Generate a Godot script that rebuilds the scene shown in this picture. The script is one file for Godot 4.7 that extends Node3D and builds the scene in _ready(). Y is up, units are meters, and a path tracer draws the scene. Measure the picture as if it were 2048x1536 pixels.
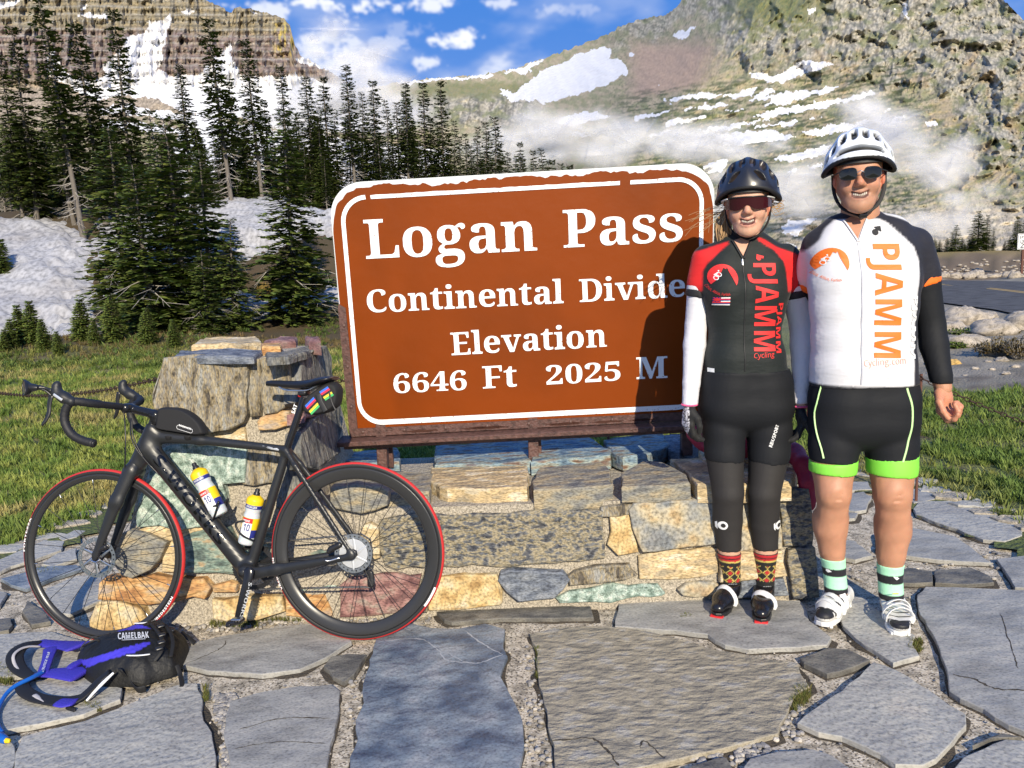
extends Node3D
# A rest stop on a mountain pass: the pass sign on its stone bench, a road bicycle against the stone pillar, two cyclists.

const F := 1656.0
const SL := 0.035
var CAM := Vector3(0, 1.38, 0)
var CB := Basis.from_euler(Vector3(deg_to_rad(-7.8), 0, deg_to_rad(-1.5)))
var rng := RandomNumberGenerator.new()
var used := {}
var tex := {}
var M := {}
var dome := Node3D.new()

# ---------- sight lines of the survey photograph: used to place things at their real distance ----------
func ray(x: float, y: float) -> Vector3:
	return CB * Vector3((x - 1024.0) / F, (768.0 - y) / F, -1.0)
func at(x: float, y: float, z: float) -> Vector3:
	var d := ray(x, y)
	return CAM + d * ((z - CAM.z) / d.z)
func gp(x: float, y: float, h := 0.0) -> Vector3:
	var d := ray(x, y)
	return CAM + d * ((SL * CAM.x + h - CAM.y) / (d.y - SL * d.x))
func onp(x: float, y: float, p: Plane) -> Vector3:
	var d := ray(x, y)
	return CAM + d * ((p.d - p.normal.dot(CAM)) / p.normal.dot(d))
func pix(p: Vector3) -> Vector2:
	var q := (p - CAM) * CB
	return Vector2(1024.0 + F * q.x / -q.z, 768.0 - F * q.y / -q.z)

func L(r: float, g: float, b: float) -> Color:
	return Color(r, g, b).linear_to_srgb()
func rr(a: float, b: float) -> float:
	return rng.randf_range(a, b)

# ---------- mesh collector: faces are given counter-clockwise seen from outside ----------
class MB:
	var v := PackedVector3Array()
	var c := PackedColorArray()
	var uv := PackedVector2Array()
	var ix := PackedInt32Array()
	var col := Color.WHITE
	func add(p: Vector3, u := Vector2.ZERO) -> int:
		v.append(p); c.append(col); uv.append(u)
		return v.size() - 1
	func tri(a: int, b: int, d: int) -> void:
		ix.append(a); ix.append(d); ix.append(b)
	func quad(a: int, b: int, d: int, e: int) -> void:
		tri(a, b, d); tri(a, d, e)
	func tri_p(a: Vector3, b: Vector3, d: Vector3) -> void:
		tri(add(a), add(b), add(d))
	func quad_p(a: Vector3, b: Vector3, d: Vector3, e: Vector3) -> void:
		var i := add(a, Vector2(0, 1)); add(b, Vector2(1, 1)); add(d, Vector2(1, 0)); add(e, Vector2(0, 0))
		quad(i, i + 1, i + 2, i + 3)
	func grid(rows: int, cols: int, start: int, loop := false) -> void:
		for r in rows - 1:
			for k in (cols if loop else cols - 1):
				var a := start + r * cols + k
				var b := start + r * cols + (k + 1) % cols
				quad(a, b, b + cols, a + cols)
	func mesh(smooth := true, with_col := false, with_uv := false) -> ArrayMesh:
		var arr := []
		arr.resize(Mesh.ARRAY_MAX)
		arr[Mesh.ARRAY_VERTEX] = v
		arr[Mesh.ARRAY_INDEX] = ix
		if smooth:
			var n := PackedVector3Array()
			n.resize(v.size())
			for t in range(0, ix.size(), 3):
				var a := ix[t]; var b := ix[t + 2]; var d := ix[t + 1]
				var fn := (v[b] - v[a]).cross(v[d] - v[a])
				n[a] += fn; n[b] += fn; n[d] += fn
			for i in n.size():
				n[i] = n[i].normalized() if n[i].length_squared() > 1e-30 else Vector3.UP
			arr[Mesh.ARRAY_NORMAL] = n
		if with_col:
			arr[Mesh.ARRAY_COLOR] = c
		if with_uv:
			arr[Mesh.ARRAY_TEX_UV] = uv
		var m := ArrayMesh.new()
		m.add_surface_from_arrays(Mesh.PRIMITIVE_TRIANGLES, arr)
		return m

# A swept tube. ra: radius across (along the side axis), rb: radius along the other; numbers or arrays.
func tube(mb: MB, pts: Array, ra, rb = null, sides := 10, up := Vector3.UP, caps := true, closed := false) -> void:
	var n := pts.size()
	var start := mb.v.size()
	var side := Vector3.ZERO
	for i in n:
		var p: Vector3 = pts[i]
		var q: Vector3 = pts[(i + 1) % n] if (closed or i < n - 1) else p
		var o: Vector3 = pts[(i - 1 + n) % n] if (closed or i > 0) else p
		var t := (q - o).normalized()
		if i == 0:
			side = up.cross(t)
			if side.length() < 0.05:
				side = Vector3.RIGHT.cross(t)
			side = side.normalized()
		else:
			side = (side - t * side.dot(t)).normalized()
		var w := t.cross(side)
		var a: float = ra[i] if ra is Array else ra
		var b: float = a if rb == null else (rb[i] if rb is Array else rb)
		for k in sides:
			var th := TAU * k / sides
			mb.add(p + side * cos(th) * a + w * sin(th) * b, Vector2(float(k) / sides, float(i) / n))
	mb.grid(n, sides, start, true)
	if closed:
		for k in sides:
			var a2 := start + (n - 1) * sides + k
			var b2 := start + (n - 1) * sides + (k + 1) % sides
			mb.quad(a2, b2, start + (k + 1) % sides, start + k)
	elif caps:
		for e in 2:
			var base := start + (0 if e == 0 else (n - 1) * sides)
			var cnt := mb.add(pts[0 if e == 0 else n - 1])
			for k in sides:
				if e == 0:
					mb.tri(cnt, base + (k + 1) % sides, base + k)
				else:
					mb.tri(cnt, base + k, base + (k + 1) % sides)

func spline(pts: Array, n: int, closed := false) -> Array:
	var out := []
	var m := pts.size()
	var segs := m if closed else m - 1
	for i in n + (0 if closed else 1):
		var f := float(i) / n * segs
		var k := mini(int(f), segs - 1)
		var t := f - k
		var p0 = pts[(k - 1 + m) % m] if (closed or k > 0) else pts[k] * 2.0 - pts[k + 1]
		var p3 = pts[(k + 2) % m] if (closed or k + 2 < m) else pts[m - 1] * 2.0 - pts[m - 2]
		var p1 = pts[k]
		var p2 = pts[(k + 1) % m]
		out.append(0.5 * (2.0 * p1 + (p2 - p0) * t + (2.0 * p0 - 5.0 * p1 + 4.0 * p2 - p3) * t * t + (3.0 * p1 - p0 - 3.0 * p2 + p3) * t * t * t))
	return out

# Solid of revolution about the local y axis: profile of (radius, height), bottom to top on the outside.
func lathe(mb: MB, xf: Transform3D, prof: Array, segs := 24, closed := false) -> void:
	var start := mb.v.size()
	var n := prof.size()
	for i in n:
		for k in segs:
			var th := TAU * k / segs
			mb.add(xf * Vector3(prof[i].x * cos(th), prof[i].y, -prof[i].x * sin(th)), Vector2(float(k) / segs, float(i) / (n - 1)))
	mb.grid(n, segs, start, true)
	if closed:
		for k in segs:
			mb.quad(start + (n - 1) * segs + k, start + (n - 1) * segs + (k + 1) % segs, start + (k + 1) % segs, start + k)

# Box with chamfered edges.
func bbox(mb: MB, xf: Transform3D, s: Vector3, bev := 0.004) -> void:
	var h := s * 0.5
	bev = minf(bev, minf(h.x, minf(h.y, h.z)) * 0.9)
	var idx := {}
	for sx in [-1, 1]:
		for sy in [-1, 1]:
			for sz in [-1, 1]:
				for ax in 3:
					var p := Vector3(sx * h.x, sy * h.y, sz * h.z)
					for o in 3:
						if o != ax:
							p[o] -= [sx, sy, sz][o] * bev
					idx[[sx, sy, sz, ax]] = mb.add(xf * p)
	var face := func(a, b, d, e, out: Vector3):
		var fn: Vector3 = (mb.v[b] - mb.v[a]).cross(mb.v[d] - mb.v[a])
		if fn.dot(xf.basis * out) < 0.0:
			mb.quad(a, e, d, b)
		else:
			mb.quad(a, b, d, e)
	for ax in 3:
		var u := (ax + 1) % 3
		var w := (ax + 2) % 3
		for s1 in [-1, 1]:
			var q := []
			for k in [[-1, -1], [1, -1], [1, 1], [-1, 1]]:
				var key := [0, 0, 0, ax]
				key[ax] = s1; key[u] = k[0]; key[w] = k[1]
				q.append(idx[key])
			var o := Vector3.ZERO
			o[ax] = s1
			face.call(q[0], q[1], q[2], q[3], o)
			for s2 in [-1, 1]:
				var ka := [0, 0, 0, ax]; var kb := [0, 0, 0, ax]; var kc := [0, 0, 0, u]; var kd := [0, 0, 0, u]
				for kk in [ka, kb, kc, kd]:
					kk[ax] = s1; kk[u] = s2
				ka[w] = -1; kb[w] = 1; kc[w] = 1; kd[w] = -1
				var o2 := Vector3.ZERO
				o2[ax] = s1; o2[u] = s2
				face.call(idx[ka], idx[kb], idx[kc], idx[kd], o2)
	for sx in [-1, 1]:
		for sy in [-1, 1]:
			for sz in [-1, 1]:
				var a: int = idx[[sx, sy, sz, 0]]; var b: int = idx[[sx, sy, sz, 1]]; var d: int = idx[[sx, sy, sz, 2]]
				if sx * sy * sz > 0:
					mb.tri(a, b, d)
				else:
					mb.tri(a, d, b)

# A slab: outline (world points, in order), thickness along n, with a chamfer.
func slab(mb: MB, outline: Array, n: Vector3, top: float, bottom: float, bev: float, wob := 0.0) -> void:
	var cnt := outline.size()
	var cen := Vector3.ZERO
	for p in outline:
		cen += p
	cen /= cnt
	var ex := (outline[1] - outline[0] as Vector3)
	ex = (ex - n * ex.dot(n)).normalized()
	var ey := n.cross(ex)
	var pg := PackedVector2Array()
	for p in outline:
		pg.append(Vector2((p - cen).dot(ex), (p - cen).dot(ey)))
	if not Geometry2D.is_polygon_clockwise(pg):
		pass
	var area := 0.0
	for i in cnt:
		area += pg[i].cross(pg[(i + 1) % cnt])
	if area < 0.0:
		outline = outline.duplicate()
		outline.reverse()
		pg.reverse()
	var rings := [[bottom, 0.0], [top - bev, 0.0], [top - bev * 0.3, bev * 0.35], [top, bev]]
	var start := mb.v.size()
	for r in rings:
		for i in cnt:
			var d0 := (pg[i] - pg[(i - 1 + cnt) % cnt]).normalized()
			var d1 := (pg[(i + 1) % cnt] - pg[i]).normalized()
			var nn := (Vector2(-d0.y, d0.x) + Vector2(-d1.y, d1.x))
			nn = nn.normalized() if nn.length() > 0.2 else Vector2(-d1.y, d1.x)
			var q: Vector2 = pg[i] + nn * r[1]
			var base: Vector3 = outline[i] - n * (outline[i] - cen).dot(n)
			var hh: float = r[0] + ((outline[i] - cen).dot(n))
			if r[0] > bottom and wob > 0.0:
				hh += wob * (sin(i * 2.3 + cnt) + sin(i * 0.9)) * 0.5
			mb.add(cen + ex * q.x + ey * q.y + n * hh)
	mb.grid(4, cnt, start, true)
	var topi := start + 3 * cnt
	var tp := PackedVector2Array()
	for i in cnt:
		var p := mb.v[topi + i] - cen
		tp.append(Vector2(p.dot(ex), p.dot(ey)))
	var tr := Geometry2D.triangulate_polygon(tp)
	if tr.is_empty():
		tr = Geometry2D.triangulate_polygon(pg)
	var j := mb.v.size()
	for i in cnt:
		mb.add(mb.v[topi + i])
	for t in range(0, tr.size(), 3):
		var a2 := tp[tr[t]]; var b2 := tp[tr[t + 1]]; var d2 := tp[tr[t + 2]]
		if (b2 - a2).cross(d2 - a2) > 0.0:
			mb.tri(j + tr[t], j + tr[t + 1], j + tr[t + 2])
		else:
			mb.tri(j + tr[t], j + tr[t + 2], j + tr[t + 1])

# Breaks an outline into short edges and roughens it like a split stone edge.
func ragged(poly: Array, step: float, amp: float, n: Vector3, seed_: int) -> Array:
	var fn := FastNoiseLite.new()
	fn.seed = seed_
	fn.frequency = 1.0
	var out := []
	var m := poly.size()
	for i in m:
		var a: Vector3 = poly[i]
		var b: Vector3 = poly[(i + 1) % m]
		var side := n.cross((b - a).normalized())
		var k := maxi(1, int((b - a).length() / step))
		for j in k:
			var p := a.lerp(b, float(j) / k)
			var e := 1.0 if j > 0 else 0.5
			out.append(p + side * amp * e * (1.3 * fn.get_noise_3dv(p * 6.0) + 1.1 * fn.get_noise_3dv(p * 21.0)))
	return out

# ---------- nodes ----------
func named(o: Node, nm: String, parent: Node) -> void:
	var key := str(parent.get_instance_id()) + nm
	var k: int = used.get(key, 0)
	used[key] = k + 1
	o.name = nm if k == 0 else "%s_%03d" % [nm, k]
	parent.add_child(o, true)
func tag(o: Node, label: String, cat: String, group := "") -> void:
	o.set_meta("label", label)
	o.set_meta("category", cat)
	if group != "":
		o.set_meta("group", group)
func thing(nm: String, label: String, cat: String, pos := Vector3.ZERO, group := "") -> Node3D:
	var o := Node3D.new()
	named(o, nm, self)
	o.position = pos
	tag(o, label, cat, group)
	return o
# A part given in world coordinates (its thing is not turned), or in its thing's own when local.
func part(parent: Node3D, nm: String, mesh: Mesh, mat: Material, local := false, label := "") -> MeshInstance3D:
	var o := MeshInstance3D.new()
	o.mesh = mesh
	o.material_override = mat
	named(o, nm, parent)
	if not local and parent != self:
		var q := Vector3.ZERO
		var p: Node = parent
		while p != self:
			q += (p as Node3D).position
			p = p.get_parent()
		o.position = -q
	if label != "":
		o.set_meta("label", label)
	return o
func solo(nm: String, mesh: Mesh, mat: Material, label: String, cat: String, group := "") -> MeshInstance3D:
	var o := part(self, nm, mesh, mat)
	tag(o, label, cat, group)
	return o
func setting(nm: String, mesh: Mesh, mat: Material) -> MeshInstance3D:
	var o := part(self, nm, mesh, mat)
	o.set_meta("kind", "structure")
	return o
func stuff(nm: String, mesh: Mesh, mat: Material, label: String, parent: Node3D = self) -> MeshInstance3D:
	var o := part(parent, nm, mesh, mat)
	o.set_meta("kind", "stuff")
	if parent == self:
		tag(o, label, nm.replace("_", " "))
	return o
func scatter(nm: String, mesh: Mesh, mat: Material, xfs: Array, cols: Array, label: String, cat: String) -> void:
	var mm := MultiMesh.new()
	mm.transform_format = MultiMesh.TRANSFORM_3D
	mm.use_colors = not cols.is_empty()
	mm.mesh = mesh
	mm.instance_count = xfs.size()
	for i in xfs.size():
		mm.set_instance_transform(i, xfs[i])
		if not cols.is_empty():
			mm.set_instance_color(i, cols[i])
	var o := MultiMeshInstance3D.new()
	o.multimesh = mm
	o.material_override = mat
	named(o, nm, self)
	tag(o, label, cat)
	o.set_meta("kind", "stuff")

# ---------- materials ----------
func ntex(key: String, freq: float, type: int, oct: int, ramp: Array, nrm := 0.0, size := 512, seed_ := 1, warp := 0.0) -> NoiseTexture2D:
	if tex.has(key):
		return tex[key]
	var fn := FastNoiseLite.new()
	fn.noise_type = type as FastNoiseLite.NoiseType
	fn.seed = seed_
	fn.frequency = freq
	fn.fractal_type = FastNoiseLite.FRACTAL_FBM if oct > 1 else FastNoiseLite.FRACTAL_NONE
	fn.fractal_octaves = maxi(oct, 1)
	if type == FastNoiseLite.TYPE_CELLULAR:
		fn.cellular_return_type = FastNoiseLite.RETURN_CELL_VALUE
	if warp > 0.0:
		fn.domain_warp_enabled = true
		fn.domain_warp_amplitude = warp
		fn.domain_warp_frequency = freq * 0.7
	var t := NoiseTexture2D.new()
	t.width = size
	t.height = size
	t.seamless = true
	t.noise = fn
	if nrm > 0.0:
		t.as_normal_map = true
		t.bump_strength = nrm
	elif not ramp.is_empty():
		var g := Gradient.new()
		var off := PackedFloat32Array()
		var cl := PackedColorArray()
		for i in ramp.size():
			if ramp[i] is Array:
				off.append(ramp[i][0]); cl.append(ramp[i][1])
			else:
				off.append(float(i) / (ramp.size() - 1)); cl.append(ramp[i])
		g.offsets = off
		g.colors = cl
		t.color_ramp = g
	tex[key] = t
	return t
func mat(albedo: Color, rough := 0.6, metal := 0.0) -> StandardMaterial3D:
	var m := StandardMaterial3D.new()
	m.albedo_color = albedo
	m.roughness = rough
	m.metallic = metal
	return m
# A surface seen with world-triplanar textures: colour, relief, and a finer layer multiplied over it.
func tri_mat(albedo: Color, t: Texture2D, sc: Vector3, nt: Texture2D, nsc: float, detail: Texture2D = null, dsc := Vector3.ONE, rough := 0.85) -> StandardMaterial3D:
	var m := mat(albedo, rough)
	m.uv1_triplanar = true
	m.uv1_world_triplanar = true
	m.uv1_scale = sc
	m.albedo_texture = t
	if nt:
		m.normal_enabled = true
		m.normal_texture = nt
		m.normal_scale = nsc
	if detail:
		m.detail_enabled = true
		m.detail_albedo = detail
		m.detail_blend_mode = BaseMaterial3D.BLEND_MODE_MUL
		m.detail_uv_layer = BaseMaterial3D.DETAIL_UV_2
		m.uv2_triplanar = true
		m.uv2_world_triplanar = true
		m.uv2_scale = dsc
	return m
func vmat(rough := 0.85) -> StandardMaterial3D:
	var m := mat(Color.WHITE, rough)
	m.vertex_color_use_as_albedo = true
	return m
func fnl(seed_: int, freq: float, oct := 4, type := FastNoiseLite.TYPE_SIMPLEX_SMOOTH) -> FastNoiseLite:
	var fn := FastNoiseLite.new()
	fn.seed = seed_
	fn.frequency = freq
	fn.noise_type = type
	fn.fractal_octaves = oct
	fn.fractal_type = FastNoiseLite.FRACTAL_FBM
	return fn
func pts3(flat: Array, plane: Plane) -> Array:
	var o := []
	for i in range(0, flat.size(), 2):
		o.append(onp(flat[i], flat[i + 1], plane))
	return o
func pg2(flat: Array) -> PackedVector2Array:
	var o := PackedVector2Array()
	for i in range(0, flat.size(), 2):
		o.append(Vector2(flat[i], flat[i + 1]))
	return o
func sstep(a: float, b: float, x: float) -> float:
	return smoothstep(a, b, x)

# Lettering as thin solid meshes: text laid along ex, up ey, standing depth proud of the surface at org (its left baseline).
var fonts := {}
func font(face: String, bold := false, italic := false) -> Font:
	var k := face + str(bold) + str(italic)
	if not fonts.has(k):
		var f := SystemFont.new()
		f.font_names = PackedStringArray([face])
		f.font_weight = 700 if bold else 400
		f.font_italic = italic
		fonts[k] = f
	return fonts[k]
func text_mesh(txt: String, fnt: Font, height: float, depth := 0.002) -> TextMesh:
	var t := TextMesh.new()
	t.text = txt
	t.font = fnt
	t.font_size = 64
	t.pixel_size = height / 64.0
	t.depth = depth
	t.curve_step = 1.0
	return t
# ---------- soft bodies: tapered capsules joined smoothly, meshed with surface nets ----------
class Blob:
	var A := PackedVector3Array()
	var BA := PackedVector3Array()
	var IL := PackedFloat32Array()
	var RA := PackedFloat32Array()
	var DR := PackedFloat32Array()
	var NX := PackedVector3Array()
	var SC := PackedFloat32Array()      # 1 - 1/s: how much the capsule is pressed flat along NX
	var KK := PackedFloat32Array()
	var CUT := PackedByteArray()
	var REACH := PackedFloat32Array()
	func cap(a: Vector3, b: Vector3, ra: float, rb: float, k := 0.02, flat := 1.0, n := Vector3(0, 0, 1), cut := false) -> void:
		var c := 1.0 - 1.0 / flat
		var ba := b - a
		ba -= n * ba.dot(n) * c
		A.append(a); BA.append(ba); IL.append(1.0 / maxf(ba.length_squared(), 1e-9))
		RA.append(ra); DR.append(rb - ra); NX.append(n); SC.append(c); KK.append(k)
		CUT.append(1 if cut else 0)
		REACH.append(maxf(ra, rb) * maxf(1.0, flat) + k)
	func ball(a: Vector3, r: float, k := 0.02, flat := 1.0, n := Vector3(0, 0, 1), cut := false) -> void:
		cap(a, a, r, r, k, flat, n, cut)
	func chain(pts: Array, rs: Array, k := 0.02, flat := 1.0, n := Vector3(0, 0, 1)) -> void:
		for i in pts.size() - 1:
			cap(pts[i], pts[i + 1], rs[i], rs[i + 1], k, flat, n)
	func dist(p: Vector3, l: PackedInt32Array) -> float:
		var m := 1.0
		for i in l:
			var pa := p - A[i]
			var c := SC[i]
			if c != 0.0:
				pa -= NX[i] * (pa.dot(NX[i]) * c)
			var h := clampf(pa.dot(BA[i]) * IL[i], 0.0, 1.0)
			var d := (pa - BA[i] * h).length() - RA[i] - DR[i] * h
			var k := KK[i]
			if CUT[i] == 1:
				d = -d
				if d > m - k:
					var t := clampf(0.5 - 0.5 * (m - d) / k, 0.0, 1.0)
					m = lerpf(m, d, t) + k * t * (1.0 - t)
			elif d < m + k:
				var t := clampf(0.5 + 0.5 * (m - d) / k, 0.0, 1.0)
				m = lerpf(m, d, t) - k * t * (1.0 - t)
		return m
	func all() -> PackedInt32Array:
		var l := PackedInt32Array()
		for i in A.size():
			l.append(i)
		return l
	# grow: offset outwards; clip: cut planes (kept on their negative side)
	func build(mb: MB, cell: float, grow := 0.0, clips: Array = []) -> void:
		var B := 8
		var bs := cell * B
		var blocks := {}
		for i in A.size():
			if CUT[i] == 1:
				continue
			var e := REACH[i] + grow + cell * 2.0
			var f := 1.0 / (1.0 - SC[i])
			var end := A[i] + BA[i] - NX[i] * (BA[i].dot(NX[i]) * (1.0 - f))
			var lo := A[i].min(end) - Vector3.ONE * e
			var hi := A[i].max(end) + Vector3.ONE * e
			for x in range(floori(lo.x / bs), floori(hi.x / bs) + 1):
				for y in range(floori(lo.y / bs), floori(hi.y / bs) + 1):
					for z in range(floori(lo.z / bs), floori(hi.z / bs) + 1):
						var key := Vector3i(x, y, z)
						if not blocks.has(key):
							blocks[key] = PackedInt32Array()
						blocks[key].append(i)
		var cuts := PackedInt32Array()
		for i in A.size():
			if CUT[i] == 1:
				cuts.append(i)
		var W := B + 1
		var val := PackedFloat32Array()
		val.resize(W * W * W)
		var cells := {}
		var edges := []
		var half := bs * 0.5
		var cl: Array[Plane] = []
		for c in clips:
			cl.append(c)
		for key in blocks:
			var l: PackedInt32Array = blocks[key]
			var o := Vector3(key) * bs
			var c := o + Vector3.ONE * half
			for q in cuts:
				var f := 1.0 / (1.0 - SC[q])
				var end := A[q] + BA[q] - NX[q] * (BA[q].dot(NX[q]) * (1.0 - f))
				if Geometry3D.get_closest_point_to_segment(c, A[q], end).distance_to(c) < half * 1.75 + REACH[q]:
					l.append(q)
			var dc := dist(c, l) - grow
			for pl in cl:
				dc = maxf(dc, pl.distance_to(c))
			if dc > bs * 1.9 or dc < -bs * 1.9:
				continue
			var n := 0
			var pos := 0
			for z in W:
				for y in W:
					for x in W:
						var p := o + Vector3(x, y, z) * cell
						var d := dist(p, l) - grow
						for pl in cl:
							d = maxf(d, pl.distance_to(p))
						val[n] = d
						if d > 0.0:
							pos += 1
						n += 1
			if pos == 0 or pos == n:
				continue
			for z in B:
				for y in B:
					for x in B:
						var i0 := x + W * (y + W * z)
						var v0 := val[i0]; var v1 := val[i0 + 1]; var v2 := val[i0 + W]; var v3 := val[i0 + W + 1]
						var i1 := i0 + W * W
						var v4 := val[i1]; var v5 := val[i1 + 1]; var v6 := val[i1 + W]; var v7 := val[i1 + W + 1]
						var s := int(v0 > 0.0) + int(v1 > 0.0) + int(v2 > 0.0) + int(v3 > 0.0) + int(v4 > 0.0) + int(v5 > 0.0) + int(v6 > 0.0) + int(v7 > 0.0)
						if s == 0 or s == 8:
							continue
						var sum := Vector3.ZERO
						var cnt := 0.0
						if (v0 > 0.0) != (v1 > 0.0): sum += Vector3(v0 / (v0 - v1), 0, 0); cnt += 1.0
						if (v2 > 0.0) != (v3 > 0.0): sum += Vector3(v2 / (v2 - v3), 1, 0); cnt += 1.0
						if (v4 > 0.0) != (v5 > 0.0): sum += Vector3(v4 / (v4 - v5), 0, 1); cnt += 1.0
						if (v6 > 0.0) != (v7 > 0.0): sum += Vector3(v6 / (v6 - v7), 1, 1); cnt += 1.0
						if (v0 > 0.0) != (v2 > 0.0): sum += Vector3(0, v0 / (v0 - v2), 0); cnt += 1.0
						if (v1 > 0.0) != (v3 > 0.0): sum += Vector3(1, v1 / (v1 - v3), 0); cnt += 1.0
						if (v4 > 0.0) != (v6 > 0.0): sum += Vector3(0, v4 / (v4 - v6), 1); cnt += 1.0
						if (v5 > 0.0) != (v7 > 0.0): sum += Vector3(1, v5 / (v5 - v7), 1); cnt += 1.0
						if (v0 > 0.0) != (v4 > 0.0): sum += Vector3(0, 0, v0 / (v0 - v4)); cnt += 1.0
						if (v1 > 0.0) != (v5 > 0.0): sum += Vector3(1, 0, v1 / (v1 - v5)); cnt += 1.0
						if (v2 > 0.0) != (v6 > 0.0): sum += Vector3(0, 1, v2 / (v2 - v6)); cnt += 1.0
						if (v3 > 0.0) != (v7 > 0.0): sum += Vector3(1, 1, v3 / (v3 - v7)); cnt += 1.0
						var ck: Vector3i = key * B + Vector3i(x, y, z)
						cells[ck] = mb.add(o + (Vector3(x, y, z) + sum / cnt) * cell)
						if (v0 > 0.0) != (v1 > 0.0): edges.append([ck, 0, v0 > 0.0])
						if (v0 > 0.0) != (v2 > 0.0): edges.append([ck, 1, v0 > 0.0])
						if (v0 > 0.0) != (v4 > 0.0): edges.append([ck, 2, v0 > 0.0])
		var U := [Vector3i(0, 1, 0), Vector3i(0, 0, 1), Vector3i(1, 0, 0)]
		var V := [Vector3i(0, 0, 1), Vector3i(1, 0, 0), Vector3i(0, 1, 0)]
		for e in edges:
			var k: Vector3i = e[0]
			var u: Vector3i = U[e[1]]
			var w: Vector3i = V[e[1]]
			var a = cells.get(k)
			var b = cells.get(k - u)
			var c2 = cells.get(k - u - w)
			var d2 = cells.get(k - w)
			if a == null or b == null or c2 == null or d2 == null:
				continue
			if e[2]:
				mb.quad(a, d2, c2, b)
			else:
				mb.quad(a, b, c2, d2)

# Nearest surface point of a blob when looking along dir from a point outside.
func onto(bl: Blob, l: PackedInt32Array, p: Vector3, dir: Vector3, grow: float, far := 0.6) -> Vector3:
	var t := 0.0
	for i in 40:
		var d := bl.dist(p + dir * t, l) - grow
		if d < 0.0004:
			return p + dir * t
		t += clampf(d * 0.8, 0.0006, 0.1)
		if t > far:
			break
	return Vector3(1e9, 0, 0)

# Lettering on a flat place: fills the box from org along ex (full width) and up (height of a capital), raised along n.
func lettering(mb: MB, txt: String, fnt: Font, org: Vector3, ex: Vector3, up: Vector3, n: Vector3, raise := 0.001, fine := 0.0) -> void:
	var t := text_mesh(txt, fnt, 1.0, 0.0)
	var arr := t.get_mesh_arrays()
	var v: PackedVector3Array = arr[Mesh.ARRAY_VERTEX]
	var ix: PackedInt32Array = arr[Mesh.ARRAY_INDEX]
	if not tex.has("cap" + str(fnt.get_instance_id())):
		var ha := text_mesh("H", fnt, 1.0, 0.0).get_mesh_arrays()
		var lo := 1e9
		var hi := -1e9
		for p in ha[0]:
			lo = minf(lo, p.y); hi = maxf(hi, p.y)
		tex["cap" + str(fnt.get_instance_id())] = Vector2(lo, hi - lo)
	var cp: Vector2 = tex["cap" + str(fnt.get_instance_id())]
	var x0 := 1e9
	var x1 := -1e9
	for p in v:
		x0 = minf(x0, p.x); x1 = maxf(x1, p.x)
	var flip := ex.cross(up).dot(n) < 0.0
	var tris := []
	for i in range(0, ix.size(), 3):
		var q := []
		for k in [0, 2, 1]:
			var p := v[ix[i + k]]
			q.append(Vector2((p.x - x0) / (x1 - x0), (p.y - cp.x) / cp.y))
		tris.append(q)
	if fine > 0.0:
		var more := []
		while not tris.is_empty():
			var q: Array = tris.pop_back()
			var big := 0
			var bl := 0.0
			for k in 3:
				var e: Vector2 = q[(k + 1) % 3] - q[k]
				var l := (ex * e.x + up * e.y).length()
				if l > bl:
					bl = l; big = k
			if bl > fine:
				var a: Vector2 = q[big]; var b: Vector2 = q[(big + 1) % 3]; var c: Vector2 = q[(big + 2) % 3]
				var m := (a + b) * 0.5
				tris.append([a, m, c]); tris.append([m, b, c])
			else:
				more.append(q)
		tris = more
	for q in tris:
		var a: Vector3 = org + ex * q[0].x + up * q[0].y + n * raise
		var b: Vector3 = org + ex * q[1].x + up * q[1].y + n * raise
		var c: Vector3 = org + ex * q[2].x + up * q[2].y + n * raise
		if (b - a).cross(c - a).dot(n) < 0.0:
			mb.tri_p(a, c, b)
		else:
			mb.tri_p(a, b, c)
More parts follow.
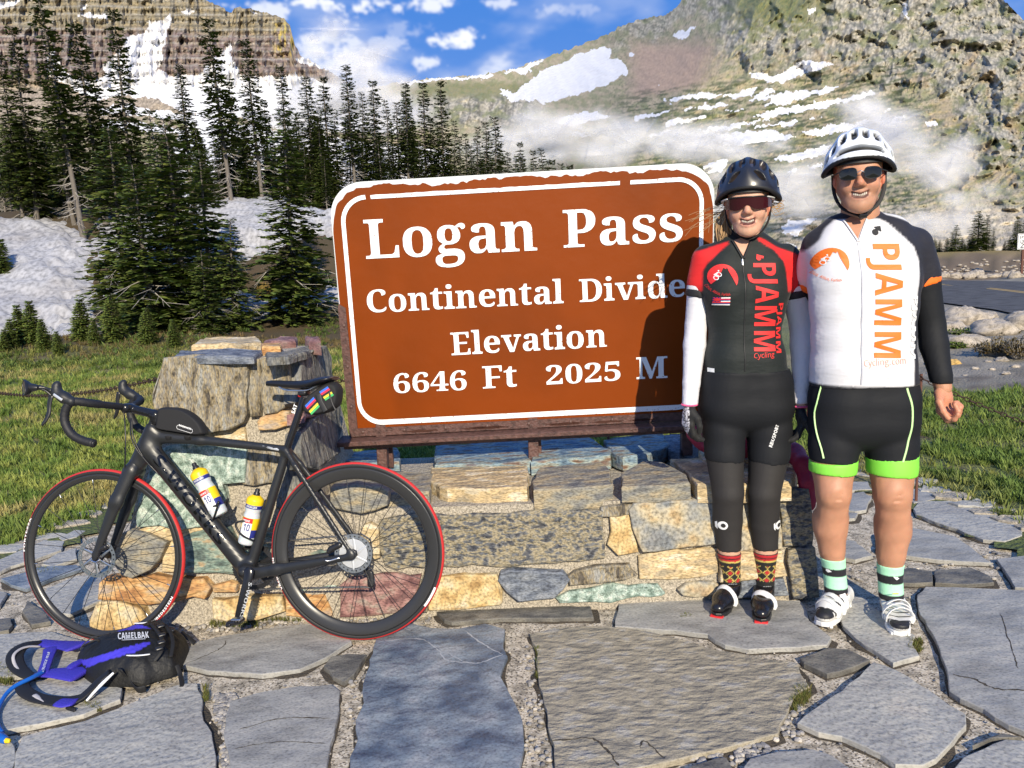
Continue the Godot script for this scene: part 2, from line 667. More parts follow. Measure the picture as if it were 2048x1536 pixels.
func materials() -> void:
	var P := FastNoiseLite.TYPE_PERLIN
	var S := FastNoiseLite.TYPE_SIMPLEX_SMOOTH
	var C := FastNoiseLite.TYPE_CELLULAR
	var V := FastNoiseLite.TYPE_VALUE_CUBIC
	var grey := func(a: float) -> Color: return Color(a, a, a)
	ntex("grain", 0.03, S, 5, [[0.0, grey.call(0.55)], [0.4, grey.call(0.85)], [0.6, grey.call(0.95)], [1.0, grey.call(1.0)]], 0.0, 512, 3)
	ntex("fine", 0.12, S, 4, [[0.0, grey.call(0.5)], [0.35, grey.call(0.82)], [0.65, grey.call(0.97)], [1.0, grey.call(1.0)]], 0.0, 512, 4)
	ntex("fleck", 0.06, S, 5, [[0.0, grey.call(0.62)], [0.32, grey.call(0.88)], [0.5, grey.call(0.95)], [1.0, grey.call(1.0)]], 0.0, 512, 33)
	ntex("bump", 0.02, S, 6, [], 10.0, 512, 5)
	ntex("bump_fine", 0.07, S, 5, [], 7.0, 512, 6)
	ntex("cleave", 0.018, S, 6, [], 14.0, 512, 7, 14.0)
	ntex("pebble", 0.11, C, 1, [[0.0, L(0.10, 0.085, 0.065)], [0.14, L(0.20, 0.17, 0.13)], [0.24, L(0.52, 0.445, 0.335)], [0.75, L(0.64, 0.555, 0.425)], [1.0, L(0.78, 0.71, 0.60)]], 0.0, 512, 8)
	ntex("pebble_n", 0.11, C, 1, [], 6.0, 512, 8)
	M.mortar = tri_mat(Color.WHITE, tex.pebble, Vector3.ONE * 3.2, tex.pebble_n, 0.8, tex.grain, Vector3.ONE * 0.9, 0.95)
	M.earth = vmat(0.95)
	M.earth.normal_enabled = true
	M.earth.normal_texture = tex.bump_fine
	M.earth.uv1_triplanar = true
	M.earth.uv1_world_triplanar = true
	M.earth.uv1_scale = Vector3.ONE * 0.7
	M.earth.albedo_texture = tex.fine
	M.asphalt = tri_mat(L(0.115, 0.115, 0.12), tex.fine, Vector3.ONE * 0.6, tex.bump_fine, 0.5, tex.grain, Vector3.ONE * 0.12, 0.9)
	M.road_yellow = mat(L(0.42, 0.28, 0.07), 0.8)
	M.far_rock = vmat(0.95)
	M.far_snow = mat(L(0.72, 0.72, 0.73), 0.75)
	M.far_snow.uv1_triplanar = true
	M.far_snow.uv1_world_triplanar = true
	M.far_snow.uv1_scale = Vector3.ONE * 0.012
	M.far_snow.albedo_texture = ntex("snow_tone", 0.02, S, 4, [[0.0, L(0.72, 0.68, 0.64)], [0.45, grey.call(0.97)], [1.0, Color.WHITE]], 0.0, 256, 9)
	M.bark = tri_mat(L(0.20, 0.175, 0.15), tex.fine, Vector3(2.5, 0.8, 2.5), tex.bump_fine, 1.0)
	M.bark.uv1_world_triplanar = false
	M.dead_wood = mat(L(0.36, 0.33, 0.29), 0.9)
	M.needles = vmat(0.7)
	M.needles.backlight_enabled = true
	M.needles.backlight = L(0.25, 0.30, 0.12)
	M.needles.metallic_specular = 0.35
	M.snow = tri_mat(L(0.50, 0.50, 0.525), tex.snow_tone, Vector3.ONE * 0.07, tex.bump, 0.10, tex.grain, Vector3.ONE * 0.35, 0.7)
	M.sign_metal = mat(L(0.62, 0.66, 0.69), 0.5)
	M.sign_brown = tri_mat(L(0.205, 0.038, 0.0015), ntex("film", 0.006, S, 4, [[0.0, L(0.78, 0.80, 0.82)], [0.6, Color.WHITE], [1.0, Color.WHITE]], 0.0, 256, 15), Vector3.ONE * 0.8, tex.bump, 0.04, null, Vector3.ONE, 0.42)
	M.sign_brown.metallic_specular = 0.3
	M.sign_white = tri_mat(L(0.82, 0.85, 0.87), ntex("chips", 0.05, S, 4, [[0.0, L(0.15, 0.06, 0.03)], [0.17, L(0.25, 0.12, 0.06)], [0.20, Color.WHITE], [1.0, Color.WHITE]], 0.0, 512, 16), Vector3.ONE * 2.6, null, 0.0, null, Vector3.ONE, 0.5)
	M.sign_frame = tri_mat(L(0.125, 0.062, 0.052), tex.grain, Vector3.ONE * 2.0, tex.bump_fine, 0.25, null, Vector3.ONE, 0.5)
	M.sign_screw = mat(L(0.10, 0.055, 0.045), 0.45)
	M.rust = tri_mat(L(0.085, 0.03, 0.018), tex.fine, Vector3.ONE * 6.0, tex.bump_fine, 1.5, null, Vector3.ONE, 0.95)
	M.rubber = mat(L(0.012, 0.012, 0.013), 0.6)
	M.red_rubber = mat(L(0.50, 0.022, 0.022), 0.65)
	M.carbon = mat(L(0.016, 0.017, 0.019), 0.38)
	M.carbon_gloss = mat(L(0.010, 0.010, 0.012), 0.22)
	M.rim_carbon = mat(L(0.028, 0.028, 0.029), 0.30)
	M.carbon_mark = mat(L(0.003, 0.003, 0.004), 0.10)
	M.black_metal = mat(L(0.014, 0.014, 0.016), 0.35)
	M.chrome = mat(L(0.62, 0.63, 0.65), 0.28, 1.0)
	M.chain = mat(L(0.30, 0.29, 0.28), 0.4, 1.0)
	M.alloy = mat(L(0.68, 0.69, 0.70), 0.35, 0.6)
	M.mirror = mat(L(0.9, 0.9, 0.9), 0.03, 1.0)
	M.saddle = mat(L(0.010, 0.010, 0.012), 0.32)
	M.hood = mat(L(0.014, 0.015, 0.018), 0.5)
	M.bar_tape = tri_mat(L(0.013, 0.013, 0.017), tex.fine, Vector3.ONE * 9.0, tex.bump_fine, 0.3, null, Vector3.ONE, 0.6)
	M.print_white = mat(L(0.78, 0.79, 0.80), 0.5)
	M.print_grey = mat(L(0.38, 0.40, 0.42), 0.4)
	M.red_dot = mat(L(0.55, 0.02, 0.02), 0.4)
	M.yellow_plastic = mat(L(0.80, 0.55, 0.01), 0.4)
	M.bottle_blue = mat(L(0.018, 0.025, 0.19), 0.45)
	M.bottle = mat(L(0.55, 0.58, 0.60), 0.35)
	M.bottle.subsurf_scatter_enabled = true
	M.bottle.subsurf_scatter_strength = 0.3
	M.bag_black = tri_mat(L(0.011, 0.011, 0.013), tex.fine, Vector3.ONE * 12.0, tex.bump_fine, 0.35, null, Vector3.ONE, 0.75)
	M.bag_trim = mat(L(0.016, 0.016, 0.018), 0.5)
	M.pack_cloth = vmat(0.62)
	M.pack_cloth.uv1_triplanar = true
	M.pack_cloth.uv1_world_triplanar = true
	M.pack_cloth.uv1_scale = Vector3.ONE * 6.0
	M.pack_cloth.normal_enabled = true
	M.pack_cloth.normal_texture = tex.bump
	M.pack_cloth.normal_scale = 0.5
	M.pack_cloth_black = mat(L(0.008, 0.008, 0.009), 0.7)
	M.pack_blue = tri_mat(L(0.055, 0.04, 0.50), tex.fine, Vector3.ONE * 8.0, tex.bump, 0.5, null, Vector3.ONE, 0.6)
	M.pack_grey = mat(L(0.42, 0.40, 0.40), 0.7)
	M.tube_blue = mat(L(0.01, 0.10, 0.42), 0.3)
	M.skin = vmat(0.55)
	M.skin.subsurf_scatter_enabled = true
	M.skin.subsurf_scatter_strength = 0.12
	M.skin.uv1_triplanar = true
	M.skin.uv1_world_triplanar = true
	M.skin.uv1_scale = Vector3.ONE * 7.0
	M.skin.normal_enabled = true
	M.skin.normal_texture = tex.bump_fine
	M.skin.normal_scale = 0.16
	M.skin_flat = mat(L(0.50, 0.275, 0.185), 0.55)
	M.skin_tan = mat(L(0.42, 0.195, 0.115), 0.55)
	M.tooth = mat(L(0.55, 0.50, 0.43), 0.35)
	M.cloth_v = vmat(0.75)
	M.cloth_v.rim_enabled = true
	M.cloth_v.rim = 0.12
	for k in ["cloth_v"]:
		M[k].uv1_triplanar = true
		M[k].uv1_world_triplanar = true
		M[k].uv1_scale = Vector3(2.0, 5.0, 2.0)
		M[k].normal_enabled = true
		M[k].normal_texture = ntex("folds", 0.012, S, 4, [], 6.0, 512, 61, 18.0)
		M[k].normal_scale = 0.7
	M.cloth_black = mat(L(0.011, 0.011, 0.013), 0.7)
	M.cloth_white = tri_mat(L(0.66, 0.65, 0.69), null, Vector3(2.5, 9.0, 2.5), tex.folds, 0.9, null, Vector3.ONE, 0.75)
	M.lycra = tri_mat(L(0.010, 0.011, 0.014), null, Vector3(2.0, 5.0, 2.0), tex.folds, 0.22, null, Vector3.ONE, 0.7)
	M.sheer = tri_mat(L(0.020, 0.018, 0.018), null, Vector3(2.0, 5.0, 2.0), tex.folds, 0.2, null, Vector3.ONE, 0.75)
	M.lycra.metallic_specular = 0.35
	M.patent_black = mat(L(0.010, 0.010, 0.013), 0.25)
	M.shoe_white = mat(L(0.70, 0.70, 0.69), 0.5)
	M.shoe_v = vmat(0.55)
	M.helmet_v = vmat(0.28)
	M.helmet_v.clearcoat_enabled = true
	M.helmet_v.clearcoat = 0.4
	M.helmet_black = mat(L(0.010, 0.010, 0.012), 0.6)
	M.lens_red = mat(L(0.035, 0.006, 0.010), 0.06)
	M.lens_dark = mat(L(0.008, 0.009, 0.010), 0.08)
	M.hair = mat(L(0.34, 0.21, 0.10), 0.5)
	M.print_red = mat(L(0.70, 0.025, 0.025), 0.65)
	M.print_orange = mat(L(0.88, 0.16, 0.012), 0.6)
	M.print_pale_orange = mat(L(0.85, 0.38, 0.28), 0.6)
	M.zip_grey = mat(L(0.45, 0.46, 0.52), 0.5)
	M.pink = mat(L(0.75, 0.10, 0.25), 0.6)
	M.lime = mat(L(0.22, 0.66, 0.06), 0.6)
	M.pale_green = mat(L(0.52, 0.82, 0.36), 0.6)
	M.jacket = tri_mat(L(0.30, 0.012, 0.05), null, Vector3(3.0, 3.0, 3.0), tex.folds, 1.2, null, Vector3.ONE, 0.6)
	M.grass = vmat(0.8)
	M.grass.backlight_enabled = true
	M.grass.backlight = L(0.35, 0.38, 0.12)
	M.pebbles = vmat(0.85)
	M.pale_rock = tri_mat(L(0.62, 0.54, 0.44), tex.grain, Vector3.ONE * 0.5, tex.bump, 1.0, tex.fine, Vector3.ONE * 0.8, 0.9)
	M.ochre_rock = tri_mat(L(0.62, 0.40, 0.13), tex.grain, Vector3.ONE * 1.5, tex.bump, 0.8, null, Vector3.ONE, 0.9)
	M.rust_post = mat(L(0.11, 0.045, 0.03), 0.8)
	M.chain_rust = mat(L(0.05, 0.028, 0.02), 0.7, 0.4)
	M.mist = mat(Color(0.96, 0.955, 0.95), 1.0)
	M.mist.transparency = BaseMaterial3D.TRANSPARENCY_ALPHA
	var gt := GradientTexture2D.new()
	gt.width = 128
	gt.height = 128
	gt.fill = GradientTexture2D.FILL_RADIAL
	gt.fill_from = Vector2(0.5, 0.5)
	gt.fill_to = Vector2(1.0, 0.5)
	gt.gradient = Gradient.new()
	gt.gradient.offsets = PackedFloat32Array([0.0, 0.25, 0.5, 0.75, 1.0])
	gt.gradient.colors = PackedColorArray([Color(1, 1, 1, 0.40), Color(1, 1, 1, 0.33), Color(1, 1, 1, 0.19), Color(1, 1, 1, 0.06), Color(1, 1, 1, 0.0)])
	M.mist.albedo_texture = gt
	M.mist.metallic_specular = 0.0
	M.mist.backlight_enabled = true
	M.mist.backlight = Color(0.9, 0.9, 0.9)
const SUN := Vector3(-0.16, -0.50, -1.0)

func sky_color(d: Vector3, n1: FastNoiseLite, n2: FastNoiseLite) -> Color:
	var e := maxf(d.y, 0.0)
	var k := pow(clampf(1.0 - e, 0, 1), 10.0)
	var top := Vector3(0.030, 0.150, 0.48)
	var low := Vector3(0.66, 0.74, 0.86)
	var c := top.lerp(low, k)
	# torn fair-weather cloud, thicker in some parts of the sky than in others
	var p := d / (absf(d.y) + 0.32) * 1.6
	var big := n1.get_noise_3d(p.x * 0.6, p.y * 0.8, p.z * 0.6)
	var f := n2.get_noise_3d(p.x * 1.7 + big * 0.4, p.y * 5.0, p.z * 1.7)
	var g := n2.get_noise_3d(p.x * 6.0 + 9.0, p.y * 13.0, p.z * 6.0)
	var w := sstep(0.02, 0.50, big * 0.7 + f * 0.75 + g * 0.30 - 0.24)
	w = maxf(w, 0.20 * sstep(-0.15, 0.6, f + 0.5 * g))
	# the puffs over the saddle
	for q in PUFFS:
		var t: Vector3 = q[0]
		var r := (d - t)
		var s := Vector2(r.dot(Vector3(1, 0, 0)) / q[1], r.y / q[2])
		if s.length_squared() > 9.0:
			continue
		var h1 := n2.get_noise_3d(d.x * 26.0, d.y * 44.0, d.z * 26.0)
		var h2 := n2.get_noise_3d(d.x * 90.0 + 7.0, d.y * 150.0, d.z * 90.0)
		var m := exp(-s.length_squared() * 0.8) * 1.15 + 0.95 * h1 + 0.5 * h2 - 0.58
		w = maxf(w, q[3] * sstep(0.05, 0.6, m))
	c = c.lerp(Vector3(0.70, 0.71, 0.74), clampf(w, 0, 1) * 0.92)
	return Color(c.x, c.y, c.z)

var PUFFS := []

func make_sky() -> ImageTexture:
	for q in [[915, 82, 60, 20, 1.0], [858, 121, 38, 14, 0.8], [640, 8, 80, 22, 1.0], [690, 90, 55, 60, 0.75], [760, 90, 60, 20, 0.5], [830, 8, 90, 20, 0.9], [1000, 5, 40, 12, 0.7], [1085, 22, 40, 12, 0.5],
			[620, 150, 80, 90, 0.7], [740, 140, 60, 50, 0.5], [540, 20, 60, 18, 0.8], [1160, 20, 50, 14, 0.35], [800, 60, 60, 16, 0.3]]:
		PUFFS.append([ray(q[0], q[1]).normalized(), q[2] / F, q[3] / F, q[4]])
	var n1 := fnl(5, 1.0, 3)
	var n2 := fnl(11, 1.0, 5)
	var w := 512
	var h := 256
	var im := Image.create(w, h, false, Image.FORMAT_RGBF)
	for y in h:
		for x in w:
			im.set_pixel(x, y, sky_color(pano(x, y, w, h), n1, n2))
	w = 3072
	h = 1536
	im.resize(w, h, Image.INTERPOLATE_BILINEAR)
	# the same sky, finer where it is seen
	var lo := Vector2(1e9, 1e9)
	var hi := Vector2(-1e9, -1e9)
	for k in 21:
		for e in 2:
			var d := ray(-80 + 110.0 * k, [-60, 330][e]).normalized()
			var u := Vector2(atan2(d.x, -d.z) / TAU, acos(d.y) / PI)
			lo = lo.min(u); hi = hi.max(u)
	for y in range(int(lo.y * h), int(hi.y * h)):
		for x in range(int(lo.x * w), int(hi.x * w)):
			im.set_pixel(posmod(x, w), y, sky_color(pano(x, y, w, h), n1, n2))
	return ImageTexture.create_from_image(im)
func pano(x: int, y: int, w: int, h: int) -> Vector3:
	var a := (x + 0.5) / w * TAU
	var b := (y + 0.5) / h * PI
	return Vector3(sin(b) * sin(a), cos(b), -sin(b) * cos(a))

func environment() -> void:
	var cam := Camera3D.new()
	cam.name = "camera"
	cam.position = CAM
	cam.basis = CB
	cam.fov = rad_to_deg(2.0 * atan(768.0 / F))
	cam.near = 0.05
	cam.far = 9000.0
	add_child(cam)
	var sun := DirectionalLight3D.new()
	sun.name = "sun"
	sun.light_energy = 1.3
	sun.light_color = Color(1.0, 0.95, 0.85)
	sun.light_angular_distance = 0.5
	sun.shadow_enabled = true
	sun.basis = Basis.looking_at(SUN.normalized())
	add_child(sun)
	var e := Environment.new()
	e.background_mode = Environment.BG_SKY
	var ps := PanoramaSkyMaterial.new()
	ps.panorama = make_sky()
	e.sky = Sky.new()
	e.sky.sky_material = ps
	e.tonemap_mode = Environment.TONE_MAPPER_LINEAR
	e.tonemap_exposure = 1.55
	e.sdfgi_enabled = true
	e.ssao_enabled = true
	e.ssil_enabled = true
	e.volumetric_fog_enabled = true
	e.volumetric_fog_density = 0.0
	var we := WorldEnvironment.new()
	we.name = "environment"
	we.environment = e
	add_child(we)
# ---------- the lie of the land ----------
var nland := fnl(21, 0.12, 4)
var nfine := fnl(22, 1.1, 4)
var terrace := PackedVector2Array()
func th(x: float, z: float) -> float:
	var d := -z
	var a := x / maxf(d, 0.5)
	var h := SL * clampf(x, -4.0, 4.0)
	h += 4.3 * sstep(20.5, 34.0, d) * (1.0 - sstep(-0.08, 0.14, a))
	h += 1.2 * sstep(34.0, 60.0, d) * (1.0 - sstep(-0.08, 0.14, a))
	var r := sstep(0.2, 0.45, a)
	h += r * (0.10 * sstep(10, 16, d) + 0.22 * sstep(16, 34, d) + 1.15 * sstep(35.5, 45, d))
	var road := r * sstep(13.0, 15.5, d) * (1.0 - sstep(34.5, 36.0, d))
	h += nland.get_noise_2d(x, z) * 0.35 * sstep(6, 16, d) * (1.0 - road)
	h += nfine.get_noise_2d(x, z) * 0.05 * sstep(4.5, 8, d) * (1.0 - road)
	return h
func tp(x: float, y: float, far := 60.0) -> Vector3:
	var d := ray(x, y)
	var t := 3.0
	var last := t
	while t < far:
		var p := CAM + d * t
		if p.y < th(p.x, p.z):
			for k in 12:
				var m := (t + last) * 0.5
				p = CAM + d * m
				if p.y < th(p.x, p.z):
					t = m
				else:
					last = m
			break
		last = t
		t *= 1.02
	var q := CAM + d * t
	q.y = th(q.x, q.z)
	return q

func ground() -> void:
	var tpx := [-500, 1240, 0, 1095, 60, 1083, 110, 1062, 300, 985, 560, 950, 1000, 930, 1500, 935, 1720, 948, 1830, 968, 1900, 998, 2048, 1052, 2500, 1230, 2700, 1900, -700, 1900]
	var flat := []
	for i in range(0, tpx.size(), 2):
		var p := gp(tpx[i], tpx[i + 1])
		terrace.append(Vector2(p.x, p.z))
		flat.append(p)
	# mortar bed of the paving
	var mb := MB.new()
	var tr := Geometry2D.triangulate_polygon(terrace)
	for p in flat:
		mb.add(p - Vector3(0, 0.016, 0))
	for t in range(0, tr.size(), 3):
		mb.tri(tr[t], tr[t + 2], tr[t + 1])
	for t in range(0, mb.ix.size(), 3):
		var fn := (mb.v[mb.ix[t + 2]] - mb.v[mb.ix[t]]).cross(mb.v[mb.ix[t + 1]] - mb.v[mb.ix[t]])
		if fn.y < 0.0:
			var s := mb.ix[t]; mb.ix[t] = mb.ix[t + 1]; mb.ix[t + 1] = s
	var inner: PackedVector2Array = Geometry2D.offset_polygon(terrace, -0.3)[0]
	setting("pavement", mb.mesh(false), M.mortar)
	# ground sheet in rings about the place, out to the horizon
	var g := MB.new()
	var nr := 230
	var na := 560
	var np := fnl(31, 0.35, 4)
	var nq := fnl(32, 2.2, 3)
	var rad := PackedFloat32Array()
	for i in nr:
		rad.append(1.2 * pow(2600.0 / 1.2, pow(float(i) / (nr - 1), 1.35)))
	for i in nr:
		for k in na:
			# finer ahead of the viewer than behind
			var u := float(k) / na * 2.0 - 1.0
			var th_ := PI * (0.42 * u + 0.58 * u * u * u)
			var x := sin(th_) * rad[i]
			var z := -cos(th_) * rad[i]
			var d := -z
			var a := x / maxf(d, 0.3)
			var n := np.get_noise_2d(x, z)
			var m := nq.get_noise_2d(x, z)
			var c := Vector3(0.16, 0.18, 0.05).lerp(Vector3(0.24, 0.20, 0.085), sstep(-0.25, 0.35, n + 0.5 * m))
			c = c.lerp(Vector3(0.085, 0.12, 0.03), sstep(0.05, 0.4, -n + 0.3 * m) * 0.7)
			var duff := sstep(15.5, 19.5, d + 2.0 * n) * (1.0 - sstep(-0.05, 0.1, a))
			c = c.lerp(Vector3(0.075, 0.045, 0.026), duff * 0.85)
			var right := sstep(0.30, 0.42, a) * sstep(7.2, 8.6, d + 1.2 * n)
			c = c.lerp(Vector3(0.40, 0.36, 0.30) * (0.8 + 0.6 * m), right * 0.9)
			var bank := sstep(0.2, 0.3, a) * sstep(36.0, 37.5, d)
			c = c.lerp(Vector3(0.21, 0.155, 0.10) * (1.0 + 0.9 * m), bank)
			c = c.lerp(Vector3(0.36, 0.27, 0.09), bank * sstep(42.5, 45.0, d + n))
			if a > 0.3 and d < 9.0 and d > 4.0:
				c = c.lerp(Vector3(0.085, 0.06, 0.04), sstep(0.0, 0.35, n * 0.6 + m * 0.7) * 0.75)
			g.col = Color(c.x, c.y, c.z)
			g.add(Vector3(x, th(x, z) - (0.0 if rad[i] < 400.0 else (rad[i] - 400.0) * 0.02), z))
	for i in nr - 1:
		for k in na:
			var a := i * na + k
			var b := i * na + (k + 1) % na
			var cen := (g.v[a] + g.v[b + na]) * 0.5
			if rad[i] < 12.0 and Geometry2D.is_point_in_polygon(Vector2(cen.x, cen.z), inner):
				continue
			g.quad(a, a + na, b + na, b)
	for t in range(0, g.ix.size(), 3):
		var fn := (g.v[g.ix[t + 2]] - g.v[g.ix[t]]).cross(g.v[g.ix[t + 1]] - g.v[g.ix[t]])
		if fn.y < 0.0:
			var s := g.ix[t]; g.ix[t] = g.ix[t + 1]; g.ix[t + 1] = s
	setting("ground", g.mesh(true, true), M.earth)

func road() -> void:
	var near := [[1500, 606], [1780, 606], [1880, 607], [1990, 622], [2048, 635], [2120, 655], [2300, 712]]
	var far := [[1500, 556], [1780, 560], [1880, 562], [1990, 563.5], [2048, 565], [2120, 567], [2300, 574]]
	var mid := [[1500, 563], [1780, 566], [1880, 570], [1990, 580], [2048, 587], [2120, 596], [2300, 622]]
	var mb := MB.new()
	var my := MB.new()
	for i in near.size():
		var pn := tp(near[i][0], near[i][1])
		var pf := tp(far[i][0], far[i][1])
		var pm := tp(mid[i][0], mid[i][1])
		for k in 9:
			var q: Vector3 = pn.lerp(pf, k / 8.0)
			q.y = th(q.x, q.z) + 0.035
			mb.add(q)
		for s in [-0.5, -0.16, 0.16, 0.5]:
			var q: Vector3 = pm + (pf - pn).normalized() * s * 0.9
			q.y = th(q.x, q.z) + 0.0358
			my.add(q)
	mb.grid(near.size(), 9, 0)
	for i in near.size() - 1:
		for s in [0, 2]:
			my.quad(i * 4 + s, i * 4 + s + 1, i * 4 + 5 + s, i * 4 + 4 + s)
	for m in [mb, my]:
		for t in range(0, m.ix.size(), 3):
			var s: int = m.ix[t]; m.ix[t] = m.ix[t + 1]; m.ix[t + 1] = s
	var r := setting("road", mb.mesh(), M.asphalt)
	part(r, "centre_line", my.mesh(), M.road_yellow)

# ---------- mountains ----------
func line_y(pts: Array, x: float) -> float:
	for i in range(0, pts.size() - 2, 2):
		if x <= pts[i + 2]:
			return lerpf(pts[i + 1], pts[i + 3], clampf((x - pts[i]) / (pts[i + 2] - pts[i]), 0.0, 1.0))
	return pts[pts.size() - 1]

# One mountain: skyline (pixels) over a foot, depth given by a function, colour by another; snow gets its own surface.
func mountain(nm: String, x0: float, x1: float, nx: int, ny: int, ridge: Array, foot: float, depth: Callable, shade: Callable, snows: Array, snow_nm: String) -> void:
	var rock := MB.new()
	var snow := MB.new()
	var kept := PackedByteArray()
	var polys := []
	for s in snows:
		var pg := pg2(s)
		var r := Rect2(pg[0], Vector2.ZERO)
		for p in pg:
			r = r.expand(p)
		polys.append([pg, r.grow(6)])
	var nw := fnl(77, 0.035, 4)
	var nr := fnl(78, 0.06, 4)
	var w := nx + 1
	var map := PackedInt32Array()
	map.resize(w * (ny + 1))
	map.fill(-1)
	for j in ny + 1:
		var v := float(j) / ny
		for i in w:
			var x := lerpf(x0, x1, float(i) / nx)
			var top := line_y(ridge, x) + 5.0 * nr.get_noise_1d(x) + 2.0 * nr.get_noise_1d(x * 3.0)
			var y := lerpf(foot, top, v)
			var dd: float = depth.call(x, y, v)
			rock.col = shade.call(x, y, v)
			rock.add(CAM + ray(x, y) * dd)
			var wx := x + 9.0 * nw.get_noise_2d(x, y) + 3.0 * nw.get_noise_2d(x * 4.0, y * 4.0)
			var wy := y + 7.0 * nw.get_noise_2d(x + 500.0, y) + 3.0 * nw.get_noise_2d(x * 4.0 + 50, y * 4.0)
			var hit := 0
			for q in polys:
				if q[1].has_point(Vector2(wx, wy)) and Geometry2D.is_point_in_polygon(Vector2(wx, wy), q[0]):
					hit = 1
					break
			kept.append(hit)
	for j in ny:
		for i in nx:
			var a := j * w + i
			var s := kept[a] + kept[a + 1] + kept[a + w] + kept[a + w + 1]
			if s >= 3:
				var q := [a, a + 1, a + w + 1, a + w]
				for k in 4:
					if map[q[k]] < 0:
						map[q[k]] = snow.add(rock.v[q[k]])
				snow.quad(map[q[0]], map[q[1]], map[q[2]], map[q[3]])
			else:
				rock.quad(a, a + 1, a + w + 1, a + w)
	var o := setting(nm, rock.mesh(true, true), M.far_rock)
	var sn := part(o, snow_nm, snow.mesh(true), M.far_snow)
	sn.set_meta("kind", "structure")

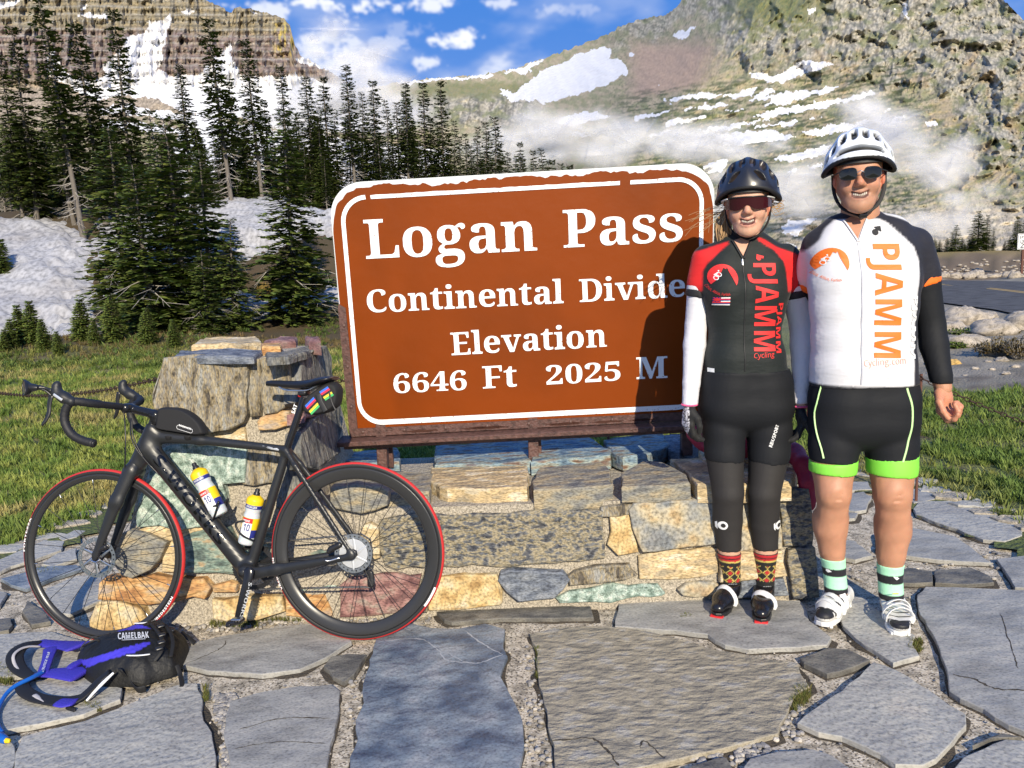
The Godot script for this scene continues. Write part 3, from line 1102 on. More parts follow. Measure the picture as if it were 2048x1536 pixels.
func mountains() -> void:
	var n1 := fnl(101, 0.012, 5)
	var n2 := fnl(102, 0.045, 4)
	var n3 := fnl(103, 0.16, 3)
	var nrd := fnl(104, 0.02, 4)
	nrd.fractal_type = FastNoiseLite.FRACTAL_RIDGED
	# --- the layered butte on the left ---
	var ridge := [-160, -70, 250, -50, 360, -22, 392, -8, 420, 4, 462, 26, 468, 15, 500, 16, 540, 28, 560, 34, 579, 46, 590, 92, 602, 112, 626, 124, 656, 142, 700, 166, 740, 188, 800, 215, 900, 300, 960, 400, 1000, 560]
	var dep := func(x: float, y: float, v: float) -> float:
		var cl := 1.0 - sstep(150, 185, y + 14.0 * n2.get_noise_1d(x))           # on the cliff: steep
		var apron := clampf((y - 160.0) / 300.0, -0.6, 1.2)
		var d := 1500.0 - 480.0 * apron
		d += cl * (7.0 * sin(y * 0.30 + 3.0 * n1.get_noise_1d(x)) - 60.0 * absf(nrd.get_noise_2d(x * 1.3, y * 0.3)) + 9.0 * n2.get_noise_2d(x * 1.6, y * 0.4) + 2.0 * n3.get_noise_2d(x, y * 0.5))
		d += (1.0 - cl) * 20.0 * n1.get_noise_2d(x * 0.7, y) + 4.0 * n2.get_noise_2d(x * 0.5, y) + 0.5 * n3.get_noise_2d(x, y)
		d += 130.0 * sstep(560, 640, x) + 160.0 * sstep(640, 800, x) - 50.0 * sstep(330, 300, x) * 0.0
		return d
	var shd := func(x: float, y: float, v: float) -> Color:
		var bed := sin(y * 0.55 + 5.0 * n1.get_noise_2d(x * 0.6, y)) * 0.5 + 0.5
		var a := n2.get_noise_2d(x * 1.3, y * 2.6)
		var b := n3.get_noise_2d(x * 1.2, y * 1.2)
		var c := Vector3(0.225, 0.185, 0.115).lerp(Vector3(0.15, 0.135, 0.095), bed * 0.7 + 0.4 * a)   # bedded tan and olive
		var cliff := sstep(52, 72, y + 22.0 * n1.get_noise_1d(x + 40) - (x - 300.0) * 0.02) * (1.0 - sstep(140, 190, y))
		var purple := Vector3(0.150, 0.100, 0.095).lerp(Vector3(0.215, 0.175, 0.15), sstep(-0.3, 0.3, a))
		c = c.lerp(purple, cliff * 0.85)
		var crack := sstep(0.10, 0.42, n2.get_noise_2d(x * 3.4, y * 0.45))
		c *= 1.0 - 0.45 * cliff * crack
		c *= 1.0 - 0.45 * sstep(0.12, 0.45, n3.get_noise_2d(x * 0.7, y * 2.4))
		var ledge := sstep(0.45, 0.95, sin(y * 0.62 + 2.5 * n1.get_noise_2d(x * 0.5, y) + 1.2 * a))
		c *= 1.0 - 0.42 * ledge * (1.0 - sstep(150, 190, y))
		c = c.lerp(Vector3(0.30, 0.29, 0.26), 0.5 * sstep(0.6, 1.0, sin(y * 0.43 + 1.7 + 2.0 * n1.get_noise_2d(x * 0.4, y + 90))) * (1.0 - sstep(120, 150, y)))
		var lich := sstep(540, 560, x) * (1.0 - sstep(592, 606, x)) * sstep(30, 50, y) * (1.0 - sstep(95, 125, y)) * sstep(0.0, 0.25, n2.get_noise_2d(x * 2.2, y * 0.8 + 30))
		c = c.lerp(Vector3(0.34, 0.27, 0.06), lich * 0.8)
		var scree := sstep(140, 180, y)
		c = c.lerp(Vector3(0.20, 0.165, 0.125) * (1.0 + 0.5 * b), scree)
		c = c.lerp(Vector3(0.12, 0.125, 0.05), sstep(225, 250, y) * sstep(-0.1, 0.2, a))
		c *= 1.0 + 0.45 * b
		c *= 1.4
		return Color(maxf(c.x, 0.012), maxf(c.y, 0.012), maxf(c.z, 0.012))
	var sl := [
		[345, 18, 342, 50, 330, 62, 334, 90, 320, 100, 328, 116, 318, 138, 345, 150, 395, 152, 428, 116, 452, 96, 464, 84, 467, 118, 478, 146, 520, 156, 590, 146, 640, 160, 700, 182, 760, 190, 800, 225, 800, 270, 700, 262, 600, 268, 520, 252, 480, 236, 430, 240, 370, 224, 300, 196, 250, 192, 190, 202, 95, 150, 92, 92, 108, 100, 130, 146, 180, 160, 212, 150, 208, 130, 226, 112, 246, 84, 262, 72, 286, 64, 298, 50, 280, 38, 302, 46, 326, 40],
		[-20, 4, 40, -4, 30, 14, 0, 20, -20, 20], [156, 12, 180, 13, 176, 20, 158, 19], [156, 26, 216, 27, 214, 37, 157, 35], [160, -2, 182, -2, 180, 4, 160, 3], [360, 22, 378, 17, 392, 24, 370, 30],
		[592, 116, 612, 108, 640, 124, 660, 140, 640, 137, 600, 128], [498, 19, 516, 22, 530, 29, 505, 26],
		[196, 212, 260, 208, 330, 222, 420, 236, 480, 250, 480, 262, 380, 250, 300, 232, 200, 232], [200, 238, 300, 246, 380, 262, 360, 270, 240, 258, 200, 254], [400, 232, 560, 262, 700, 280, 900, 300, 900, 480, 400, 480, 330, 300]]
	mountain("layered_mountain", -120, 990, 460, 250, ridge, 560, dep, shd, sl, "snowfield")
	# --- the long ridge and the big mountain on the right ---
	var ridge2 := [740, 176, 780, 168, 850, 158, 960, 150, 1030, 136, 1090, 116, 1150, 94, 1210, 71, 1245, 50, 1290, 36, 1330, 29, 1346, 22, 1362, 2, 1400, -40, 1480, -110, 1700, -190, 1900, -110, 1985, -30, 2010, 2, 2030, 22, 2060, 50, 2200, 130]
	var dep2 := func(x: float, y: float, v: float) -> float:
		var far := 1.0 - sstep(1080, 1480, x + (y - 100.0) * 0.9)
		var t := clampf((520.0 - y) / 520.0, 0.0, 1.3)
		var d := lerpf(430.0 + 820.0 * t, 1700.0 + 700.0 * pow(clampf((330.0 - y) / 200.0, 0.0, 1.2), 1.4), far)
		var crag := sstep(1360, 1500, x) * (1.0 - sstep(150, 210, y + (1750.0 - x) * 0.12)) 
		crag = maxf(crag, sstep(1880, 1960, x + 20.0 * n2.get_noise_1d(y)) * (1.0 - sstep(330, 420, y)))
		crag = maxf(crag, (1.0 - sstep(1040, 1110, x)) * sstep(186, 200, y) * (1.0 - sstep(240, 265, y)) * sstep(860, 900, x))
		d += (1.0 - crag) * (24.0 * n1.get_noise_2d(x * 0.7, y * 1.2) + 5.0 * n2.get_noise_2d(x * 0.6, y * 1.2) + 0.8 * n3.get_noise_2d(x, y))
		d += crag * (-60.0 * absf(nrd.get_noise_2d(x * 0.42 + y * 0.15, y * 0.40)) + 4.0 * n2.get_noise_2d(x * 1.3, y * 1.0) + 0.9 * n3.get_noise_2d(x, y * 0.8))
		d += 2.5 * sin(y * 0.42 + x * 0.05 + 4.0 * n1.get_noise_2d(x, y)) * sstep(170, 240, y) * sstep(1280, 1380, x) * (1.0 - crag)
		return d
	var shd2 := func(x: float, y: float, v: float) -> Color:
		var a := n2.get_noise_2d(x, y * 1.5)
		var b := n3.get_noise_2d(x, y)
		var e := n1.get_noise_2d(x, y)
		var c := Vector3(0.235, 0.20, 0.135).lerp(Vector3(0.17, 0.165, 0.095), sstep(-0.25, 0.25, a))       # tan slope
		# scree bowl under the ridge
		var bowl := sstep(1230, 1290, x) * (1.0 - sstep(1420, 1500, x + y * 0.3)) * sstep(60, 110, y) * (1.0 - sstep(160, 185, y + (x - 1400.0) * 0.2))
		c = c.lerp(Vector3(0.25, 0.175, 0.13), bowl * 0.9)
		# grey crags
		var crag := sstep(1350, 1430, x - y * 0.4 + 60.0 * e) * (1.0 - sstep(120, 195, y + (1720.0 - x) * 0.16 + 60.0 * e))
		crag = maxf(crag, sstep(1850, 1930, x + 60.0 * e + (y - 200.0) * -0.15) * (1.0 - sstep(300, 420, y)))
		var low_cliff := (1.0 - sstep(1050, 1110, x)) * sstep(180, 200, y + 16.0 * e) * (1.0 - sstep(236, 270, y))
		crag = maxf(crag, low_cliff)
		crag = maxf(crag, (1.0 - sstep(30, 50, y - line_y(ridge2, x) + 40.0 * e)) * sstep(1200, 1260, x) * 0.8)
		var gr := Vector3(0.215, 0.20, 0.165).lerp(Vector3(0.30, 0.275, 0.225), sstep(-0.2, 0.3, b))
		var su := x * 0.94 + y * 0.34
		var sv := y * 0.94 - x * 0.34
		gr = gr.lerp(Vector3(0.085, 0.088, 0.078), 0.8 * sstep(0.05, 0.30, n2.get_noise_2d(su * 0.7, sv * 2.0 + 70)))
		gr *= 1.0 - 0.5 * sstep(0.12, 0.34, n2.get_noise_2d(x * 2.4, y * 0.7 + 400))
		gr = gr.lerp(Vector3(0.10, 0.115, 0.045), 0.7 * sstep(0.05, 0.35, n1.get_noise_2d(x * 1.6, y * 2.4 + 700)))
		c = c.lerp(gr, clampf(crag, 0, 1) * 0.9)
		# turf and heath
		var veg := sstep(0.0, 0.3, n1.get_noise_2d(x * 1.4 + 90, y * 2.6) + 0.5 * a) * sstep(175, 250, y + 30.0 * e) * sstep(1120, 1200, x)
		veg = maxf(veg, sstep(1440, 1490, x + 40.0 * e) * (1.0 - sstep(1600, 1680, x + 40.0 * e)) * (1.0 - sstep(35, 75, y + 40.0 * a)))
		veg = maxf(veg, sstep(800, 850, x) * (1.0 - sstep(1040, 1110, x)) * sstep(160, 172, y) * (1.0 - sstep(185, 205, y)) * 0.7)
		c = c.lerp(Vector3(0.125, 0.125, 0.045).lerp(Vector3(0.05, 0.07, 0.025), sstep(-0.1, 0.3, b)), clampf(veg, 0, 1) * 0.85)
		var rust := sstep(0.1, 0.4, n1.get_noise_2d(x * 1.2, y * 1.2 + 300)) * sstep(1560, 1650, x) * sstep(60, 110, y) * (1.0 - sstep(330, 460, y))
		c = c.lerp(Vector3(0.27, 0.20, 0.12), rust * 0.5)
		var low := sstep(390, 430, y) * sstep(1500, 1600, x)
		c = c.lerp(Vector3(0.33, 0.285, 0.225) * (1.0 + 0.6 * a), low * 0.8)
		var band := sstep(0.02, 0.22, n2.get_noise_2d(x * 0.45 + y * 0.4, y * 2.6 + x * 0.35)) * sstep(150, 185, y + (x - 1400.0) * 0.12) * sstep(1180, 1300, x) * (1.0 - sstep(1820, 1900, x))
		c = c.lerp(Vector3(0.022, 0.036, 0.012), band * 0.8)
		# shrubs and holes
		c = c.lerp(Vector3(0.025, 0.035, 0.014), sstep(0.16, 0.40, n3.get_noise_2d(x * 0.9 + 11, y * 1.1)) * sstep(1150, 1250, x) * (1.0 - bowl) * (0.6 - 0.3 * clampf(crag, 0, 1)))
		c *= 1.0 + 0.28 * b
		c *= 1.4
		return Color(maxf(c.x, 0.012), maxf(c.y, 0.012), maxf(c.z, 0.012))
	var sr := [
		[995, 180, 1036, 182, 1050, 166, 1090, 140, 1112, 130, 1150, 110, 1182, 98, 1228, 97, 1216, 114, 1240, 120, 1258, 142, 1222, 166, 1196, 176, 1130, 198, 1095, 208, 1060, 200, 1020, 204],
		[790, 163, 985, 147, 988, 153, 890, 162, 800, 170], [1000, 146, 1088, 117, 1076, 127, 1052, 150, 1030, 145], [1344, 72, 1398, 48, 1382, 66, 1362, 80], [1614, 16, 1632, 14, 1626, 28, 1620, 26],
		[1774, 4, 1796, 24, 1800, 22], [1806, 4, 1812, 4, 1818, 40, 1810, 30], [1850, 242, 1870, 242, 1874, 254, 1858, 256], [1262, 104, 1272, 106, 1268, 118, 1260, 112]]
	for s in ["530,405,600,400,645,402,660,416,720,400,800,345,880,325,910,345,1030,335,960,370,900,392,800,412,740,450,640,452,590,432", "70,550,150,525,330,505,400,522,610,470,560,520,480,542,380,530,250,546", "565,545,720,510,900,490,1050,465,1000,500,860,530,740,572,610,582,680,548",
			"530,640,700,590,1000,550,1200,495,1260,510,1050,570,850,612,640,644", "120,610,300,570,450,570,400,592,280,597", "70,692,120,650,320,635,290,652,150,684", "190,728,450,680,700,640,640,662,420,712", "820,722,1000,680,1400,640,1380,662,1100,712,930,752,860,742",
			"0,792,300,730,640,712,820,752,560,792,300,806", "285,922,350,880,430,870,380,952,330,962", "640,862,800,830,1000,790,950,852,760,892", "860,912,950,890,940,924,880,930", "750,932,830,920,800,946,762,946", "730,1282,740,1190,790,1220,830,1200,930,1190,800,1292", "1320,488,1400,470,1350,486",
			"560,690,800,668,780,690,640,700", "-480,640,-300,600,-200,640,-420,690,-560,720", "-640,706,-400,720,-300,740,-640,760", "840,648,970,630,900,656", "-540,470,-460,420,-470,452", "640,470,690,500,560,560,540,556", "-100,640,120,600,60,630,-80,664", "100,560,140,550,120,570",
			"-20,480,150,445,60,470", "0,740,140,700,100,730,0,764", "400,600,520,590,500,606,420,612", "1260,600,1350,585,1330,600,1280,612", "1300,560,1350,556,1330,566", "680,680,800,655,790,668"]:
		var o := []
		var k := 0
		for f in s.split(","):
			o.append(float(f) / 2.738 + (1300.0 if k % 2 == 0 else 0.0))
			k += 1
		sr.append(o)
	mountain("rocky_mountain", 720, 2180, 700, 280, ridge2, 545, dep2, shd2, sr, "snow_patches")

# Banks of drifting mist: each a crowd of soft translucent puffs through a real volume of air.
func mist() -> void:
	var banks := [
		# x, y, half width, half height (pixels), distance, puffs, puff size (pixels)
		[1130, 262, 150, 22, 700, 70, 34], [1300, 268, 170, 22, 600, 80, 34], [1030, 290, 100, 26, 640, 40, 34], [1470, 300, 120, 16, 520, 46, 26], [1200, 310, 170, 18, 560, 60, 30],
		[1770, 300, 100, 60, 470, 90, 36], [1890, 345, 75, 60, 440, 64, 34], [1740, 220, 70, 26, 560, 34, 26], [1590, 380, 80, 50, 450, 46, 34], [1890, 440, 70, 40, 430, 40, 32], [1470, 410, 90, 44, 450, 36, 34],
		[700, 205, 90, 46, 900, 70, 36], [745, 140, 40, 50, 1150, 34, 30], [655, 90, 28, 62, 1300, 26, 28], [600, 235, 100, 22, 860, 40, 30], [800, 225, 60, 46, 800, 46, 34]]
	rng.seed = 99
	var puff := MB.new()
	for k in 3:
		var u := [Vector3.RIGHT, Vector3.UP, Vector3.BACK][k] as Vector3
		var w := [Vector3.UP, Vector3.BACK, Vector3.RIGHT][k] as Vector3
		puff.quad_p(-u - w, u - w, u + w, -u + w)
	var pm := puff.mesh(true, false, true)
	for b in banks:
		var xf := []
		for k in maxi(6, b[5] / 5):
			var x: float = b[0] + rng.randfn(0, 0.5) * b[2]
			var y: float = b[1] + rng.randfn(0, 0.5) * b[3]
			var d: float = b[4] * rr(0.9, 1.1)
			var s: float = b[6] * rr(0.8, 1.9) / F * d
			xf.append(Transform3D(Basis.from_euler(Vector3(rr(0, 6), rr(0, 6), rr(0, 6))).scaled(Vector3(s * 1.5, s * 0.8, s)), CAM + ray(x, y) * d))
		scatter("mist_bank", pm, M.mist, xf, [], "thin bank of drifting mist in front of the mountainside", "mist")
# ---------- firs ----------
# One subalpine fir: tapered trunk, whorls of drooping branches set with needle sprays, bare dead twigs below.
func fir(seed_: int, h: float, bare: float, r: float, spread: float, dead: int, tone: float, fine := 1.0) -> Array:
	var g := RandomNumberGenerator.new()
	g.seed = seed_
	var wood := MB.new()
	var crown := MB.new()
	var snag := MB.new()
	var bend := Vector3(g.randf_range(-1, 1), 0, g.randf_range(-1, 1)) * 0.02 * h
	var axis := func(t: float) -> Vector3: return Vector3(0, t * h, 0) + bend * sin(t * 2.6) + bend * 0.4 * sin(t * 9.0)
	var pts := []
	var rad := []
	for i in 11:
		var t := i / 10.0
		pts.append(axis.call(t))
		rad.append((0.009 * h + 0.015) * pow(1.0 - t, 0.8) + 0.008 + (0.02 if i == 0 else 0.0))
	tube(wood, pts, rad, null, 7)
	var t := bare
	while t < 0.99:
		var k := (t - bare) / (1.0 - bare)
		var prof := pow(1.0 - k, 0.75) * sstep(-0.18, 0.22, k)
		prof *= 0.75 + 0.35 * g.randf()
		var nb := 6 + g.randi() % 3
		var ph := g.randf() * TAU
		for b in nb:
			if g.randf() > spread:
				continue
			var az := ph + TAU * (b + g.randf_range(-0.25, 0.25)) / nb
			var len := (r * prof + 0.05 * h * 0.3 + 0.03) * g.randf_range(0.6, 1.15)
			var out := Vector3(cos(az), 0, sin(az))
			var o: Vector3 = axis.call(clampf(t + g.randf_range(-0.01, 0.01), 0, 1))
			var droop := lerpf(0.05, -0.55, pow(1.0 - k, 0.7)) + g.randf_range(-0.18, 0.14) + (0.75 if k > 0.93 else 0.0)
			var p1 := o + (out + Vector3(0, droop, 0)) * len * 0.55
			var p2 := o + (out * 1.0 + Vector3(0, droop * 0.9 + 0.12, 0)) * len
			var sd := out.cross(Vector3.UP)
			var tw := maxi(3, int(len / (0.085 * fine)))
			crown.col = Color(0.05, 0.04, 0.03)
			var i0 := crown.add(o + Vector3(0, 0.012, 0)); crown.add(o - Vector3(0, 0.012, 0)); crown.add(p2)
			crown.tri(i0, i0 + 1, i0 + 2)
			for s in tw:
				var f := (s + 0.7) / tw
				var c := o.lerp(p1, f * 2.0) if f < 0.5 else p1.lerp(p2, f * 2.0 - 1.0)
				for sg in [-1.0, 1.0]:
					var tl := (0.13 * fine + 0.34 * len * (1.0 - f) * 0.9) * g.randf_range(0.6, 1.2)
					if f < 0.2:
						tl *= 0.5
					var dir: Vector3 = (out * g.randf_range(0.55, 0.95) + sd * sg * g.randf_range(0.5, 1.0) + Vector3(0, g.randf_range(-0.30, 0.22), 0)).normalized()
					var wd := dir.cross(Vector3(g.randf_range(-0.5, 0.5), 1, g.randf_range(-0.5, 0.5))).normalized() * tl * g.randf_range(0.22, 0.40)
					var e := c + dir * tl
					var m := c + dir * tl * 0.5
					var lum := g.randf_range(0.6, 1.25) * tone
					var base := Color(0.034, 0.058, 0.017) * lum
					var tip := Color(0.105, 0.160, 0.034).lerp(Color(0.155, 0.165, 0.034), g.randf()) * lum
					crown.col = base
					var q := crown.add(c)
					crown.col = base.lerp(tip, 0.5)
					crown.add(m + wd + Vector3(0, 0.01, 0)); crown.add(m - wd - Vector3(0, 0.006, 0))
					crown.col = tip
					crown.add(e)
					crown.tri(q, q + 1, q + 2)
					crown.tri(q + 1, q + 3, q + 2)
			# the leading shoot of the branch
		t += g.randf_range(0.75, 1.25) * (0.019 + 0.008 * k) * 6.0 / maxf(h, 3.0) * fine
	for i in dead:
		var tt := g.randf_range(0.06, maxf(bare, 0.35))
		var az := g.randf() * TAU
		var o: Vector3 = axis.call(tt)
		var len := r * g.randf_range(0.4, 1.0)
		var d := Vector3(cos(az), g.randf_range(-0.5, 0.1), sin(az))
		var mid := o + d * len * 0.5 + Vector3(0, g.randf_range(-0.08, 0.02), 0)
		var e := o + d * len + Vector3(0, g.randf_range(-0.25, 0.05) * len, 0)
		tube(snag, [o, mid, e], [0.016, 0.010, 0.004], null, 4)
		for k in 3:
			var s := mid.lerp(e, k * 0.3)
			tube(snag, [s, s + (d + Vector3(g.randf_range(-1, 1), g.randf_range(-0.8, 0.3), g.randf_range(-1, 1))) * len * 0.3], [0.007, 0.003], null, 3)
	return [wood.mesh(), crown.mesh(false, true), snag.mesh() if dead > 0 else null, h]

var firs := []
func plant(kind: int, label: String, pos: Vector3, h: float, lean: Vector2, group := "", nm := "fir_tree") -> Node3D:
	var f: Array = firs[kind]
	var o := thing(nm, label, "tree", pos, group)
	part(o, "trunk", f[0], M.bark, true)
	part(o, "crown", f[1], M.needles, true)
	if f[2]:
		part(o, "dead_branches", f[2], M.dead_wood, true)
	var s: float = h / f[3]
	var up := Vector3(lean.x, 1, lean.y).normalized()
	var x := up.cross(Vector3(0, 0, 1).rotated(Vector3.UP, rr(0, TAU))).normalized()
	var w := s * rr(0.9, 1.12)
	o.basis = Basis(x * w, up * s, x.cross(up) * w)
	return o

func trees() -> void:
	firs = [
		fir(1, 7.0, 0.34, 0.78, 0.95, 26, 0.85),   # 0 tall with a bare lower trunk
		fir(2, 6.5, 0.12, 0.85, 0.97, 12, 0.8),    # 1 tall dense column
		fir(3, 5.0, 0.02, 1.25, 1.0, 10, 1.25, 0.85),     # 2 broad, branched to the ground
		fir(4, 5.5, 0.22, 1.05, 0.7, 46, 1.0),     # 3 half dead, bare branches
		fir(5, 1.1, 0.03, 0.36, 1.0, 0, 1.5, 0.42),      # 4 sapling
		fir(6, 6.5, 0.20, 0.70, 0.85, 18, 0.75),   # 5 slim ragged
		fir(7, 4.2, 0.01, 1.15, 0.85, 16, 1.35, 0.8),      # 6 broad and open
	]
	# top x, top y, depth, kind, slant of the trunk (pixels at the top), label
	var list := [
		[75, -18, 29, 0, -46, "tallest fir of the left edge, its top out of frame, trunk slanting left"], [221, 18, 30.5, 1, -14, "dense spire fir standing in front of the wide snow gully of the butte"],
		[141, 46, 30, 1, -34, "dark fir leaning left with a bare pale trunk under its crown"], [412, 34, 32, 0, -26, "tall thin fir with long bare trunk below the butte cliff"],
		[488, 80, 33, 0, -16, "tall fir with bare trunk and dead roots below the butte's right shoulder"], [358, 127, 34, 0, -8, "short-crowned fir before the snow apron of the butte"],
		[557, 132, 34, 1, -10, "narrow fir standing above the broad fir beside the sign"], [691, 131, 38, 0, -8, "tallest fir above the left top corner of the sign"],
		[25, 55, 31, 1, -10, "dark fir at the left edge behind the slanting tall one"], [0, 110, 31, 1, -12, "dark fir cut by the left edge of the view"],
		[300, 222, 26, 3, -40, "half dead fir with leaning grey trunk behind the front firs"], [60, 262, 31.5, 2, 0, "bushy broad fir at the left above the snowbank"],
		[215, 262, 22.5, 2, -8, "broad fir right of the big snowbank, behind the front pair"], [325, 240, 21.4, 2, -18, "large front fir right of the snowbank, branched to the ground"],
		[570, 228, 22.6, 2, 4, "broad dark fir beside the left edge of the sign"], [262, 330, 20.6, 6, -16, "open front fir with bare grey trunk on the snow edge"],
		[400, 500, 20.2, 6, -4, "low young fir right of the large front fir"], [462, 436, 21.5, 6, 10, "low ragged fir with spiky twigs on the snow"],
		[455, 165, 37, 1, 0, "slim fir between the two bare-trunked firs"], [613, 150, 37, 0, -6, "bare-trunked fir just left above the sign"], [648, 154, 38, 1, -3, "dense fir beside the tallest one above the sign corner"],
		[882, 162, 50, 1, 0, "tall dark fir at the right end of the high tree row"], [844, 166, 50, 1, 0, "dark spire fir second from the right end of the high tree row"],
		[742, 160, 43, 1, 0, "slender spire fir right of the tallest one above the sign"], [110, 120, 31, 5, -8, "ragged slim fir near the left edge, behind the leaning ones"],
		[180, 150, 31, 5, -20, "ragged slim fir left of the spire at the snow gully"], [395, 300, 25, 6, -4, "mid-sized open fir below the bare-trunked fir"],
		[1960, 423, 46, 2, 0, "tall fir pair's taller tree on the bank across the road"], [1975, 430, 46.5, 1, 0, "slightly lower fir touching the taller one across the road"], [1912, 450, 46, 6, 0, "thin sparse fir across the road beside the man's shoulder"],
		[1990, 458, 46, 5, 0, "small fir right of the tall pair across the road"], [2036, 436, 45, 2, 0, "dark fir behind the speed limit sign"], [2058, 420, 45, 1, 0, "dark fir right behind the speed limit sign, cut by the frame"]]
	for q in list:
		var top := at(q[0], q[1], -q[2])
		var foot := at(q[0] - q[4], q[1], -q[2])
		foot.y = th(foot.x, foot.z) - 0.05
		var h := (top - foot).length()
		var o := plant(q[3], q[5], foot, h, Vector2((top.x - foot.x) / (top.y - foot.y), rr(-0.03, 0.03)))
		if q[1] > 230 and q[2] < 30:
			o.scale = o.scale * Vector3(1.15, 1, 1.15)
		elif q[0] > 1800:
			o.scale = o.scale * Vector3(1.5, 1, 1.5)
	var row := [[530, 205, 37], [590, 228, 38], [714, 187, 43], [773, 201, 46], [794, 207, 48], [807, 166, 47], [819, 183, 49], [902, 242, 53], [919, 275, 56], [933, 267, 58], [950, 256, 60], [964, 246, 62], [985, 236, 62], [1005, 289, 70], [1015, 303, 70], [1040, 285, 74],
		[1050, 314, 80], [1064, 301, 82], [1079, 299, 84], [1093, 320, 88], [1103, 320, 90], [1122, 329, 95], [1137, 330, 98], [630, 232, 40], [672, 226, 41], [700, 235, 42], [728, 232, 44], [756, 236, 46], [785, 246, 48], [826, 240, 50], [858, 236, 52], [872, 250, 53], [945, 290, 62], [975, 292, 66], [1030, 312, 76], [640, 262, 36], [720, 268, 40], [835, 285, 46], [895, 285, 50], [765, 280, 42], [1000, 318, 66], [960, 310, 60]]
	for q in row:
		var top := at(q[0] + rr(-2, 2), q[1], -q[2])
		var foot := Vector3(top.x, th(top.x, top.z) - 0.05, top.z)
		var kd: int = [1, 5, 0][rng.randi() % 3]
		var zone := "above the left corner of the sign" if q[0] < 690 else ("just right of the tallest spire above the sign" if q[0] < 780 else ("above the middle of the sign" if q[0] < 900 else ("on the falling right end of the row" if q[0] < 1010 else "in the low far tip of the row")))
		plant(kd, ["bare-stemmed fir ", "dense narrow fir ", "", "", "", "ragged thin fir "][kd] + zone, foot, top.y - foot.y, Vector2(rr(-0.05, 0.03), 0), "firs in the row behind the sign")
	for i in 64:
		var x := rr(-60, 660)
		var top := at(x, rr(225, 330), -rr(33, 39))
		var foot := Vector3(top.x, th(top.x, top.z) - 0.05, top.z)
		var kd: int = [1, 5, 3, 2][rng.randi() % 4]
		var zone := "near the left edge behind the snowbank" if x < 130 else ("left of the snow gully spire" if x < 270 else ("between the snow gully spire and the bare trunks" if x < 420 else ("behind the bare-trunked pair" if x < 540 else "behind the broad fir beside the sign")))
		plant(kd, ["", "dense dark fir ", "broad dark fir ", "half dead fir ", "", "slim ragged fir "][kd] + zone, foot, top.y - foot.y, Vector2(rr(-0.08, 0.04), 0), "firs filling the stand on the rise")
	for q in [[45, 612, 690], [68, 604, 688], [22, 640, 700], [165, 600, 682], [228, 592, 684], [296, 618, 690], [62, 538, 566], [475, 598, 640], [500, 618, 640], [545, 618, 638], [10, 660, 705], [90, 640, 700], [190, 640, 690], [350, 640, 694], [118, 664, 712], [5, 480, 570], [410, 640, 668]]:
		var foot := tp(q[0], q[2])
		var top := at(q[0], q[1], foot.z)
		plant(4, "fir sapling " + ("at the left edge of the meadow" if q[0] < 60 else ("below the big snowbank" if q[0] < 150 else ("under the large front fir" if q[0] < 380 else "on the snow tongue left of the sign"))), foot, maxf(top.y - foot.y, 0.2), Vector2(rr(-0.06, 0.06), 0), "fir saplings along the meadow edge", "fir_sapling")
	for q in [[1895, 476, 47], [1905, 480, 47], [1925, 476, 47], [1940, 480, 47], [1945, 470, 48], [2010, 482, 46], [2020, 476, 46], [1880, 482, 47], [1870, 478, 48], [1985, 486, 46], [1952, 486, 45.5], [1930, 488, 45.5]]:
		var top := at(q[0], q[1], -q[2])
		var foot := Vector3(top.x, th(top.x, top.z) - 0.05, top.z)
		plant([2, 2, 6][rng.randi() % 3], "low young fir at the foot of the trees across the road", foot, maxf(top.y - foot.y, 0.5), Vector2.ZERO, "low firs across the road").scale *= Vector3(1.5, 1, 1.5)

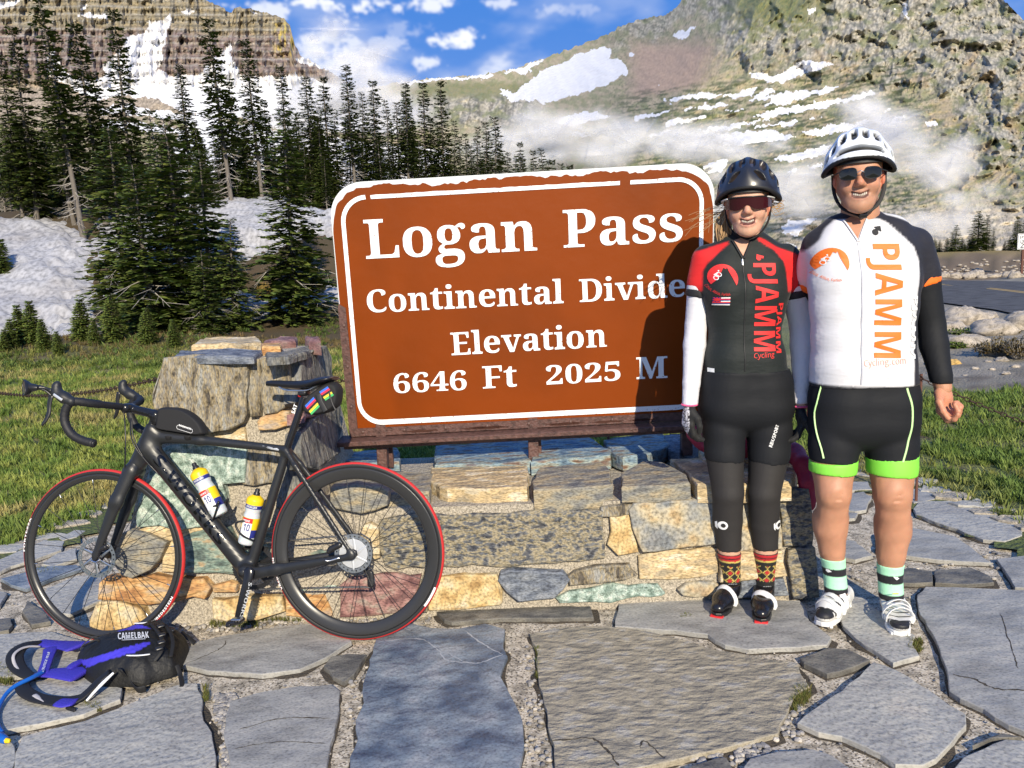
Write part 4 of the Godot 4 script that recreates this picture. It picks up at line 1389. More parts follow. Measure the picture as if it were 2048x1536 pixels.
# Old snow lying on the rise: real drifts with rounded rims.
func snowbanks() -> void:
	var nn := fnl(41, 0.5, 4)
	var nb := fnl(42, 1.6, 3)
	var banks := [
		["large rounded old snowbank on the rise at the left edge", [-140, 452, 0, 446, 70, 440, 120, 440, 178, 470, 190, 560, 200, 630, 150, 655, 60, 672, 0, 690, -140, 706]],
		["snow drift on the rise behind the low ragged firs", [360, 424, 420, 416, 480, 412, 560, 412, 640, 428, 700, 440, 700, 470, 600, 478, 560, 500, 500, 520, 430, 506, 370, 470]],
		["low snow tongue at the meadow edge left of the sign", [405, 608, 440, 590, 480, 580, 560, 606, 610, 590, 690, 566, 720, 590, 690, 606, 640, 613, 580, 622, 520, 640, 470, 632, 420, 634]],
		["thin snow strip at the meadow edge below the left firs", [90, 662, 150, 652, 225, 650, 215, 668, 150, 676, 88, 678]],
		["snow lying under the front firs", [200, 430, 330, 440, 420, 500, 400, 560, 300, 600, 220, 600, 196, 520]]]
	for b in banks:
		var f: Array = b[1]
		var pg := PackedVector2Array()
		var r := Rect2()
		for i in range(0, f.size(), 2):
			var p := tp(f[i], f[i + 1], 36.0)
			pg.append(Vector2(p.x, p.z))
			r = Rect2(pg[0], Vector2.ZERO) if i == 0 else r.expand(pg[pg.size() - 1])
		r = r.grow(0.5)
		var st := maxf(0.14, sqrt(r.get_area() / 9000.0))
		var nx := int(r.size.x / st) + 1
		var nz := int(r.size.y / st) + 1
		var mb := MB.new()
		var hh := PackedFloat32Array()
		for j in nz:
			for i in nx:
				var p := r.position + Vector2(i, j) * st
				var q := p + Vector2(nb.get_noise_2d(p.x, p.y), nb.get_noise_2d(p.x + 40, p.y)) * 0.55
				var best := 1e9
				for k in pg.size():
					best = minf(best, q.distance_to(Geometry2D.get_closest_point_to_segment(q, pg[k], pg[(k + 1) % pg.size()])))
				if not Geometry2D.is_point_in_polygon(q, pg):
					best = -best
				var t := 0.42 * sstep(-0.15, 1.5, best) + 0.10 * sstep(-0.15, 0.25, best) - 0.06 + (0.16 * nn.get_noise_2d(p.x, p.y * 1.7) + 0.05 * nb.get_noise_2d(p.x * 1.5, p.y)) * sstep(0, 0.7, best)
				hh.append(t if best > -0.3 else -1.0)
				mb.add(Vector3(p.x, th(p.x, p.y) + maxf(t, -0.1), p.y))
		for j in nz - 1:
			for i in nx - 1:
				var a := j * nx + i
				if hh[a] > -0.06 or hh[a + 1] > -0.06 or hh[a + nx] > -0.06 or hh[a + nx + 1] > -0.06:
					mb.quad(a, a + nx, a + nx + 1, a + 1)
		var o := solo("snowbank", mb.mesh(), M.snow, b[0], "snow")
		o.set_meta("kind", "structure")
# ---------- paving, bench and pillar of split stone ----------
# Outlines surveyed from enlarged views: "ox,oy,scale" gives the view, then pairs.
func outline(s: String) -> Array:
	var h := s.split(":")
	var o := h[0].split_floats(",")
	var f := h[1].split_floats(",")
	var r := []
	for i in range(0, f.size(), 2):
		r.append(o[0] + f[i] / o[2])
		r.append(o[1] + f[i + 1] / o[2])
	return r
func stone_mats() -> void:
	var S := FastNoiseLite.TYPE_SIMPLEX_SMOOTH
	var mk := func(key: String, ramp: Array, sc: Vector3, nrm: String, ns: float, freq: float, warp: float, rough: float):
		var flag: bool = key.begins_with("flag")
		var k := []
		for i in ramp.size():
			k.append([0.22 + 0.56 * i / (ramp.size() - 1.0), L(ramp[i][0], ramp[i][1], ramp[i][2])])
		ntex("st_" + key, freq, S, 3 if flag else 5, k, 0.0, 512, hash(key) % 1000, warp)
		M[key] = tri_mat(Color.WHITE, tex["st_" + key], sc, tex[nrm], ns, tex.fleck if flag else tex.grain, sc * 3.1, rough)
	# wall stones
	mk.call("tan_split", [[0.085, 0.073, 0.061], [0.366, 0.287, 0.159], [0.244, 0.232, 0.213], [0.439, 0.354, 0.207], [0.366, 0.36, 0.329]], Vector3(2.6, 0.9, 2.6), "cleave", 1.6, 0.014, 10.0, 0.9)
	mk.call("grey_split", [[0.061, 0.067, 0.073], [0.183, 0.189, 0.183], [0.293, 0.268, 0.213], [0.244, 0.25, 0.256]], Vector3(2.6, 0.8, 2.6), "cleave", 1.5, 0.014, 10.0, 0.9)
	mk.call("green", [[0.159, 0.232, 0.189], [0.317, 0.415, 0.354], [0.439, 0.549, 0.476], [0.671, 0.732, 0.647]], Vector3.ONE * 2.2, "bump", 1.3, 0.02, 8.0, 0.85)
	mk.call("teal", [[0.073, 0.104, 0.098], [0.183, 0.262, 0.226], [0.342, 0.403, 0.329], [0.439, 0.317, 0.183]], Vector3(1.0, 2.6, 1.0), "cleave", 1.0, 0.016, 10.0, 0.85)
	mk.call("orange", [[0.366, 0.171, 0.061], [0.61, 0.329, 0.122], [0.683, 0.451, 0.207], [0.439, 0.366, 0.293]], Vector3(0.8, 2.6, 0.8), "bump", 0.9, 0.013, 8.0, 0.85)
	mk.call("yellow", [[0.432, 0.259, 0.097], [0.626, 0.432, 0.184], [0.691, 0.529, 0.27], [0.648, 0.572, 0.4]], Vector3.ONE * 1.3, "bump", 0.7, 0.012, 8.0, 0.85)
	mk.call("purple", [[0.159, 0.073, 0.073], [0.305, 0.152, 0.14], [0.403, 0.226, 0.201], [0.366, 0.293, 0.244]], Vector3(1.2, 2.2, 1.2), "bump", 0.8, 0.013, 8.0, 0.8)
	mk.call("mottled", [[0.055, 0.061, 0.079], [0.171, 0.177, 0.183], [0.439, 0.366, 0.232], [0.317, 0.275, 0.183], [0.122, 0.134, 0.159]], Vector3(1.3, 2.4, 1.3), "cleave", 1.6, 0.022, 20.0, 0.88)
	mk.call("greytan", [[0.207, 0.226, 0.244], [0.39, 0.372, 0.317], [0.561, 0.47, 0.305], [0.488, 0.329, 0.159]], Vector3.ONE * 1.1, "bump", 0.9, 0.011, 8.0, 0.85)
	mk.call("bluegrey", [[0.104, 0.122, 0.159], [0.207, 0.232, 0.275], [0.305, 0.323, 0.342]], Vector3(1.2, 2.6, 1.2), "cleave", 1.1, 0.016, 8.0, 0.82)
	mk.call("cap_blue", [[0.11, 0.177, 0.256], [0.244, 0.348, 0.415], [0.39, 0.439, 0.39], [0.22, 0.122, 0.073]], Vector3(1.0, 3.0, 2.2), "bump", 0.9, 0.012, 8.0, 0.75)
	mk.call("cap_ochre", [[0.366, 0.305, 0.207], [0.561, 0.427, 0.244], [0.683, 0.512, 0.268], [0.756, 0.671, 0.5]], Vector3(1.0, 2.4, 1.6), "bump", 0.9, 0.012, 8.0, 0.85)
	mk.call("cap_grey", [[0.159, 0.165, 0.171], [0.317, 0.299, 0.244], [0.439, 0.354, 0.22]], Vector3(1.1, 2.4, 1.8), "cleave", 0.8, 0.013, 10.0, 0.85)
	# paving
	mk.call("flag_grey", [[0.348, 0.336, 0.306], [0.402, 0.39, 0.354], [0.432, 0.42, 0.378], [0.492, 0.462, 0.396]], Vector3.ONE * 0.6, "bump_fine", 0.22, 0.010, 6.0, 0.7)
	mk.call("flag_slate", [[0.282, 0.274, 0.252], [0.354, 0.346, 0.322], [0.402, 0.39, 0.354]], Vector3(0.7, 0.9, 1.0), "bump", 0.28, 0.012, 10.0, 0.65)
	mk.call("flag_blue", [[0.085, 0.115, 0.165], [0.165, 0.20, 0.245], [0.225, 0.26, 0.295], [0.31, 0.33, 0.35]], Vector3.ONE * 0.8, "bump", 0.5, 0.011, 8.0, 0.5)
	mk.call("flag_tan", [[0.269, 0.241, 0.185], [0.347, 0.305, 0.224], [0.398, 0.347, 0.252], [0.392, 0.37, 0.319]], Vector3(1.3, 1.3, 2.2), "bump", 1.0, 0.012, 12.0, 0.75)
	mk.call("flag_dark", [[0.11, 0.105, 0.095], [0.165, 0.155, 0.135], [0.22, 0.205, 0.17]], Vector3.ONE, "bump", 0.5, 0.014, 8.0, 0.75)
	M.wall_mortar = tri_mat(L(0.60, 0.53, 0.42), tex.fine, Vector3.ONE * 2.4, tex.bump, 1.0, tex.grain, Vector3.ONE * 5.0, 0.95)
	M.soil = tri_mat(L(0.075, 0.06, 0.042), tex.fine, Vector3.ONE * 2.0, tex.bump_fine, 1.4, null, Vector3.ONE, 0.95)

var swell := 0.0
func stone(parent: Node3D, nm: String, pl: Plane, s: String, m: String, proud: float, bev: float, k: int, deep := 0.03, wob := 0.0, amp := 0.007) -> void:
	var o := ragged(pts3(outline(s), pl), 0.045, amp, pl.normal, k)
	var cc := Vector3.ZERO
	for q in o:
		cc += q
	cc /= o.size()
	for i in o.size():
		o[i] += (o[i] - cc).normalized() * swell
	var mb := MB.new()
	# each stone sits a little tilted in its bed
	slab(mb, o, pl.normal, proud, -deep, bev, wob)
	var c := Vector3.ZERO
	for p in mb.v:
		c += p
	c /= mb.v.size()
	part(parent, nm, mb.mesh(false), M[m])

const Z7 := "1300,880,2.341:"
const Z5 := "0,1000,2.866:"
const Z6 := "600,1150,2.731:"
const Z4 := "900,800,3.4127:"
const ZB := "300,660,3.84:"
const PX := "0,0,1:"
func paving() -> void:
	stone_mats()
	var bed: Node3D = get_node("pavement")
	var pl := Plane(Vector3(-SL, 1, 0).normalized(), Vector3.ZERO)
	var list := [
		[Z7 + "1255,730,1290,692,1500,697,1751,708,1900,720,1990,900,1960,1400,1751,1368,1680,1340,1560,1265,1450,1215,1400,1180,1388,1080,1332,930,1290,850,1255,800", "flag_slate"],
		[Z7 + "1045,1045,1100,1060,1220,1120,1330,1190,1480,1290,1478,1340,1340,1500,1280,1530,1150,1525,1080,1475,900,1395,790,1375,690,1330,720,1300,900,1180,1010,1080", "flag_grey"],
		[Z7 + "700,1025,830,978,930,985,1030,1035,960,1065,830,1102,720,1050", "flag_dark"],
		[Z7 + "890,840,940,735,1010,745,1060,800,1240,920,1230,960,1260,1015,1140,1050,1050,990,960,930,905,875", "flag_grey"],
		[Z7 + "-147,772,0,760,250,745,420,750,700,755,735,800,745,850,850,930,830,965,560,980,460,985,350,965,270,915,120,895,0,890,-164,878", "flag_slate"],
		[PX + "1060,1270,1110,1258,1180,1254,1250,1258,1300,1266,1377,1284,1424,1301,1500,1312,1556,1324,1595,1328,1603,1350,1618,1375,1595,1388,1578,1418,1556,1469,1505,1484,1385,1514,1300,1534,1215,1550,1113,1556,1100,1472,1087,1406,1076,1355,1072,1296", "flag_tan"],
		[PX + "1488,1536,1500,1520,1556,1506,1625,1501,1663,1512,1700,1540,1720,1620,1460,1620", "flag_slate"],
		[PX + "1370,1540,1437,1518,1454,1518,1470,1550,1460,1600,1350,1600", "flag_dark"],
		[PX + "1926,1516,1966,1501,2011,1482,2048,1484,2120,1495,2120,1640,1930,1640,1890,1560", "flag_grey"],
		[Z7 + "1230,325,1260,290,1400,288,1560,315,1680,365,1751,420,1740,450,1660,480,1560,470,1440,420,1330,385,1245,350", "flag_grey"],
		[Z7 + "1060,440,1230,415,1430,455,1600,580,1350,566,1200,546,1060,520", "flag_slate"],
		[Z7 + "880,470,960,475,1045,545,960,565,880,550", "flag_slate"], [Z7 + "915,255,1000,245,1040,270,1010,330,960,340,900,330", "flag_slate"],
		[Z7 + "890,340,975,345,960,370,890,376", "flag_slate"], [Z7 + "1140,640,1205,600,1320,618,1325,670,1240,675,1140,672", "flag_dark"],
		[Z7 + "1332,615,1500,600,1590,640,1610,670,1480,680,1332,672", "flag_dark"], [Z7 + "1620,560,1751,545,1900,560,1900,700,1710,695,1660,610", "flag_slate"],
		[Z7 + "1060,215,1200,222,1350,260,1330,280,1235,298,1215,285,1060,262", "flag_slate"], [Z7 + "900,200,1020,198,1040,235,900,240", "flag_slate"],
		[Z7 + "1790,440,1900,470,1900,540,1800,520", "flag_grey"], [Z7 + "1510,1440,1600,1400,1740,1395,1650,1380,1560,1420", "flag_dark"],
		[Z5 + "110,1410,130,1360,480,1275,800,1150,1040,1060,1130,1060,1165,1160,1170,1270,1215,1380,1240,1480,1245,1640,60,1640", "flag_grey"],
		[Z5 + "1290,1240,1320,1160,1480,1110,1700,1075,1900,1065,1950,1100,1940,1250,1900,1400,1870,1536,1860,1650,1340,1650,1320,1500,1290,1400", "flag_slate"],
		[Z5 + "1000,850,1250,790,1550,740,1760,715,1890,760,2005,800,2014,815,1880,905,1720,975,1500,1005,1200,985,1020,950", "flag_slate"],
		[Z5 + "-300,800,0,775,300,760,470,810,560,900,480,960,200,1010,30,1020,-300,1010", "flag_grey"],
		[Z5 + "-300,1070,40,1075,250,1040,480,1020,700,1085,690,1150,480,1235,230,1290,0,1335,-300,1390", "flag_grey"],
		[Z5 + "5,455,140,420,230,385,440,375,470,400,300,455,150,515,60,490", "flag_blue"],
		[Z5 + "0,345,100,300,250,235,370,240,350,290,200,345,60,385,0,415,-250,460,-250,400", "flag_grey"],
		[Z5 + "340,220,430,175,490,180,440,215,360,235", "flag_grey"], [Z5 + "245,575,270,510,440,440,600,430,620,560,480,625,400,660,290,640", "flag_grey"],
		[Z5 + "240,370,330,310,440,280,440,340,300,385", "flag_grey"], [Z5 + "-40,690,60,680,75,720,50,750,-40,768", "flag_dark"], [Z5 + "130,640,160,580,240,640,290,700,180,720", "flag_dark"],
		[Z5 + "-80,510,40,540,0,610,-80,620", "flag_slate"], [Z5 + "-120,1420,60,1380,90,1420,60,1640,-120,1640", "flag_grey"],
		[Z6 + "420,300,500,290,600,270,720,295,860,300,1010,270,1120,300,1120,340,1110,400,1130,450,1095,560,1150,660,1200,760,1220,850,1225,930,1200,1054,1190,1180,270,1180,275,1000,320,900,305,800,350,700,345,600,380,500,400,400", "flag_blue"],
		[Z6 + "745,205,900,190,1350,175,1590,175,1605,240,1450,240,1100,240,830,262,790,250", "flag_dark"],
		[Z6 + "130,505,170,450,260,435,360,440,330,490,295,550,240,590,180,560", "flag_dark"]]
	var k := 0
	var ring := MB.new()
	for q in list:
		k += 1
		stone(bed, "flagstone", pl, q[0], q[1], 0.005, 0.0028, k * 7, 0.03, 0.0, 0.007)
		# dark dirt packed against its edge
		var o := ragged(pts3(outline(q[0]), pl), 0.03, 0.007, pl.normal, k * 7)
		var c := Vector3.ZERO
		for p in o:
			c += p
		c /= o.size()
		var fn := fnl(k, 2.2, 3)
		var s := ring.v.size()
		for p in o:
			var out: Vector3 = (p - c).normalized()
			var w := 0.004 + 0.022 * sstep(0.0, 0.4, fn.get_noise_3dv(p)) + 0.004 * fn.get_noise_3dv(p * 9.0)
			ring.add(p - out * 0.02 - Vector3(0, 0.008, 0))
			ring.add(p + out * w - Vector3(0, 0.012 + rr(0, 0.003), 0))
			ring.add(p + out * (w + 0.006) - Vector3(0, 0.02, 0))
		for i in o.size():
			var j := (i + 1) % o.size()
			for e in 2:
				ring.quad(s + i * 3 + e, s + j * 3 + e, s + j * 3 + e + 1, s + i * 3 + e + 1)
	# pale veins and hairline cracks in the big slabs
	for q in [[PX + "770,1284,820,1280,852,1284,878,1304,892,1322,930,1328,962,1328,1005,1312", 0.0035, "print_grey"], [PX + "930,1264,965,1290,1006,1312", 0.003, "print_grey"], [PX + "850,1284,880,1300,920,1322,950,1330", 0.002, "print_grey"],
			[PX + "1906,1352,1950,1362,1990,1380,2048,1384,2110,1396", 0.0045, "soil"], [PX + "2000,1230,2020,1290,2036,1340", 0.002, "soil"], [PX + "1100,1486,1180,1480,1210,1500,1240,1536", 0.004, "soil"], [PX + "1280,1500,1290,1486,1330,1520", 0.003, "soil"], [PX + "372,1330,420,1310,446,1296,452,1284", 0.0025, "soil"], [PX + "480,1462,560,1440,660,1440", 0.003, "soil"], [PX + "470,1500,560,1486,650,1490", 0.002, "soil"]]:
		var c := pts3(outline(q[0]), pl)
		var fine := spline(c, c.size() * 6)
		var cr := MB.new()
		for i in fine.size():
			var w: float = q[1] * rr(0.3, 1.2) * (0.3 if i == 0 or i == fine.size() - 1 else 1.0)
			var d: Vector3 = (fine[mini(i + 1, fine.size() - 1)] - fine[maxi(i - 1, 0)]).normalized()
			var sd := d.cross(pl.normal) * w
			var m: Vector3 = fine[i] + d.cross(pl.normal) * rr(-0.003, 0.003) + pl.normal * 0.0056
			cr.add(m - sd); cr.add(m + sd)
		for i in fine.size() - 1:
			cr.quad(i * 2, i * 2 + 1, i * 2 + 3, i * 2 + 2)
		part(bed, "vein" if q[2] != "soil" else "crack", cr.mesh(false), M[q[2]])
	var di := part(bed, "joint_dirt", ring.mesh(true), M.soil)
	di.set_meta("kind", "stuff")

# Edge stones between paving and grass, a low bench and a pillar.
func masonry() -> void:
	var a := gp(640, 1236)
	var b := gp(1640, 1192)
	var u := (b - a)
	u.y = 0
	u = u.normalized()
	var nf := Vector3(-u.z, 0, u.x)
	if nf.z < 0.0:
		nf = -nf
	var face := Plane((nf + Vector3(0, 0.05, 0)).normalized(), a)          # bench front
	var pa := gp(300, 1256)
	var pface := Plane((nf + Vector3(0, 0.13, 0)).normalized(), gp(450, 1242))  # pillar front leans back
	swell = 0.009
	# ---- bench ----
	var bench := thing("stone_bench", "long low stone bench under the pass sign with ochre and blue cap stones", "bench", gp(1150, 1215))
	var f0 := onp(640, 1000, face)
	var f1 := onp(1390, 966, face)
	var tn := (f1 - f0).cross(Vector3(nf.x, 0, nf.z)).normalized()
	if tn.y < 0.0:
		tn = -tn
	var topp := Plane(tn, f0)
	var core := MB.new()
	var e0 := f0 - u * 0.15
	var e1 := onp(1612, 965, face)
	var q := []
	for p in [e0, e1]:
		var base := Vector3(p.x, SL * p.x - 0.1, p.z) + nf * 0.03
		for s in [base, p - tn * 0.05 - nf * 0.004, p - tn * 0.05 - nf * 0.93, base - nf * 0.97]:
			q.append(s)
	for k in 4:
		core.quad_p(q[k], q[4 + k], q[4 + (k + 1) % 4], q[(k + 1) % 4])
	core.quad_p(q[0], q[1], q[2], q[3])
	core.quad_p(q[4], q[7], q[6], q[5])
	part(bench, "mortar_core", core.mesh(false), M.wall_mortar)
	var fl := [
		[PX + "763,1040,800,1032,880,1030,990,1030,1090,1018,1199,1020,1205,1080,1206,1113,1105,1122,1040,1125,900,1131,800,1135,775,1125,764,1090", "mottled"],
		[Z4 + "1040,730,1220,710,1225,770,1045,785", "tan_split"], [Z4 + "1095,800,1205,785,1225,830,1245,900,1270,1010,1145,1040,1085,970,1110,890", "yellow"],
		[Z4 + "1230,740,1260,700,1500,690,1640,680,1800,660,1810,960,1620,975,1490,990,1325,1010,1290,960,1250,860", "greytan"],
		[PX + "1436,992,1545,985,1556,1090,1440,1098", "greytan"], [PX + "1556,984,1612,980,1620,1090,1566,1085", "mottled"],
		[Z4 + "1295,1060,1380,1045,1690,1010,1810,1010,1810,1170,1700,1190,1500,1205,1300,1210", "cap_ochre"], [Z4 + "820,1190,860,1160,1000,1130,1210,1115,1220,1150,1260,1180,1100,1215,830,1250", "tan_split"],
		[Z4 + "345,1220,360,1160,430,1145,550,1160,760,1160,800,1210,760,1270,700,1330,480,1345,400,1290", "bluegrey"],
		[PX + "860,1156,900,1154,953,1150,991,1147,1001,1180,1001,1201,994,1206,944,1210,900,1213,862,1216", "yellow"],
		[Z4 + "735,1340,830,1290,1000,1275,1200,1265,1400,1255,1450,1310,1430,1330,1200,1350,1000,1365,760,1380", "green"], [Z4 + "1560,1280,1620,1245,1780,1240,1850,1280,1830,1310,1600,1320", "greytan"],
		[PX + "1440,1106,1556,1098,1566,1146,1440,1158", "cap_ochre"], [PX + "1450,1166,1560,1156,1572,1186,1455,1192", "bluegrey"], [PX + "1575,1098,1622,1094,1632,1186,1582,1190", "mottled"],
		[PX + "685,1170,706,1154,768,1149,841,1149,836,1172,820,1206,794,1222,685,1230", "purple"], [PX + "727,1053,742,1047,757,1055,761,1110,742,1115,727,1068", "cap_ochre"],
		[PX + "669,972,763,970,776,980,774,1006,727,1018,669,1010", "cap_grey"], [PX + "848,1150,856,1150,856,1214,838,1214,830,1206", "tan_split"]]
	var k := 100
	for s in fl:
		k += 1
		stone(bench, "stone", face, s[0], s[1], rr(0.018, 0.042), 0.007, k, 0.03, 0.006, 0.010)
	# cap stones: thick slabs lying on the bench, their front faces showing
	for s in [[Z4 + "-130,470,530,455,525,600,270,615,-20,612,-135,560", "cap_ochre", 0.075], [Z4 + "615,470,1030,430,1100,490,1112,585,830,612,570,622,562,560", "cap_grey", 0.085],
			[Z4 + "1172,500,1330,418,1450,432,1610,515,1640,575,1400,598,1168,600", "cap_grey", 0.06], [Z4 + "1500,410,1750,402,1900,420,2180,440,2360,470,2330,570,2100,580,1800,590,1690,585,1620,500", "cap_ochre", 0.07],
			[PX + "669,944,745,938,868,950,858,985,770,990,672,998", "cap_grey", 0.07]]:
		k += 1
		var o := ragged(pts3(outline(s[0]), Plane(topp.normal, topp.d + 0.0)), 0.05, 0.012, topp.normal, k)
		var mb := MB.new()
		slab(mb, o, topp.normal, 0.006, -s[2], 0.007)
		part(bench, "cap_stone", mb.mesh(false), M[s[1]])
	for s in [[Z4 + "-90,330,380,300,540,285,545,300,545,430,300,450,0,455,-95,460", "cap_blue"], [Z4 + "560,285,930,265,1090,370,1085,395,800,418,560,440", "cap_blue"], [Z4 + "1055,290,1450,250,1480,330,1340,400,1180,408,1120,380", "cap_blue"],
			[Z4 + "1460,250,1640,235,1700,300,1560,370,1490,340", "bluegrey"], [PX + "684,908,790,900,796,925,740,930,690,932", "cap_blue"], [PX + "1400,902,1500,895,1600,905,1610,925,1500,928,1410,925", "cap_ochre"]]:
		k += 1
		stone(bench, "back_stone", topp, s[0], s[1], rr(0.008, 0.018), 0.006, k, 0.05, 0.005, 0.012)
	# ---- pillar ----
	var pil := thing("stone_pillar", "squat battered stone pillar behind the bicycle, large split slabs and a green block", "pillar", gp(450, 1245))
	var t0 := onp(336, 716, pface)
	var t1 := onp(579, 716, pface)
	var b0 := onp(262, 1100, pface)
	var pc := MB.new()
	var h1 := (t0.y + t1.y) * 0.5
	var foot0 := onp(200, 1256, pface)
	var foot1 := onp(672, 1240, pface)
	var c := [foot0, foot1, t1 + Vector3(0, 0, 0), t0, foot0 - nf * 1.0, foot1 - nf * 1.0, t1 - nf * 0.56, t0 - nf * 0.56]
	c[4].y = foot0.y; c[5].y = foot1.y
	for i in 8:
		if i % 4 < 2:
			c[i] = c[i] - Vector3(0, 0.1, 0)
	# the left flank flares out at the foot
	pc.quad_p(c[0], c[1], c[2], c[3])
	pc.quad_p(c[1], c[5], c[6], c[2])
	pc.quad_p(c[4], c[0], c[3], c[7])
	pc.quad_p(c[5], c[4], c[7], c[6])
	pc.quad_p(c[3], c[2], c[6], c[7])
	part(pil, "mortar_core", pc.mesh(false), M.wall_mortar)
	var sn: Vector3 = (c[5] - c[1]).cross(c[2] - c[1]).normalized()
	if sn.x < 0.0:
		sn = -sn
	var side := Plane(sn, c[1])
	for s in [[ZB + "170,225,300,215,500,210,770,215,780,300,770,420,760,520,770,640,740,700,640,745,540,760,470,770,420,690,330,640,100,600,80,540,90,480,120,400,150,300", "tan_split", 0.07], [ZB + "785,240,868,235,868,380,862,640,800,650,780,500", "tan_split", 0.045],
			[ZB + "880,235,1068,212,1072,400,1075,560,1000,610,910,630,885,520", "tan_split", 0.05], [ZB + "850,700,870,660,1075,625,1085,720,860,760", "orange", 0.035],
			[PX + "322,905,372,890,497,890,492,964,450,966,455,1000,440,1030,420,1046,284,1050,281,1036,290,1005,305,955", "green", 0.045], [ZB + "762,900,1030,915,1000,1080,990,1160,740,1170,750,1000", "tan_split", 0.03],
			[PX + "565,905,588,898,592,944,612,955,606,1005,556,1012,560,950", "grey_split", 0.03], [PX + "242,1076,271,1060,305,1066,341,1081,326,1110,310,1131,279,1146,258,1141,237,1110", "cap_grey", 0.06],
			[PX + "284,1056,420,1053,440,1062,430,1075,347,1076,310,1064", "cap_ochre", 0.025], [PX + "373,1073,414,1060,460,1055,478,1090,482,1141,415,1141,370,1141", "teal", 0.035], [PX + "490,1062,560,1052,620,1046,662,1055,670,1070,660,1112,560,1130,490,1138", "teal", 0.03],
			[PX + "211,1162,222,1152,362,1152,409,1154,427,1172,414,1191,362,1196,305,1201,211,1193", "orange", 0.045], [PX + "193,1235,206,1206,216,1198,289,1214,297,1232,258,1250,196,1262", "yellow", 0.05], [PX + "434,1170,461,1163,476,1166,474,1179,435,1181", "orange", 0.03],
			[PX + "433,1196,480,1193,565,1190,570,1219,492,1232,435,1232", "yellow", 0.035], [PX + "589,1168,668,1160,675,1172,600,1178", "green", 0.02], [PX + "580,1186,650,1188,660,1214,665,1228,580,1226", "orange", 0.03], [PX + "345,1082,365,1080,362,1140,330,1138,332,1112", "cap_ochre", 0.02],
			[ZB + "440,790,720,750,735,860,500,850", "cap_ochre", 0.012]]:
		k += 1
		stone(pil, "stone", pface, s[0], s[1], s[2], 0.008, k, 0.03, 0.012, 0.014)
	for s in [[ZB + "1085,220,1290,140,1318,230,1338,370,1300,560,1180,600,1088,560", "grey_split"], [ZB + "1100,800,1200,690,1390,600,1410,780,1390,950,1290,1030,1250,1080,1130,1060,1095,950", "grey_split"], [ZB + "1110,640,1190,620,1390,480,1400,590,1200,670,1110,720", "purple"]]:
		k += 1
		stone(pil, "stone", side, s[0], s[1], 0.04, 0.007, k, 0.03, 0.01, 0.014)
	var top := Plane(Vector3.UP, t0 + Vector3(0, 0.0, 0))
	for s in [[ZB + "330,165,430,105,560,108,810,98,850,140,700,160,500,158", "cap_ochre", 0.032], [ZB + "175,222,250,178,500,165,870,172,790,222,500,222", "bluegrey", 0.012], [ZB + "890,120,1000,100,1130,98,1110,120,900,140", "purple", 0.028], [ZB + "1195,115,1290,118,1310,160,1230,150", "purple", 0.045],
			[ZB + "860,160,1010,150,1000,178,870,182", "orange", 0.03], [ZB + "900,200,1060,180,1240,130,1180,190,1070,222,900,235", "grey_split", 0.012]]:
		k += 1
		stone(pil, "top_stone", top, s[0], s[1], s[2], 0.012, k, 0.02, 0.006, 0.01)
	# kerb of rough stones along the grass on the right and far side
	rng.seed = 4
	var kerb := [[1836, 966], [1868, 980], [1905, 994], [1945, 1010], [1985, 1024], [2030, 1040], [2075, 1058], [1790, 954], [1750, 948], [1710, 944], [20, 1098], [62, 1086], [100, 1072], [140, 1050], [180, 1030], [222, 1012], [258, 996]]
	var bed: Node3D = get_node("pavement")
	for p in kerb:
		var g := gp(p[0], p[1])
		var o := []
		var n := 7
		for i in n:
			var th_ := TAU * i / n
			o.append(g + Vector3(cos(th_) * rr(0.08, 0.13), 0, sin(th_) * rr(0.05, 0.09)))
		var mb := MB.new()
		slab(mb, ragged(o, 0.03, 0.02, Vector3.UP, int(p[0])), Vector3.UP, rr(0.002, 0.016), -0.05, 0.005, 0.004)
		part(bed, "kerb_stone", mb.mesh(false), M.wall_mortar if rng.randf() < 0.5 else M.flag_grey)
# ---------- the pass sign ----------
var SB := []
func sg(x: float, y: float, h := 0.0) -> Vector3:
	# metres on the panel: x from its lower left corner, y upwards, h in front of it
	var u := x / 1.688
	var v := y / 1.152
	var p: Vector3 = (SB[0] * (1 - u) + SB[1] * u) * (1 - v) + (SB[3] * (1 - u) + SB[2] * u) * v
	return p + SB[4] * h
func sheet(mb: MB, o: Array, h: float, thick := 0.0) -> void:
	var pg := PackedVector2Array()
	for p in o:
		pg.append(p)
	if Geometry2D.is_polygon_clockwise(pg):
		pass
	var ar := 0.0
	for i in pg.size():
		ar += pg[i].cross(pg[(i + 1) % pg.size()])
	if ar < 0.0:
		pg.reverse()
	var tr := Geometry2D.triangulate_polygon(pg)
	var s := mb.v.size()
	for p in pg:
		mb.add(sg(p.x, p.y, h))
	for t in range(0, tr.size(), 3):
		var a := pg[tr[t]]; var b := pg[tr[t + 1]]; var c := pg[tr[t + 2]]
		if (b - a).cross(c - a) > 0.0:
			mb.tri(s + tr[t], s + tr[t + 1], s + tr[t + 2])
		else:
			mb.tri(s + tr[t], s + tr[t + 2], s + tr[t + 1])
	if thick > 0.0:
		for i in pg.size():
			var a := pg[i]; var b := pg[(i + 1) % pg.size()]
			mb.quad_p(sg(a.x, a.y, h), sg(a.x, a.y, h - thick), sg(b.x, b.y, h - thick), sg(b.x, b.y, h))
